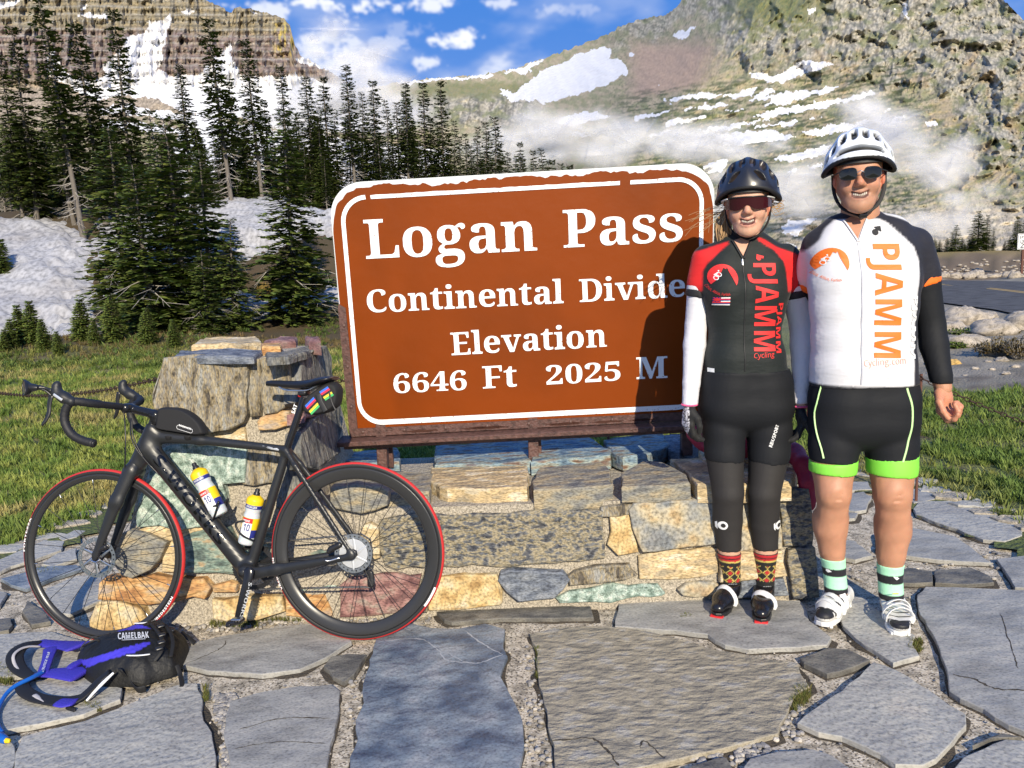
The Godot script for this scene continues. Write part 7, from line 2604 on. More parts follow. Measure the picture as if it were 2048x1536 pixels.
func teeth(p: Node3D, o: Vector3, s: float, bs: Basis) -> void:
	for i in 8:
		var x := -0.0182 + 0.0052 * i
		var mb := MB.new()
		var z := 0.0905 - 12.0 * x * x
		bbox(mb, Transform3D(bs.rotated(bs.y, x * 18.0), o + bs * Vector3(x, -0.0545 + 10.0 * x * x, z - 0.0095) * s), Vector3(0.0050, 0.0105, 0.006) * s, 0.0012)
		part(p, "tooth", mb.mesh(), M.tooth)
func head_paint(o: Vector3, s: float, bs: Basis, skin: Color, man: bool) -> Callable:
	var n := fnl(7, 60.0, 3)
	return func(p: Vector3) -> Color:
		var q: Vector3 = (p - o) * bs / s
		var c := skin
		c *= 1.0 + 0.16 * n.get_noise_3dv(p)
		if q.z > 0.03:
			var lipd := absf(q.y + 0.0600 - 13.0 * q.x * q.x)
			if absf(q.x) < 0.029 and lipd < 0.0165 and lipd > 0.009:
				c = c.lerp(Color(0.36, 0.11, 0.09) if not man else Color(0.36, 0.15, 0.11), 0.5)
			if absf(q.x) < 0.027 and lipd < 0.010 and q.z < 0.088:
				c = Color(0.10, 0.03, 0.025)
			c = c.lerp(Color(0.50, 0.17, 0.12), 0.30 * exp(-(Vector2(absf(q.x) - 0.036, q.y + 0.022).length_squared()) / 0.0006))
			c = c.lerp(Color(0.50, 0.16, 0.11), 0.35 * exp(-(Vector2(q.x, q.y + 0.016).length_squared()) / 0.00025))
			if man and q.y < -0.03:
				c = c.lerp(Color(0.22, 0.16, 0.13), 0.22)
		if absf(q.x) > 0.068:
			c = c.lerp(Color(0.62, 0.13, 0.08), 0.5)
		return c

# cycling helmet: shell with vents [lateral, fore-aft, half widths] in degrees
func helmet(p: Node3D, o: Vector3, s: float, bs: Basis, sz: Vector3, vents: Array, shell: Color, hole: Color, m: Material, shell_name: String) -> void:
	var mb := MB.new()
	var na := 110
	var nb := 130
	for j in nb + 1:
		for i in na + 1:
			var al := -88.0 + 176.0 * i / na
			var be := -6.0 + 200.0 * j / nb
			var v := 0.0
			for q in vents:
				var d := maxf(absf(al - q[0] - q[4] * (be - q[1])) / q[2], absf(be - q[1]) / q[3])
				var e := Vector2((al - q[0] - q[4] * (be - q[1])) / q[2], (be - q[1]) / q[3]).length()
				v = maxf(v, 1.0 - sstep(0.86, 1.06, lerpf(d, e, 0.5)))
			var rib := 0.018 * cos(deg_to_rad(al) * 12.0) * (1.0 - v) * sstep(8, 30, be)
			var r := 1.0 + rib - 0.15 * v
			var a := deg_to_rad(al)
			var b := deg_to_rad(be)
			# the rim curves up over the brow, down at the temples
			var pt := Vector3(sz.x * sin(a), sz.y * cos(a) * sin(b), sz.z * cos(a) * cos(b)) * r
			pt.z *= 1.0 - 0.10 * sstep(90, 180, be)
			if pt.y < 0.012:
				pt.y = 0.012 + (pt.y - 0.012) * 0.2
			pt.y -= 0.030 * pow(absf(sin(a)), 3.0)
			mb.col = shell.lerp(hole, sstep(0.25, 0.6, v))
			mb.add(o + bs * pt * s)
	mb.grid(nb + 1, na + 1, 0)
	for t in range(0, mb.ix.size(), 3):
		var k := mb.ix[t]; mb.ix[t] = mb.ix[t + 1]; mb.ix[t + 1] = k
	part(p, shell_name, mb.mesh(true, true), m)
	mb = MB.new()
	var rim := []
	for i in 40:
		var a := TAU * i / 40
		rim.append(o + bs * Vector3(sz.x * 0.97 * cos(a), 0.008 - 0.034 * pow(absf(cos(a)), 3.0), sz.z * 0.95 * sin(a)) * s)
	tube(mb, rim, 0.007, 0.009, 8, Vector3.UP, false, true)
	part(p, "helmet_rim", mb.mesh(), M.helmet_black)
	# pads and cradle inside
	mb = MB.new()
	lathe(mb, Transform3D(bs * Basis.from_scale(Vector3(sz.x, 1, sz.z) * 0.9 * s), o), [Vector2(0.98, -0.012 * s), Vector2(0.97, 0.02 * s), Vector2(0.8, 0.07 * s), Vector2(0.0001, 0.095 * s)], 32)
	part(p, "helmet_liner", mb.mesh(), M.helmet_black)

# a hand: w wrist, d direction of the fingers, t side of the thumb, curl of the fingers in radians per joint
func hand_blob(b: Blob, w: Vector3, d: Vector3, t: Vector3, s: float, curl: Array, k := 0.007) -> void:
	var n := d.cross(t).normalized()          # back of the hand when n points away from the palm
	b.cap(w, w + d * 0.035 * s, 0.024 * s, 0.028 * s, 0.015, 0.75, n)
	for i in 4:
		var off: Vector3 = t * (0.027 - 0.018 * i) * s
		var kn := w + d * (0.083 - 0.004 * absf(i - 1.0)) * s + off
		b.cap(w + d * 0.028 * s + off * 0.75, kn, 0.0125 * s, 0.0115 * s, 0.012)
		var dir := d
		var p := kn
		var ln: float = [1.0, 1.1, 1.03, 0.82][i]
		for j in 3:
			dir = dir.rotated(t, curl[i] * [0.8, 1.15, 0.8][j])
			var e: Vector3 = p + dir * [0.040, 0.026, 0.021][j] * ln * s
			b.cap(p, e, [0.0102, 0.0092, 0.0084][j] * s, [0.0092, 0.0084, 0.0072][j] * s, 0.005)
			p = e
	var t0 := w + d * 0.022 * s + t * 0.022 * s
	var t1 := t0 + (d * 0.6 + t * 0.55 - n * 0.35).normalized() * 0.040 * s
	var t2 := t1 + (d * 0.95 + t * 0.05 - n * 0.35).normalized() * 0.032 * s
	var t3 := t2 + (d * 0.9 - t * 0.35 - n * 0.3).normalized() * 0.026 * s
	b.cap(t0, t1, 0.0150 * s, 0.0118 * s, 0.012)
	b.cap(t1, t2, 0.0112 * s, 0.0102 * s, 0.005)
	b.cap(t2, t3, 0.0102 * s, 0.0082 * s, 0.004)

# shoe from heel to toe (ground points), ankle above
func shoe_blob(b: Blob, heel: Vector3, toe: Vector3, ank: Vector3, wd: float) -> void:
	var d := toe - heel
	var u := Vector3.UP
	b.cap(heel + u * 0.046 + d * 0.10, heel + u * 0.052 + d * 0.30, 0.034 * wd, 0.034 * wd, 0.02)
	b.cap(heel + u * 0.048 + d * 0.30, heel + u * 0.044 + d * 0.66, 0.034 * wd, 0.040 * wd, 0.02, 0.85, u)
	b.cap(heel + u * 0.042 + d * 0.66, heel + u * 0.038 + d * 0.90, 0.041 * wd, 0.028 * wd, 0.02, 0.72, u)
	b.cap(ank - u * 0.004 + d * 0.10, heel + u * 0.042 + d * 0.68, 0.038 * wd, 0.028 * wd, 0.02)
	b.cap(ank + u * 0.012, heel + u * 0.05 + d * 0.12, 0.036 * wd, 0.03 * wd, 0.02)
func strap_over(mb: MB, b: Blob, l: PackedInt32Array, c: Vector3, d: Vector3, w: float, th: float, slant: float) -> void:
	var sd := d.cross(Vector3.UP).normalized()
	var pts := []
	for i in 13:
		var a := deg_to_rad(-12.0 + 204.0 * i / 12.0)
		var dir := sd * cos(a) + Vector3.UP * sin(a)
		var p := onto(b, l, c + dir * 0.11 + d.normalized() * slant * cos(a), -dir, 0.002, 0.2)
		if p.x < 1e8:
			pts.append(p - dir * 0.001)
	if pts.size() > 3:
		tube(mb, pts, th, w, 8, d)
func sole(p: Node3D, heel: Vector3, toe: Vector3, wd: float, m: Material) -> void:
	var d := toe - heel
	var sd := d.cross(Vector3.UP).normalized()
	var o := []
	for q in [[0.0, 0.012], [0.04, 0.026], [0.2, 0.030], [0.45, 0.028], [0.7, 0.040], [0.86, 0.036], [0.97, 0.020], [1.0, 0.0]]:
		o.append(heel + d * q[0] + sd * q[1] * wd + Vector3.UP * 0.012)
	for q in [[0.97, 0.020], [0.86, 0.034], [0.7, 0.038], [0.45, 0.028], [0.2, 0.029], [0.04, 0.026], [0.0, 0.012]]:
		o.append(heel + d * q[0] - sd * q[1] * wd + Vector3.UP * 0.012)
	var mb := MB.new()
	slab(mb, o, Vector3.UP, 0.010, -0.006, 0.003)
	part(p, "sole", mb.mesh(false), m)

func woman() -> void:
	PZ = 0.1
	Z0 = gp(1483, 1206).z
	var p := thing("person", "person in red and black cycling jersey, white arm warmers, black helmet, standing by the sign", "person", gp(1483, 1212))
	var skin := Color(0.56, 0.325, 0.225)
	var torso := [[1490, 512, -0.02, 65.0, 0.072], [1490, 540, -0.01, 83.0, 0.088], [1489, 580, 0.0, 83.0, 0.102], [1489, 620, 0.0, 73.0, 0.100], [1489, 665, 0.0, 65, 0.092], [1489, 715, 0.0, 75.0, 0.102], [1490, 760, -0.01, 82.0, 0.112]]
	var pelvis := [[1490, 735, 0.0, 81.0, 0.104], [1491, 770, -0.01, 89.0, 0.112], [1492, 805, -0.015, 94.0, 0.118]]
	var leg_l := [[1450, 800, -0.01, 42], [1448, 860, 0.0, 41], [1449, 905, 0.01, 37], [1456, 985, 0.03, 30], [1455, 1040, 0.0, 28.5], [1458, 1098, -0.01, 23], [1462, 1150, -0.02, 17.5], [1463, 1180, -0.02, 19]]
	var leg_r := [[1536, 800, -0.01, 44], [1538, 860, 0.0, 43], [1538, 905, 0.01, 39], [1528, 985, 0.03, 31], [1528, 1045, 0.0, 29], [1531, 1100, -0.01, 23], [1530, 1155, -0.02, 17.5], [1529, 1185, -0.02, 19]]
	var arm_l := [[1414, 520, -0.02, 27], [1402, 575, -0.025, 25], [1392, 650, -0.03, 19.5], [1389, 690, -0.015, 20], [1383, 765, 0.02, 15], [1380, 806, 0.035, 13.5]]
	var arm_r := [[1570, 518, -0.02, 27], [1588, 575, -0.025, 25], [1601, 650, -0.03, 19.5], [1603, 690, -0.015, 20], [1603, 768, 0.02, 15], [1601, 810, 0.035, 13.5]]
	var b := Blob.new()
	rows(b, torso, 0.012, 0.016)
	rows(b, pelvis, 0.012, 0.016)
	for lg in [leg_l, leg_r]:
		limb(b, lg)
	for ar in [arm_l, arm_r]:
		limb(b, ar)
	var hc := J(1496, 414, 0.03)
	var hb := Basis.from_euler(Vector3(0.02, -0.30, 0.02))
	b.cap(J(1495, 452, -0.01), J(1492, 508, -0.03), 0.052, 0.060, 0.03)
	var mb := MB.new()
	b.build(mb, 0.0115)
	paint(mb, func(q): return skin)
	var hd := Blob.new()
	head_blob(hd, hc, 1.0, hb, false)
	hd.cap(J(1495, 452, -0.01), J(1494, 490, -0.025), 0.051, 0.054, 0.02)
	var at0 := mb.v.size()
	hd.build(mb, 0.0038)
	var hp := head_paint(hc, 1.0, hb, skin, false)
	for i in range(at0, mb.v.size()):
		mb.c[i] = hp.call(mb.v[i])
	var gl := Blob.new()
	hand_blob(gl, J(1379, 812, 0.035), Vector3(-0.10, -0.98, 0.12).normalized(), Vector3(0.30, 0.05, 0.95).normalized(), 0.92, [0.5, 0.55, 0.6, 0.65])
	var gr := Blob.new()
	hand_blob(gr, J(1601, 815, 0.035), Vector3(0.02, -0.98, 0.12).normalized(), Vector3(-0.30, 0.05, 0.95).normalized(), 0.92, [-0.5, -0.55, -0.6, -0.65])
	at0 = mb.v.size()
	for g in [gl, gr]:
		g.build(mb, 0.005)
	for i in range(at0, mb.v.size()):
		mb.c[i] = skin
	part(p, "body", mb.mesh(true, true), M.skin)
	teeth(p, hc, 1.0, hb)
	# jersey
	var jb := Blob.new()
	rows(jb, torso)
	for s in [-1.0, 1.0]:
		jb.ball(J(1489 + 36 * s, 584, 0.055), 0.062, 0.04)
	limb(jb, [arm_l[0], [1403, 566, -0.025, 25.5]], 0.03)
	limb(jb, [arm_r[0], [1587, 566, -0.025, 25.5]], 0.03)
	jb.cap(J(1493, 484, -0.03), J(1492, 505, -0.025), 0.058, 0.068, 0.03)
	var redl := shape_xy([1463, 482, 1463, 487, 1437, 510, 1420, 527, 1412, 543, 1411, 584, 1340, 590, 1350, 520, 1385, 506, 1420, 497])
	var redr := shape_xy([1523, 474, 1524, 480, 1554, 500, 1570, 522, 1577, 545, 1577, 584, 1660, 590, 1640, 520, 1600, 506, 1560, 492, 1534, 476])
	var red := Color(0.62, 0.012, 0.014)
	var blk := Color(0.006, 0.008, 0.009)
	wear(p, "jersey", jb, 0.0085, 0.007, [below(745, 1490)], M.cloth_v, func(q):
		var v := Vector2(q.x, q.y)
		return blk.lerp(red, maxf(inside(v, redl), inside(v, redr))))
	var jl := jb.all()
	mb = MB.new()
	print_poly(mb, jb, jl, [Vector2(1474, 480), Vector2(1490, 516), Vector2(1510, 478), Vector2(1493, 474)], 0.0085)
	part(p, "open_collar", mb.mesh(), M.skin_flat)
	mb = MB.new()
	for q in [[Vector2(1473, 479), Vector2(1489, 516)], [Vector2(1511, 477), Vector2(1491, 516)]]:
		var c := []
		for i in 6:
			var w: Vector2 = q[0].lerp(q[1], i / 5.0)
			c.append(cast(jb, jl, J(w.x, w.y, 0.1), 0.011))
		tube(mb, c, 0.006, 0.003, 8)
	part(p, "collar_edge", mb.mesh(), M.cloth_black)
	mb = MB.new()
	print_text(mb, jb, jl, "PJAMM", true, Vector2(1509, 526), Vector2(-2, 176), Vector2(44, 0), 0.0092)
	part(p, "jersey_lettering", mb.mesh(), M.print_red)
	mb = MB.new()
	print_text(mb, jb, jl, "Cycling", false, Vector2(1506, 716), Vector2(41, -3), Vector2(1, -10), 0.0092)
	print_text(mb, jb, jl, "PJAMM", true, Vector2(1556, 606), Vector2(-3, 100), Vector2(12, 0), 0.0092)
	part(p, "jersey_small_lettering", mb.mesh(), M.print_red)
	mb = MB.new()
	print_poly(mb, jb, jl, [Vector2(1518, 508), Vector2(1532, 512), Vector2(1530, 517), Vector2(1517, 513)], 0.009)
	print_poly(mb, jb, jl, ring_pts(Vector2(1521, 516), 5, 10), 0.0094)
	part(p, "maker_mark", mb.mesh(), M.print_red)
	mb = MB.new()
	print_text(mb, jb, jl, "ME", true, Vector2(1609, 572), Vector2(14, -2), Vector2(0, -9), 0.0092)
	part(p, "sleeve_lettering", mb.mesh(), M.cloth_black)
	mb = MB.new()
	print_text(mb, jb, jl, "PJAMM", true, Vector2(1590, 480), Vector2(20, 16), Vector2(4, -6), 0.0105)
	part(p, "shoulder_lettering", mb.mesh(), M.print_white)
	badge(p, jb, jl, Vector2(1447, 555), 27, M.print_red, M.print_white, 0.0092)
	for i in 7:
		mb = MB.new()
		print_poly(mb, jb, jl, [Vector2(1426 + (14 if i < 4 else 0), 594.5 + i * 2.3), Vector2(1457, 594 + i * 2.3), Vector2(1457, 596.3 + i * 2.3), Vector2(1426 + (14 if i < 4 else 0), 596.8 + i * 2.3)], 0.009)
		part(p, "flag_stripe", mb.mesh(), [M.print_white, M.print_red, M.bottle_blue][i % 3])
	mb = MB.new()
	print_poly(mb, jb, jl, [Vector2(1426, 594.5), Vector2(1440, 594.3), Vector2(1440, 603.5), Vector2(1426, 604)], 0.009)
	part(p, "flag_canton", mb.mesh(), M.bottle_blue)
	mb = MB.new()
	for q in [[1426, 595, 1428, 594.5, 1440, 602.5, 1438, 603.5], [1438, 594.4, 1440, 595, 1428, 604, 1426, 603], [1432, 594.5, 1434, 594.5, 1434, 604, 1432, 604], [1426, 598.3, 1440, 598.1, 1440, 600, 1426, 600.2]]:
		print_poly(mb, jb, jl, [Vector2(q[0], q[1]), Vector2(q[2], q[3]), Vector2(q[4], q[5]), Vector2(q[6], q[7])], 0.0096)
	part(p, "flag_cross", mb.mesh(), M.print_red)
	mb = MB.new()
	print_poly(mb, jb, jl, [Vector2(1423, 739), Vector2(1433, 739), Vector2(1433, 748), Vector2(1423, 748)], 0.009)
	part(p, "hem_tag", mb.mesh(), M.print_white)
	mb = MB.new()
	var zp := []
	for i in 20:
		zp.append(cast(jb, jl, J(1488, 518 + i * 11.8, 0.1), 0.0085))
	tube(mb, zp, 0.0022, 0.0012, 6)
	part(p, "zip", mb.mesh(), M.bag_trim)
	mb = MB.new()
	tube(mb, [zp[0], zp[1]], 0.004, 0.002, 8)
	part(p, "zip_pull", mb.mesh(), M.chrome)
	for ar in [[J(1402, 580, -0.026), J(1399, 598, -0.027)], [J(1588.5, 580, -0.026), J(1591.5, 598, -0.027)]]:
		var cb := Blob.new()
		cb.cap(ar[0].lerp(ar[1], -0.6), ar[1].lerp(ar[0], -0.6), 0.0520, 0.0495, 0.01)
		var dd: Vector3 = (ar[1] - ar[0]).normalized()
		wear(p, "sleeve_hem", cb, 0.006, 0.0065, [Plane(dd, ar[1] - dd * 0.006), Plane(-dd, ar[0])], M.cloth_black)
	for ar in [arm_l, arm_r]:
		var ab := Blob.new()
		limb(ab, ar)
		wear(p, "arm_warmer", ab, 0.008, 0.0045, [below(804), above(560)], M.cloth_white)
	# gloves
	var web := fnl(17, 75.0, 2, FastNoiseLite.TYPE_CELLULAR)
	web.cellular_return_type = FastNoiseLite.RETURN_DISTANCE2_SUB
	web.fractal_type = FastNoiseLite.FRACTAL_NONE
	var cx := J(1490, 840).x
	for g in [gl, gr]:
		wear(p, "glove", g, 0.0042, 0.002, [], M.cloth_v, func(q):
			var side: float = absf(q.x - cx)
			var mid: float = absf((J(1372, 840).x if q.x < cx else J(1606, 840).x) - cx)
			if side > mid + 0.002:
				return Color(0.72, 0.70, 0.72) if web.get_noise_3dv(q) > -0.86 else Color(0.03, 0.02, 0.03)
			return Color(0.010, 0.010, 0.011))
	for q in [[1379, 809], [1601, 812]]:
		mb = MB.new()
		var c := []
		for i in 20:
			var a := TAU * i / 20
			c.append(J(q[0], q[1], 0.036) + Vector3(cos(a) * 0.029, 0, sin(a) * 0.027))
		tube(mb, c, 0.004, null, 6, Vector3.UP, false, true)
		part(p, "glove_cuff", mb.mesh(), M.pink)
	# shorts, knee warmers, socks
	PZ = 0.07
	var sb := Blob.new()
	rows(sb, pelvis)
	limb(sb, leg_l.slice(0, 4))
	limb(sb, leg_r.slice(0, 4))
	wear(p, "shorts", sb, 0.008, 0.005, [above(738, 1490), below(920, 1490, -0.06)], M.lycra)
	var sl := sb.all()
	mb = MB.new()
	print_text(mb, sb, sl, "RBX/SPORT", true, Vector2(1541, 893), Vector2(14, -44), Vector2(-6, -2), 0.0065)
	print_poly(mb, sb, sl, [Vector2(1409, 866), Vector2(1413, 862), Vector2(1411, 870), Vector2(1414, 870), Vector2(1410, 880), Vector2(1411, 872), Vector2(1408, 873)], 0.0065)
	part(p, "shorts_print", mb.mesh(), M.print_white)
	for lg in [leg_l, leg_r]:
		var kb := Blob.new()
		limb(kb, lg)
		wear(p, "knee_warmer", kb, 0.008, 0.003, [above(900), below(1096)], M.sheer)
		var kl := kb.all()
		PZ = 0.045
		mb = MB.new()
		var kx: float = 1441.0 if lg == leg_l else 1554.0
		print_poly(mb, kb, kl, ring_pts(Vector2(kx + 4, 1050), 9, 16), 0.0045)
		print_poly(mb, kb, kl, [Vector2(kx - 9, 1046), Vector2(kx - 6, 1043), Vector2(kx - 4, 1060), Vector2(kx - 8, 1056)], 0.0045)
		part(p, "logo", mb.mesh(), M.print_white)
		mb = MB.new()
		print_poly(mb, kb, kl, ring_pts(Vector2(kx + 4.5, 1050), 4.5, 12), 0.0052)
		part(p, "logo_eye", mb.mesh(), M.sheer)
		var ya := J(1460, 1104).y
		var xa := J(lg[5][0], 1130).x
		wear(p, "sock", kb, 0.004, 0.003, [above(1102), below(1180)], M.cloth_v, func(q):
			var t: float = (ya - q.y) / 0.00186
			if (t > 4 and t < 9) or (t > 12 and t < 17):
				return Color(0.42, 0.015, 0.02)
			if t > 17 and t < 19.5:
				return Color(0.50, 0.40, 0.10)
			var u: float = (q.x - xa) / 0.00186
			var du := absf(fposmod(u + 9.0, 18.0) - 9.0)
			var dv := absf(fposmod(t - 26.0 + 9.0, 18.0) - 9.0)
			var m := du + dv
			if t > 28 and t < 66:
				if m < 5.5:
					return Color(0.40, 0.02, 0.02)
				if m < 9.4 and m > 7.0:
					return Color(0.55, 0.42, 0.10)
			return Color(0.010, 0.009, 0.010))
	for q in [[gp(1473, 1190), gp(1432, 1238), J(1464, 1168, -0.02)], [gp(1528, 1194), gp(1522, 1250), J(1529, 1172, -0.02)]]:
		var fb := Blob.new()
		shoe_blob(fb, q[0], q[1], q[2], 0.98)
		var d: Vector3 = q[1] - q[0]
		wear(p, "shoe", fb, 0.0045, 0.0, [Plane(Vector3.UP, q[2] + Vector3(0, 0.01, 0)), Plane(Vector3.DOWN, q[0] + Vector3(0, 0.014, 0))], M.patent_black)
		sole(p, q[0], q[1], 0.95, M.black_metal)
		var fl := fb.all()
		mb = MB.new()
		strap_over(mb, fb, fl, q[0] + d * 0.58 + Vector3.UP * 0.036, d, 0.013, 0.0022, -0.02)
		part(p, "shoe_strap", mb.mesh(), M.shoe_white)
		mb = MB.new()
		bbox(mb, Transform3D(Basis(d.cross(Vector3.UP).normalized(), Vector3.UP, -d.normalized()), q[0] + d * 0.90 + Vector3.UP * 0.005), Vector3(0.050, 0.014, 0.055), 0.003)
		part(p, "cleat", mb.mesh(), M.red_dot)
		mb = MB.new()
		bent_text(mb, "GIRO", font("Droid Sans", true), 0.010, 0.036, func(x, y):
			var a: Vector3 = q[2].lerp(q[0] + d * 0.55 + Vector3.UP * 0.07, 0.32 - y / 0.12)
			return onto(fb, fl, a + Vector3(x - 0.018, 0.05, 0.10), Vector3(0, -0.4, -0.9).normalized(), 0.0015, 0.3))
		part(p, "shoe_lettering", mb.mesh(), M.print_grey)
	# helmet, glasses, straps, hair
	var v := []
	for q in [[-9, 62, 5, 22, 0.0], [9, 62, 5, 22, 0.0], [-27, 58, 6, 22, 0.0], [27, 58, 6, 22, 0.0], [-47, 52, 7, 18, 0.0], [47, 52, 7, 18, 0.0], [-64, 50, 6, 20, 0.0], [64, 50, 6, 20, 0.0], [-20, 108, 6, 18, 0.0], [20, 108, 6, 18, 0.0], [0, 112, 5, 16, 0.0], [-46, 105, 7, 20, 0], [46, 105, 7, 20, 0], [-22, 24, 5, 8, 0.9], [22, 24, 5, 8, -0.9]]:
		v.append(q)
	helmet(p, hc + hb * Vector3(0, 0.048, -0.016), 1.0, hb * Basis.from_euler(Vector3(-0.08, 0, 0)), Vector3(0.119, 0.132, 0.140), v, Color(0.012, 0.012, 0.016), Color(0.045, 0.035, 0.028), M.helmet_v, "helmet")
	for e in [-1.0, 1.0]:
		mb = MB.new()
		bent_text(mb, "GIRO", font("Droid Sans", true), 0.016, 0.042, func(x, y):
			var a: float = e * 1.06
			return hc + hb * (Vector3(e * (0.118 + 0.006 * (y / 0.016)), 0.028 + y, 0.036 + e * -(x - 0.021)) + Vector3(0, 0.0, 0)))
		part(p, "helmet_lettering", mb.mesh(), M.print_white)
	mb = MB.new()
	for j in 7:
		for i in 25:
			var a := deg_to_rad(-72.0 + 6.0 * i)
			var f := j / 6.0
			var drop := 0.022 * (1.0 - 0.75 * exp(-pow(a / 0.22, 2.0))) * (1.0 - 0.5 * pow(absf(a) / 1.26, 2.0)) + 0.008
			mb.add(hc + hb * Vector3(0.088 * sin(a), 0.030 - f * (0.012 + drop * 1.15), 0.022 + 0.092 * cos(a) - 0.004 * f))
	mb.grid(7, 25, 0)
	part(p, "sunglass_lens", mb.mesh(), M.lens_red)
	mb = MB.new()
	var fr := []
	for i in 25:
		var a := deg_to_rad(-80.0 + 160.0 * i / 24)
		fr.append(hc + hb * Vector3(0.089 * sin(a), 0.031, 0.022 + 0.093 * cos(a)))
	tube(mb, fr, 0.0022, 0.0025, 8)
	part(p, "sunglass_brow", mb.mesh(), M.black_metal)
	mb = MB.new()
	for e in [-1.0, 1.0]:
		tube(mb, [hc + hb * Vector3(0.070 * e, 0.029, 0.082), hc + hb * Vector3(0.087 * e, 0.026, 0.045), hc + hb * Vector3(0.089 * e, 0.018, 0.0), hc + hb * Vector3(0.084 * e, 0.012, -0.05)], [0.004, 0.009, 0.006, 0.004], 0.003, 8)
	part(p, "sunglass_frame", mb.mesh(), M.shoe_white)
	mb = MB.new()
	for e in [-1.0, 1.0]:
		tube(mb, spline([hc + hb * Vector3(0.083 * e, 0.02, 0.01), hc + hb * Vector3(0.074 * e, -0.05, 0.018), hc + hb * Vector3(0.045 * e, -0.098, 0.035), hc + hb * Vector3(0.0, -0.122, 0.045)], 12), 0.006, 0.002, 8)
	part(p, "chin_strap", mb.mesh(), M.cloth_black)
	mb = MB.new()
	rng.seed = 31
	for i in 90:
		var far := rng.randf() < 0.22
		var s0 := hc + hb * Vector3(-0.070 + rr(-0.012, 0.012), rr(-0.03, 0.02), -0.04 + rr(-0.02, 0.02))
		var e0 := hc + (Vector3(-0.10 - rr(0, 0.13), -0.07 + rr(-0.03, 0.06), -0.05) if far else Vector3(-0.078 + rr(-0.025, 0.02), -0.135 + rr(-0.03, 0.03), -0.03 + rr(-0.03, 0.02)))
		var md := s0.lerp(e0, 0.5) + Vector3(rr(-0.03, 0.01), rr(-0.01, 0.02), rr(-0.01, 0.01))
		tube(mb, spline([s0, md, e0], 5), [0.0028, 0.0034, 0.0034, 0.003, 0.002, 0.0008] if not far else 0.0008, null, 4)
	for i in 16:
		var s0 := hc + hb * Vector3(0.078, 0.01 + rr(-0.02, 0.01), -0.01)
		tube(mb, spline([s0, s0 + Vector3(0.02, -0.012 + rr(-0.02, 0.02), 0), s0 + Vector3(0.035 + rr(0, 0.02), rr(-0.03, 0.01), 0)], 4), 0.0011, null, 4)
	part(p, "hair", mb.mesh(), M.hair).set_meta("kind", "stuff")

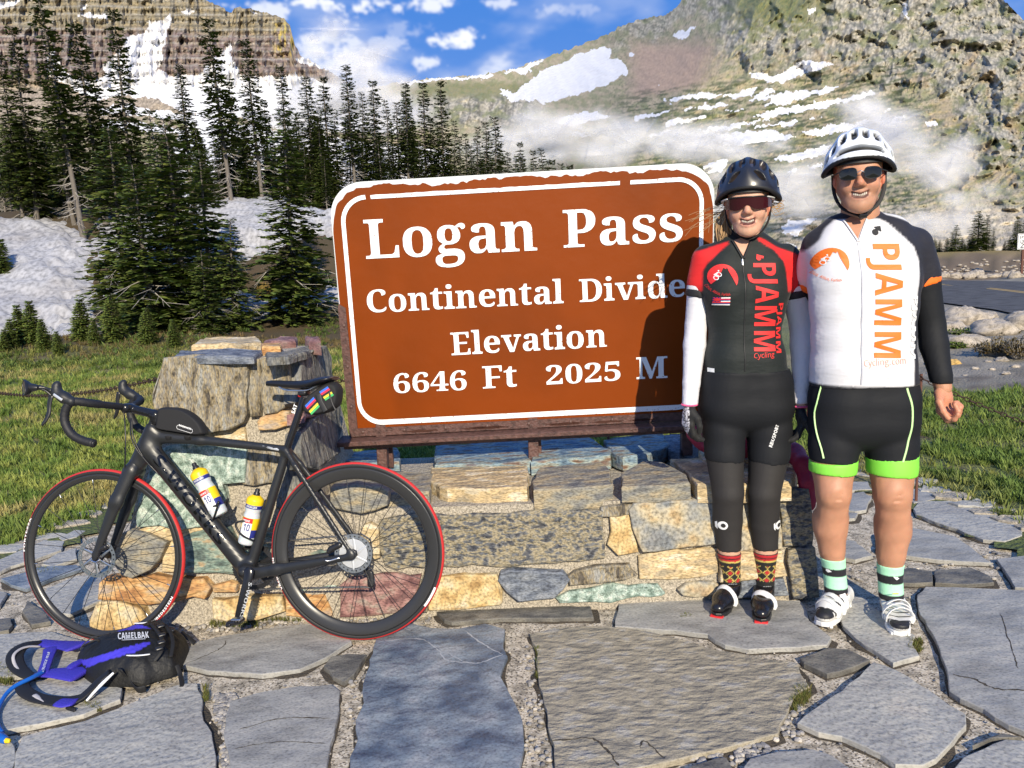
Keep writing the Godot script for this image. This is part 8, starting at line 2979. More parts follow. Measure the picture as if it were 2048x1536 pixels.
func man() -> void:
	PZ = 0.11
	Z0 = gp(1728, 1226).z
	var p := thing("person", "person in white cycling jersey with black sleeves, white helmet and sunglasses, black and green shorts", "person", gp(1724, 1232))
	var skin := Color(0.46, 0.225, 0.135)
	var torso := [[1728, 478, -0.02, 88, 0.080], [1728, 510, -0.01, 104, 0.098], [1728, 560, 0.0, 104, 0.112], [1727, 610, 0.0, 99, 0.114], [1726, 670, 0.0, 95, 0.112], [1726, 730, 0.0, 97, 0.116], [1727, 775, -0.01, 101, 0.120]]
	var pelvis := [[1727, 760, -0.01, 99, 0.116], [1728, 800, -0.012, 105, 0.120], [1728, 835, -0.015, 105, 0.120]]
	var leg_l := [[1675, 830, -0.01, 52], [1668, 890, 0.0, 47], [1666, 935, 0.01, 42], [1667, 988, 0.03, 34], [1665, 1020, 0.02, 30], [1661, 1056, -0.005, 33.5], [1664, 1098, -0.01, 26], [1668, 1135, -0.02, 21], [1673, 1190, -0.02, 22]]
	var leg_r := [[1779, 830, -0.01, 54], [1783, 890, 0.0, 49], [1784, 935, 0.01, 45], [1785, 990, 0.03, 37], [1786, 1022, 0.02, 32.5], [1786, 1062, -0.005, 36], [1782, 1108, -0.01, 28.5], [1780, 1145, -0.02, 23], [1783, 1205, -0.02, 23]]
	var arm_l := [[1640, 494, -0.06, 32], [1620, 560, -0.16, 29], [1608, 650, -0.28, 24], [1612, 700, -0.29, 23], [1625, 790, -0.26, 17]]
	var arm_r := [[1826, 492, -0.02, 33], [1846, 565, -0.03, 30], [1862, 650, -0.03, 25], [1868, 690, -0.01, 25], [1881, 750, 0.03, 19], [1886, 776, 0.04, 17]]
	var b := Blob.new()
	rows(b, torso, 0.012, 0.016)
	rows(b, pelvis, 0.012, 0.016)
	for lg in [leg_l, leg_r]:
		limb(b, lg)
		b.ball(J(lg[3][0], lg[3][1] - 4, 0.055), pr(26), 0.03)
		b.ball(J(lg[3][0] - 6, lg[3][1] + 16, 0.062), pr(11), 0.012)
		b.cap(J(lg[4][0] + 5, lg[4][1], 0.035), J(lg[6][0], lg[6][1], 0.018), pr(13), pr(9), 0.015)
		for e in [-1.0, 1.0]:
			b.cap(J(lg[3][0] + 17 * e, lg[3][1] - 44, 0.032), J(lg[3][0] + 9 * e, lg[3][1] - 14, 0.060), pr(14), pr(7), 0.02)
			b.cap(J(lg[5][0] + 15 * e, lg[5][1] - 22, -0.02), J(lg[5][0] + 8 * e, lg[5][1] + 34, -0.02), pr(22), pr(8), 0.02)
		for i in 3:
			b.cap(J(lg[3][0] - 20, lg[3][1] + 6 + i * 9, 0.102), J(lg[3][0] + 18, lg[3][1] + 2 + i * 10, 0.10), 0.004, 0.004, 0.008, 1.0, Vector3(0, 0, 1), true)
	for ar in [arm_l, arm_r]:
		limb(b, ar)
	var hc := J(1717, 358, 0.04)
	var hb := Basis.from_euler(Vector3(0.02, -0.34, 0.03))
	b.cap(J(1719, 400, 0.0), J(1722, 470, -0.03), 0.062, 0.072, 0.03)
	var mb := MB.new()
	b.build(mb, 0.0105)
	var sn := fnl(71, 14.0, 4)
	paint(mb, func(q): return skin * (1.0 + 0.22 * sn.get_noise_3dv(q)))
	var hd := Blob.new()
	head_blob(hd, hc, 1.05, hb, true)
	hd.cap(J(1719, 400, 0.0), J(1721, 450, -0.025), 0.061, 0.066, 0.02)
	var at0 := mb.v.size()
	hd.build(mb, 0.004)
	var hp := head_paint(hc, 1.05, hb, skin * 1.04, true)
	for i in range(at0, mb.v.size()):
		mb.c[i] = hp.call(mb.v[i])
	var fist := Blob.new()
	hand_blob(fist, J(1886, 772, 0.04), Vector3(0.02, -0.97, 0.22).normalized(), Vector3(-0.88, 0.0, 0.45).normalized(), 1.12, [0.85, 1.25, 1.35, 1.35])
	hand_blob(fist, J(1626, 792, -0.26), Vector3(0.05, -0.98, 0.1).normalized(), Vector3(0.3, 0.0, 0.95).normalized(), 1.05, [0.6, 0.7, 0.7, 0.75])
	at0 = mb.v.size()
	fist.build(mb, 0.004)
	for i in range(at0, mb.v.size()):
		mb.c[i] = skin * Color(1.12, 1.02, 1.0)
	part(p, "body", mb.mesh(true, true), M.skin)
	teeth(p, hc, 1.05, hb)
	var jb := Blob.new()
	rows(jb, torso)
	limb(jb, [arm_l[0], [1622, 552, -0.15, 30]], 0.03)
	limb(jb, [arm_r[0], [1844, 548, -0.028, 31]], 0.03)
	jb.cap(J(1721, 452, -0.03), J(1722, 474, -0.028), 0.068, 0.080, 0.03)
	var wh := shape_xy([1684, 437, 1668, 452, 1652, 478, 1634, 500, 1622, 515, 1619, 535, 1625, 570, 1627, 620, 1620, 700, 1608, 772, 1826, 772, 1827, 700, 1832, 620, 1836, 560, 1841, 522, 1826, 492, 1800, 462, 1785, 444, 1772, 436])
	var st := shape_xy([1786, 420, 1870, 440, 1866, 452, 1790, 426])
	wear(p, "jersey", jb, 0.0085, 0.008, [below(770, 1720, 0.01)], M.cloth_v, func(q):
		var v := Vector2(q.x, q.y)
		return Color(0.010, 0.011, 0.016).lerp(Color(0.62, 0.62, 0.655), maxf(inside(v, wh), inside(v, st))))
	var jl := jb.all()
	mb = MB.new()
	print_poly(mb, jb, jl, [Vector2(1700, 440), Vector2(1719, 482), Vector2(1744, 438), Vector2(1720, 430)], 0.0095)
	part(p, "open_collar", mb.mesh(), M.skin_tan)
	mb = MB.new()
	for q in [[Vector2(1699, 438), Vector2(1718, 482)], [Vector2(1745, 436), Vector2(1720, 482)]]:
		var c := []
		for i in 6:
			var w: Vector2 = q[0].lerp(q[1], i / 5.0)
			c.append(cast(jb, jl, J(w.x, w.y, 0.1), 0.012))
		tube(mb, c, 0.0035, 0.003, 8)
	part(p, "collar_edge", mb.mesh(), M.cloth_white)
	mb = MB.new()
	print_text(mb, jb, jl, "PJAMM", true, Vector2(1750, 487), Vector2(-4, 228), Vector2(52, 0), 0.0102)
	part(p, "jersey_lettering", mb.mesh(), M.print_orange)
	mb = MB.new()
	print_text(mb, jb, jl, "Cycling.com", false, Vector2(1724, 732), Vector2(84, -6), Vector2(0, -13), 0.0102)
	part(p, "jersey_small_lettering", mb.mesh(), M.print_pale_orange)
	mb = MB.new()
	print_text(mb, jb, jl, "PJAMM", true, Vector2(1826, 592), Vector2(-4, 126), Vector2(13, 0), 0.0102)
	part(p, "side_lettering", mb.mesh(), M.print_white)
	mb = MB.new()
	print_poly(mb, jb, jl, [Vector2(1759, 452), Vector2(1773, 450), Vector2(1773, 462), Vector2(1764, 458)], 0.0102)
	print_poly(mb, jb, jl, ring_pts(Vector2(1760, 463), 6.5, 14), 0.0102)
	part(p, "maker_mark", mb.mesh(), M.cloth_black)
	badge(p, jb, jl, Vector2(1670, 524), 29, M.print_orange, M.print_white, 0.0102)
	mb = MB.new()
	var zp := []
	for i in 20:
		zp.append(cast(jb, jl, J(1719 - 0.1 * i, 486 + i * 14.8, 0.1), 0.0095))
	tube(mb, zp, 0.003, 0.0016, 6)
	part(p, "zip", mb.mesh(), M.zip_grey)
	mb = MB.new()
	tube(mb, [zp[0], zp[1]], 0.004, 0.002, 8)
	part(p, "zip_pull", mb.mesh(), M.chrome)
	for k in 2:
		var a: Vector3 = [J(1842, 548, -0.028), J(1624, 548, -0.145)][k]
		var c: Vector3 = [J(1847, 571, -0.029), J(1619, 571, -0.175)][k]
		var cb := Blob.new()
		cb.cap(a.lerp(c, -0.6), c.lerp(a, -0.6), 0.0580, 0.0555, 0.01)
		var dd := (c - a).normalized()
		wear(p, "sleeve_hem", cb, 0.006, 0.0065, [Plane(dd, c - dd * 0.004), Plane(-dd, a)], M.print_orange)
	for ar in [arm_l, arm_r]:
		var ab := Blob.new()
		limb(ab, ar)
		wear(p, "arm_warmer", ab, 0.008, 0.0045, [below(771), above(530)], M.lycra)
	mb = MB.new()
	for q in [[1896, 749]]:
		var c := []
		for i in 14:
			var a := TAU * i / 14
			c.append(J(q[0] + 5.5 * cos(a), q[1] + 6.5 * sin(a), 0.056))
		tube(mb, c, 0.0015, null, 5, Vector3(0, 0, 1), false, true)
	part(p, "logo", mb.mesh(), M.print_grey)
	var sb := Blob.new()
	rows(sb, pelvis)
	limb(sb, leg_l.slice(0, 4))
	limb(sb, leg_r.slice(0, 4))
	wear(p, "shorts", sb, 0.008, 0.006, [above(756, 1720), below(922, 1725, -0.05)], M.lycra)
	var sl := sb.all()
	PZ = 0.08
	for q in [[[1650, 772], [1641, 820], [1642, 870], [1650, 918]], [[1806, 774], [1818, 820], [1815, 870], [1802, 922]]]:
		mb = MB.new()
		var c := []
		for i in 16:
			var w: Vector2 = spline([Vector2(q[0][0], q[0][1]), Vector2(q[1][0], q[1][1]), Vector2(q[2][0], q[2][1]), Vector2(q[3][0], q[3][1])], 15)[i]
			var s: Vector3 = cast(sb, sl, J(w.x, w.y, PZ), 0.0065)
			if s.x < 1e8:
				c.append(s)
		tube(mb, c, 0.0042, 0.0014, 6, Vector3(0, 0, 1))
		part(p, "shorts_piping", mb.mesh(), M.pale_green)
	for lg in [leg_l, leg_r]:
		var kb := Blob.new()
		limb(kb, lg)
		wear(p, "leg_band", kb, 0.006, 0.0075, [above(914, 1725, -0.05), below(944, 1725, -0.05)], M.lime)
		var ya := J(lg[6][0], 1117 if lg == leg_l else 1130).y
		wear(p, "sock", kb, 0.005, 0.003, [above(1117 if lg == leg_l else 1130, lg[6][0]), below(1188 if lg == leg_l else 1200, lg[6][0])], M.cloth_v, func(q):
			var t: float = (ya - q.y) / 0.00181
			if (t > 20 and t < 38) or t > 64:
				return Color(0.008, 0.009, 0.012)
			return Color(0.40, 0.78, 0.52))
		mb = MB.new()
		PZ = 0.035
		var lx: float = 1660.0 if lg == leg_l else 1794.0
		var ly: float = 1146.0 if lg == leg_l else 1158.0
		print_poly(mb, kb, kb.all(), [Vector2(lx - 6, ly - 3), Vector2(lx + 2, ly - 3), Vector2(lx + 7, ly + 1), Vector2(lx + 1, ly + 4), Vector2(lx - 2, ly + 1)], 0.0045)
		part(p, "sock_mark", mb.mesh(), M.print_white)
	var dark := fnl(91, 26.0, 2)
	for q in [[gp(1690, 1206), gp(1643, 1256), J(1676, 1188, -0.035), -1.0], [gp(1783, 1216), gp(1801, 1276), J(1784, 1198, -0.035), 1.0]]:
		var fb := Blob.new()
		shoe_blob(fb, q[0], q[1], q[2], 1.12)
		var d: Vector3 = q[1] - q[0]
		var h0: Vector3 = q[0]
		wear(p, "shoe", fb, 0.0045, 0.0, [Plane(Vector3.UP, q[2] + Vector3(0, 0.012, 0)), Plane(Vector3.DOWN, q[0] + Vector3(0, 0.016, 0))], M.shoe_v, func(w):
			var t: float = (w - h0).dot(d) / d.length_squared()
			var hh: float = w.y - h0.y
			if t > 0.86 and hh > 0.030:
				return Color(0.012, 0.013, 0.016)
			var sd: float = (w - h0 - d * t).dot(d.cross(Vector3.UP).normalized())
			if t > 0.32 and hh > 0.032 and fposmod(t * 7.0 + absf(sd) * 9.0, 1.0) < 0.22 and absf(sd) < 0.042:
				return Color(0.02, 0.02, 0.022)
			return Color(0.72, 0.71, 0.68) * (0.92 + 0.15 * dark.get_noise_3dv(w)))
		sole(p, q[0], q[1], 1.1, M.shoe_white)
		var fl := fb.all()
		for k in 3:
			mb = MB.new()
			strap_over(mb, fb, fl, q[0] + d * [0.46, 0.60, 0.73][k] + Vector3.UP * [0.05, 0.04, 0.034][k], d, [0.014, 0.011, 0.010][k], 0.003, 0.015 * q[3])
			part(p, "shoe_strap", mb.mesh(), M.shoe_white)
		mb = MB.new()
		var tg := onto(fb, fl, q[0] + d * 0.36 + Vector3(0, 0.2, 0.06), Vector3(0, -0.85, -0.5).normalized(), 0.006, 0.4)
		bbox(mb, Transform3D(Basis.from_euler(Vector3(-0.6, 0, 0)), tg), Vector3(0.022, 0.002, 0.010), 0.0005)
		part(p, "shoe_tag", mb.mesh(), M.yellow_plastic)
		for k in 8:
			mb = MB.new()
			var s := 1.0 if k % 2 == 0 else -1.0
			bbox(mb, Transform3D(Basis(), q[0] + d * [0.12, 0.12, 0.66, 0.66, 0.8, 0.8, 0.92, 0.92][k] + d.cross(Vector3.UP).normalized() * s * 0.026 + Vector3.UP * 0.006), Vector3(0.014, 0.014, 0.02), 0.003)
			part(p, "stud", mb.mesh(), M.shoe_white)
	var v := []
	for q in [[0, 17, 44, 4.2, 0.0], [-9, 50, 5, 15, 0.0], [9, 50, 5, 15, 0.0], [-27, 47, 5.5, 14, 0.1], [27, 47, 5.5, 14, -0.1], [-45, 42, 6, 12, 0.2], [45, 42, 6, 12, -0.2], [-62, 34, 7, 12, 0.1], [62, 34, 7, 12, -0.1],
			[-18, 88, 5, 13, 0.0], [18, 88, 5, 13, 0.0], [0, 94, 4, 12, 0.0], [-38, 85, 5, 13, 0.0], [38, 85, 5, 13, 0.0], [-57, 76, 6, 14, 0], [57, 76, 6, 14, 0], [-10, 128, 6, 14, 0], [10, 128, 6, 14, 0], [-32, 126, 7, 14, 0], [32, 126, 7, 14, 0]]:
		v.append(q)
	helmet(p, hc + hb * Vector3(0, 0.050, -0.016), 1.06, hb * Basis.from_euler(Vector3(-0.06, 0, 0)), Vector3(0.114, 0.118, 0.138), v, Color(0.74, 0.77, 0.82), Color(0.008, 0.008, 0.010), M.helmet_v, "helmet")
	for e in [-1.0, 1.0]:
		mb = MB.new()
		var o := []
		for i in 24:
			var a := TAU * i / 24
			var x: float = 0.037 * e + 0.026 * signf(cos(a)) * pow(absf(cos(a)), 0.7)
			var y: float = 0.010 + 0.0185 * signf(sin(a)) * pow(absf(sin(a)), 0.7) * (1.0 - 0.12 * e * cos(a))
			o.append(hc + hb * Vector3(x, y, 0.119 - 5.0 * x * x) * 1.05)
		var c := mb.add(hc + hb * Vector3(0.037 * e, 0.010, 0.116) * 1.05)
		for q in o:
			mb.add(q)
		for i in 24:
			mb.tri(c, c + 1 + i, c + 1 + (i + 1) % 24)
		part(p, "sunglass_lens", mb.mesh(), M.lens_dark)
		mb = MB.new()
		tube(mb, o, 0.0016, null, 6, Vector3(0, 0, 1), false, true)
		tube(mb, [hc + hb * Vector3(0.063 * e, 0.018, 0.100) * 1.05, hc + hb * Vector3(0.084 * e, 0.014, 0.05) * 1.05, hc + hb * Vector3(0.083 * e, 0.008, -0.01) * 1.05], 0.0022, null, 6)
		part(p, "sunglass_rim", mb.mesh(), M.black_metal)
		mb = MB.new()
		tube(mb, spline([hc + hb * Vector3(0.084 * e, 0.02, 0.005), hc + hb * Vector3(0.080 * e, -0.045, 0.016), hc + hb * Vector3(0.055 * e, -0.098, 0.035), hc + hb * Vector3(0.0, -0.128, 0.050)], 12), 0.007, 0.002, 8)
		part(p, "chin_strap", mb.mesh(), M.cloth_black)
	mb = MB.new()
	tube(mb, spline([hc + hb * Vector3(-0.012, 0.012, 0.124), hc + hb * Vector3(0, 0.018, 0.128), hc + hb * Vector3(0.012, 0.012, 0.124)], 6), 0.0016, null, 6)
	part(p, "sunglass_bridge", mb.mesh(), M.chrome)
	mb = MB.new()
	bbox(mb, Transform3D(Basis.from_euler(Vector3(0.3, 0.3, 0)), hc + hb * Vector3(0.012, -0.130, 0.056)), Vector3(0.032, 0.016, 0.010), 0.003)
	part(p, "strap_buckle", mb.mesh(), M.black_metal)

func jacket() -> void:
	var t := thing("jacket", "crumpled dark red jacket lying on the stone bench, one sleeve hanging down", "jacket", at(1490, 905, -3.5))
	var b := Blob.new()
	for q in [[1398, 868, 1420, 890, 0.055], [1420, 880, 1480, 896, 0.07], [1480, 890, 1540, 888, 0.075], [1540, 890, 1580, 900, 0.06], [1440, 868, 1500, 872, 0.06]]:
		b.cap(at(q[0], q[1], -3.5), at(q[2], q[3], -3.46), q[4], q[4] * 0.9, 0.03, 0.7, Vector3(0, 1, 0))
	var mb := MB.new()
	b.build(mb, 0.010)
	part(t, "body", mb.mesh(), M.jacket)
	b = Blob.new()
	b.chain([at(1560, 896, -3.42), at(1590, 908, -3.36), at(1606, 930, -3.27), at(1614, 965, -3.235), at(1618, 998, -3.23), at(1621, 1012, -3.23)], [0.045, 0.040, 0.036, 0.032, 0.026, 0.020], 0.02, 0.7)
	mb = MB.new()
	b.build(mb, 0.009)
	part(t, "sleeve", mb.mesh(), M.jacket)
	mb = MB.new()
	tube(mb, [at(1590, 908, -3.305), at(1594, 916, -3.295), at(1594, 926, -3.285)], [0.003, 0.007, 0.003], 0.002, 6)
	part(t, "logo", mb.mesh(), M.print_white)
# ---------- small things ----------
func boulder_mesh(seed_: int, s: Vector3) -> ArrayMesh:
	var fn := fnl(seed_, 0.9, 3)
	var mb := MB.new()
	var n := 14
	var m := 22
	for j in n + 1:
		for i in m:
			var a := TAU * i / m
			var b := PI * (float(j) / n - 0.5)
			var d := Vector3(cos(b) * cos(a), sin(b), -cos(b) * sin(a))
			# flattened faces as of broken rock
			var r := 1.0 + 0.35 * fn.get_noise_3dv(d * 1.3) + 0.16 * fn.get_noise_3dv(d * 3.6)
			for k in 5:
				var pn := Vector3(sin(k * 2.4 + seed_), 0.5 * cos(k * 1.7), cos(k * 2.4 + seed_)).normalized()
				r = minf(r, 0.86 / maxf(0.05, d.dot(pn)))
			mb.add(d * r * s)
	mb.grid(n + 1, m, 0, true)
	return mb.mesh(true)

func meadow() -> void:
	var cl := fnl(61, 0.5, 3)
	var tuft := MB.new()
	rng.seed = 8
	for i in 9:
		var a := rr(0, TAU)
		var h := rr(0.5, 1.0)
		var o := Vector3(cos(a), 0, sin(a)) * rr(0, 0.35)
		var l := Vector3(cos(a + rr(-1, 1)), 0, sin(a + rr(-1, 1))) * rr(0.15, 0.7)
		var w := Vector3(-sin(a), 0, cos(a)) * rr(0.035, 0.06)
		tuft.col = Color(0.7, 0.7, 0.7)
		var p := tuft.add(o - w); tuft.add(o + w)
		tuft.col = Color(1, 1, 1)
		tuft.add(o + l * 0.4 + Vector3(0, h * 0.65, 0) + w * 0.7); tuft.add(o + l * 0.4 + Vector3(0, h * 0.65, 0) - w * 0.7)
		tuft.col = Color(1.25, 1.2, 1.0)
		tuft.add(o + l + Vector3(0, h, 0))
		tuft.quad(p, p + 1, p + 2, p + 3)
		tuft.tri(p + 3, p + 2, p + 4)
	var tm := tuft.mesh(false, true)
	var xf := []
	var cols := []
	var inner: PackedVector2Array = terrace
	for i in 95000:
		var az := rr(-0.72, 0.72)
		var d := 3.7 * pow(26.0 / 3.7, rng.randf())
		var x := sin(az) * d
		var z := -cos(az) * d
		var a := x / -z
		if Geometry2D.is_point_in_polygon(Vector2(x, z), inner):
			continue
		if a > 0.30 and -z > 7.6 + 0.6 * cl.get_noise_2d(x, z):
			continue
		if -z > 20.5 or (a > -0.12 and a < 0.25 and -z > 8.0):
			continue
		var n := cl.get_noise_2d(x * 0.9, z * 0.9)
		var n2 := cl.get_noise_2d(x * 4.0 + 50, z * 4.0)
		if a > 0.3 and n2 + n * 0.6 > 0.10 and rng.randf() < 0.85:
			continue
		if -z > 16.0 and rng.randf() < 0.45:
			continue
		var s := (0.050 + 0.0035 * d) * rr(0.6, 1.3)
		var g := Color(0.115, 0.18, 0.028).lerp(Color(0.27, 0.30, 0.065), sstep(-0.3, 0.4, n2))
		g = g.lerp(Color(0.38, 0.30, 0.12), sstep(0.0, 0.5, n + 0.4 * n2) * 0.75)
		if -z > 14.5:
			g = g.lerp(Color(0.13, 0.075, 0.035), sstep(14.5, 18.5, -z + 2.0 * n) * 0.8)
		if a > 0.3:
			g = g.lerp(Color(0.11, 0.175, 0.035), 0.5)
		g *= rr(0.75, 1.25)
		xf.append(Transform3D(Basis(Vector3.UP, rr(0, TAU)).scaled(Vector3(s * 1.25, s * rr(0.7, 1.2), s * 1.25)), Vector3(x, th(x, z) - 0.006, z)))
		cols.append(g)
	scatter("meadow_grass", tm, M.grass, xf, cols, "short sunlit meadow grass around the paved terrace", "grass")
	# low leafy cover and heath towards the trees
	xf = []
	cols = []
	for i in 2600:
		var q := Vector2(rr(-40, 700), rr(640, 770))
		var p := tp(q.x, q.y)
		if cl.get_noise_2d(p.x * 0.8 + 200, p.z * 0.8) < 0.05 or Geometry2D.is_point_in_polygon(Vector2(p.x, p.z), inner):
			continue
		var s := rr(0.08, 0.20)
		xf.append(Transform3D(Basis(Vector3.UP, rr(0, TAU)).scaled(Vector3(s * 1.7, s * 0.8, s * 1.7)), p))
		cols.append(Color(0.07, 0.12, 0.02).lerp(Color(0.15, 0.19, 0.035), rng.randf()) * rr(0.7, 1.2))
	scatter("heath_plants", tm, M.grass, xf, cols, "low dark green plants along the upper edge of the meadow", "plants")
	# dry sedge on the snow edge
	xf = []
	cols = []
	for i in 420:
		var p := tp(rr(515, 605), rr(578, 606))
		var s := rr(0.18, 0.34)
		xf.append(Transform3D(Basis(Vector3.UP, rr(0, TAU)).scaled(Vector3(s * 0.6, s, s * 0.6)), p))
		cols.append(Color(0.30, 0.21, 0.05) * rr(0.6, 1.2))
	scatter("dry_sedge", tm, M.grass, xf, cols, "tawny dry sedge at the edge of the snow beside the sign", "grass")
	# weeds in the joints
	xf = []
	cols = []
	for q in [[395, 1226, 46, 12], [562, 1236, 40, 8], [1068, 1194, 22, 7], [1270, 1190, 26, 6], [1372, 1236, 10, 3], [1604, 1394, 16, 18], [1590, 1412, 10, 10], [1828, 1292, 14, 12], [8, 1352, 16, 18], [186, 1418, 16, 6], [412, 1390, 5, 14], [1076, 1330, 3, 30], [700, 1228, 30, 6], [470, 1250, 50, 5], [96, 1144, 30, 5]]:
		for k in int(q[2] * q[3] * 0.35) + 14:
			var p := gp(q[0] + rr(-1, 1) * q[2], q[1] + rr(-1, 1) * q[3], -0.008)
			var s := rr(0.010, 0.026)
			xf.append(Transform3D(Basis(Vector3.UP, rr(0, TAU)).scaled(Vector3(s, s * 1.1, s)), p))
			cols.append(Color(0.11, 0.145, 0.025).lerp(Color(0.20, 0.17, 0.05), rng.randf()) * rr(0.6, 1.2))
	scatter("joint_weeds", tm, M.grass, xf, cols, "small weeds and moss growing in the paving joints", "weeds")
	# grit and pebbles
	var pm := boulder_mesh(5, Vector3.ONE)
	xf = []
	cols = []
	for q in [[430, 1390, 470, 1450, 260], [445, 1450, 475, 1536, 260], [660, 1220, 860, 1250, 160], [420, 1238, 640, 1258, 160], [1380, 1490, 1540, 1530, 130], [1540, 1400, 1610, 1480, 90], [0, 1120, 2048, 1536, 420], [1700, 1100, 2000, 1160, 90], [330, 1238, 480, 1262, 90], [700, 1330, 740, 1536, 60], [1050, 1280, 1100, 1530, 70]]:
		for k in q[4]:
			var p := gp(rr(q[0], q[2]), rr(q[1], q[3]), -0.010)
			var s := rr(0.003, 0.011) * (1.0 if q[4] != 420 else 0.5)
			xf.append(Transform3D(Basis.from_euler(Vector3(rr(0, 6), rr(0, 6), rr(0, 6))).scaled(Vector3(s, s * 0.7, s)), p))
			cols.append(Color(0.42, 0.38, 0.32).lerp(Color(0.14, 0.14, 0.15), rng.randf()) * rr(0.7, 1.4))
	scatter("joint_gravel", pm, M.pebbles, xf, cols, "loose grit and pebbles in the paving joints", "gravel")

func roadside() -> void:
	var shapes := []
	for i in 5:
		shapes.append(boulder_mesh(20 + i, Vector3(1.0, 0.55, 0.8)))
	var put := func(x: float, y: float, w: float, label: String, group: String, tall := 1.0):
		var f := tp(x, y)
		var s := w * f.distance_to(CAM) / F
		var o := solo("boulder", shapes[rng.randi() % 5], M.pale_rock, label, "rock", group)
		o.basis = Basis(Vector3.UP, rr(-0.5, 0.5)).scaled(Vector3(s, s * tall, s))
		o.position = f + Vector3(0, s * 0.18 * tall, 0)
		return o
	put.call(1925, 648, 46, "long pale boulder nearest the road's edge beside the man's arm", "", 0.9)
	put.call(1985, 668, 44, "flat pale boulder behind the brown shrub", "", 0.8)
	put.call(2050, 660, 40, "pale boulder at the right edge of the view below the road", "", 1.1)
	put.call(1935, 690, 36, "low pale slab of rock left of the brown shrub", "", 0.7)
	put.call(1900, 662, 30, "pale rock half hidden by the man's black sleeve", "", 0.8)
	put.call(1968, 640, 26, "small pale rock on the verge above the flat boulder", "", 0.8)
	var ob = put.call(1908, 730, 13, "ochre rock right of the man's wrist", "", 1.1)
	ob.material_override = M.ochre_rock
	ob = put.call(1862, 730, 11, "ochre rock left of the man's sleeve", "", 1.1)
	ob.material_override = M.ochre_rock
	for q in [[1860, 748, 7], [1950, 738, 7], [1984, 740, 6], [2012, 748, 8], [1930, 752, 5], [2003, 722, 12], [2030, 735, 9], [1975, 724, 6]]:
		put.call(q[0], q[1], q[2], "small stone on the gravel verge beyond the grass", "small stones on the gravel verge", 0.8)
	for i in 15:
		put.call(1862 + i * 15 + rr(-4, 4), 557 - rr(0, 3), rr(9, 15), "pale kerb rock lining the far side of the road", "rocks lining the far side of the road", rr(0.8, 1.3))
	for i in 60:
		var p := put.call(rr(1880, 2070), rr(520, 546), rr(2, 4.5), "broken rock on the brown bank across the road", "rocks on the bank across the road", 0.9)
	# shrubs: brown heath twigs with a little leaf
	for q in [[1995, 712, 46, 40, "brown twiggy shrub on the verge at the right edge of the view"], [2040, 716, 34, 46, "taller brown twiggy shrub cut by the right edge of the view"], [1930, 668, 34, 10, "low green shrub growing between the pale boulders"], [1920, 695, 18, 12, "small bright green plant under the pale slab"]]:
		var f := tp(q[0], q[1])
		var sc := f.distance_to(CAM) / F
		var t := thing("shrub", q[4], "shrub", f)
		var tw := MB.new()
		var lf := MB.new()
		var green: bool = q[3] < 20
		for k in 150:
			var a := rr(0, TAU)
			var r: float = sqrt(rng.randf()) * q[2] * sc
			var e := Vector3(cos(a) * r, q[3] * sc * rr(0.5, 1.1) * (1.0 - 0.5 * r / (q[2] * sc)), sin(a) * r * 0.6)
			var s0 := Vector3(e.x * 0.35, 0, e.z * 0.35)
			tube(tw, [s0, s0.lerp(e, 0.5) + Vector3(rr(-0.03, 0.03), 0.02, 0), e], [0.006, 0.004, 0.002], null, 3)
			for j in 7:
				var c := s0.lerp(e, rr(0.4, 1.0)) + Vector3(rr(-1, 1), rr(-1, 1), rr(-1, 1)) * 0.03
				var u := Vector3(rr(-1, 1), rr(-0.4, 1), rr(-1, 1)).normalized() * rr(0.015, 0.035)
				lf.col = (Color(0.10, 0.16, 0.03) if green else Color(0.12, 0.075, 0.03)).lerp(Color(0.16, 0.15, 0.05), rng.randf() * 0.5)
				lf.tri_p(c - u, c + u, c + u.cross(Vector3(0.3, 1, 0.2)).normalized() * u.length() * 0.8)
		part(t, "stems", tw.mesh(false), M.dead_wood, true)
		part(t, "leaves", lf.mesh(false, true), M.needles, true)
	# speed limit sign, cut by the edge of the view
	var c := at(2048.5, 483, -37.0)
	var s := 37.6 / F
	var f := Vector3(c.x, th(c.x, c.z), c.z)
	var t := thing("speed_limit_sign", "white rectangular speed limit sign on a rusty post across the road", "road sign", f)
	var mb := MB.new()
	bbox(mb, Transform3D(Basis(), c), Vector3(26 * s, 30 * s, 0.02), 0.004)
	part(t, "plate", mb.mesh(), M.print_white)
	mb = MB.new()
	bbox(mb, Transform3D(Basis(), Vector3(c.x - 0.01, (f.y + c.y) * 0.5, c.z - 0.05)), Vector3(0.09, (c.y - f.y) + 0.5, 0.07), 0.004)
	part(t, "post", mb.mesh(), M.rust_post)
	for q in [["SPEED", 5.5, 7.2, 19.0, 5.6], ["LIMIT", -2.6, 6.8, 17.0, 5.6], ["25", -12.0, 6.0, 15.0, 8.4]]:
		mb = MB.new()
		lettering(mb, q[0], font("Droid Sans", true), c + Vector3(-q[3] * 0.5, q[1], 0) * s + Vector3(0, 0, 0.012), Vector3(q[3] * s, 0, 0), Vector3(0, q[4] * s, 0), Vector3(0, 0, 1), 0.002)
		part(t, "lettering", mb.mesh(false), M.cloth_black)
	mb = MB.new()
	for e in [-1.0, 1.0]:
		bbox(mb, Transform3D(Basis(), c + Vector3(0, 13.6 * e * s, 0.012)), Vector3(24 * s, 0.018, 0.004), 0.001)
		bbox(mb, Transform3D(Basis(), c + Vector3(11.8 * e * s, 0, 0.012)), Vector3(0.018, 27 * s, 0.004), 0.001)
	part(t, "border_line", mb.mesh(false), M.cloth_black)

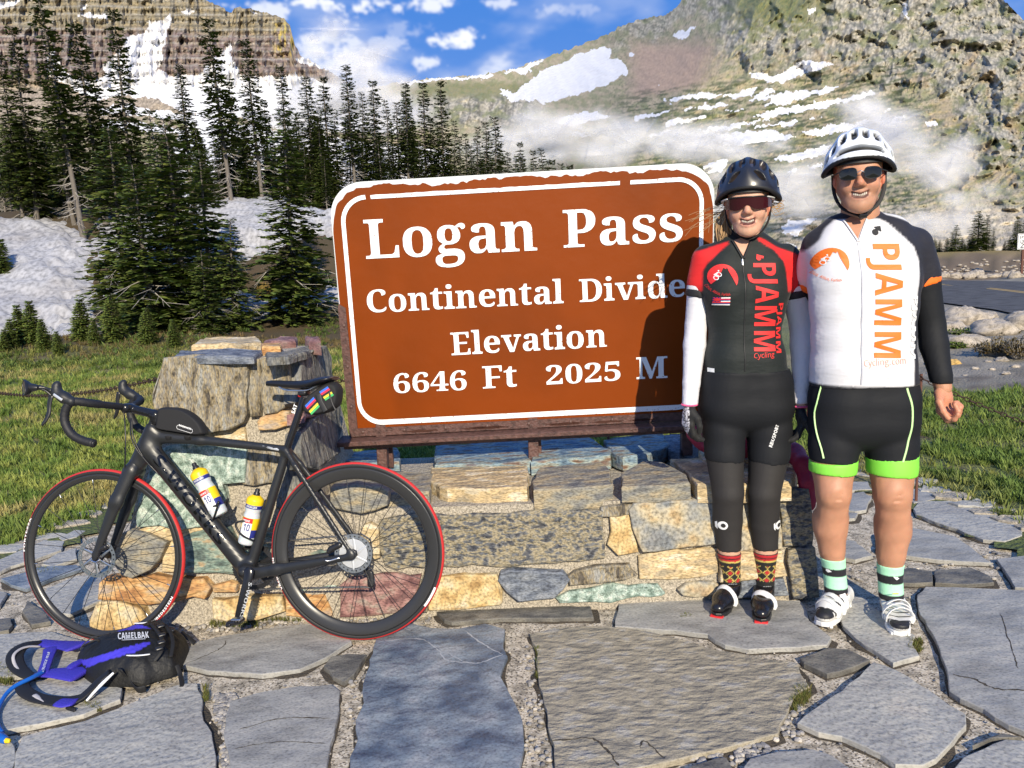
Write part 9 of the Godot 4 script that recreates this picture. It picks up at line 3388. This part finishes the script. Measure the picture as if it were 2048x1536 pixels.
# Sagging chain between thin posts, around the terrace.
func chain_fence() -> void:
	var links := func(t: Node3D, a: Vector3, b: Vector3, sag: float):
		var n := int(a.distance_to(b) / 0.030)
		var mb := MB.new()
		for i in n:
			var u := (i + 0.5) / n
			var p := a.lerp(b, u) - Vector3(0, sag * 4.0 * u * (1.0 - u), 0)
			var d := (b - a).normalized()
			var w := (Vector3.UP if i % 2 == 0 else d.cross(Vector3.UP))
			tube(mb, [p + d * 0.019, p + w * 0.009 + d * 0.010, p + w * 0.009 - d * 0.010, p - d * 0.019, p - w * 0.009 - d * 0.010, p - w * 0.009 + d * 0.010], 0.0030, null, 4, d.cross(w), false, true)
		part(t, "chain", mb.mesh(false), M.chain_rust).set_meta("kind", "stuff")
	var t := thing("chain_fence", "sagging rusty chain running from the stone pillar across the meadow", "chain fence", at(330, 756, -3.85))
	links.call(t, at(345, 750, -3.8), at(-90, 765, -6.4), 0.10)
	t = thing("chain_fence", "rusty chain between the stone pillar and the sign's left side", "chain fence", at(660, 752, -3.9))
	links.call(t, at(640, 748, -3.9), at(712, 764, -3.9), 0.01)
	t = thing("chain_fence", "rusty chain on thin posts at the grass edge right of the man", "chain fence", gp(1832, 1000))
	var g := gp(1832, 1003)
	links.call(t, at(1834, 752, g.z), at(2240, 905, g.z + 0.45), 0.03)
	links.call(t, at(1834, 752, g.z), at(1420, 800, -4.6), 0.12)
	for q in [g, Vector3(at(1217, 880, -4.7).x, 0.0, -4.7)]:
		var mb := MB.new()
		tube(mb, [Vector3(q.x, SL * q.x - 0.05, q.z), Vector3(q.x, at(1834, 748, g.z).y, q.z)], 0.008, null, 8)
		part(t, "post", mb.mesh(), M.rust_post)
var t_last := 0
func lap(what: String) -> void:
	print(what, " ", Time.get_ticks_msec() - t_last)
	t_last = Time.get_ticks_msec()
	rng.seed = hash(what)
func _ready() -> void:
	t_last = Time.get_ticks_msec()
	environment(); lap("environment")
	materials()
	ground(); lap("ground")
	road(); lap("road")
	mountains(); lap("mountains")
	mist(); lap("mist")
	paving(); lap("paving")
	masonry(); lap("masonry")
	pass_sign(); lap("sign")
	bicycle(); lap("bicycle")
	hydration_pack(); lap("pack")
	woman(); lap("woman")
	man(); lap("man")
	jacket(); lap("jacket")
	trees(); lap("trees")
	snowbanks(); lap("snow")
	meadow(); lap("meadow")
	roadside(); lap("roadside")
	chain_fence(); lap("chain")
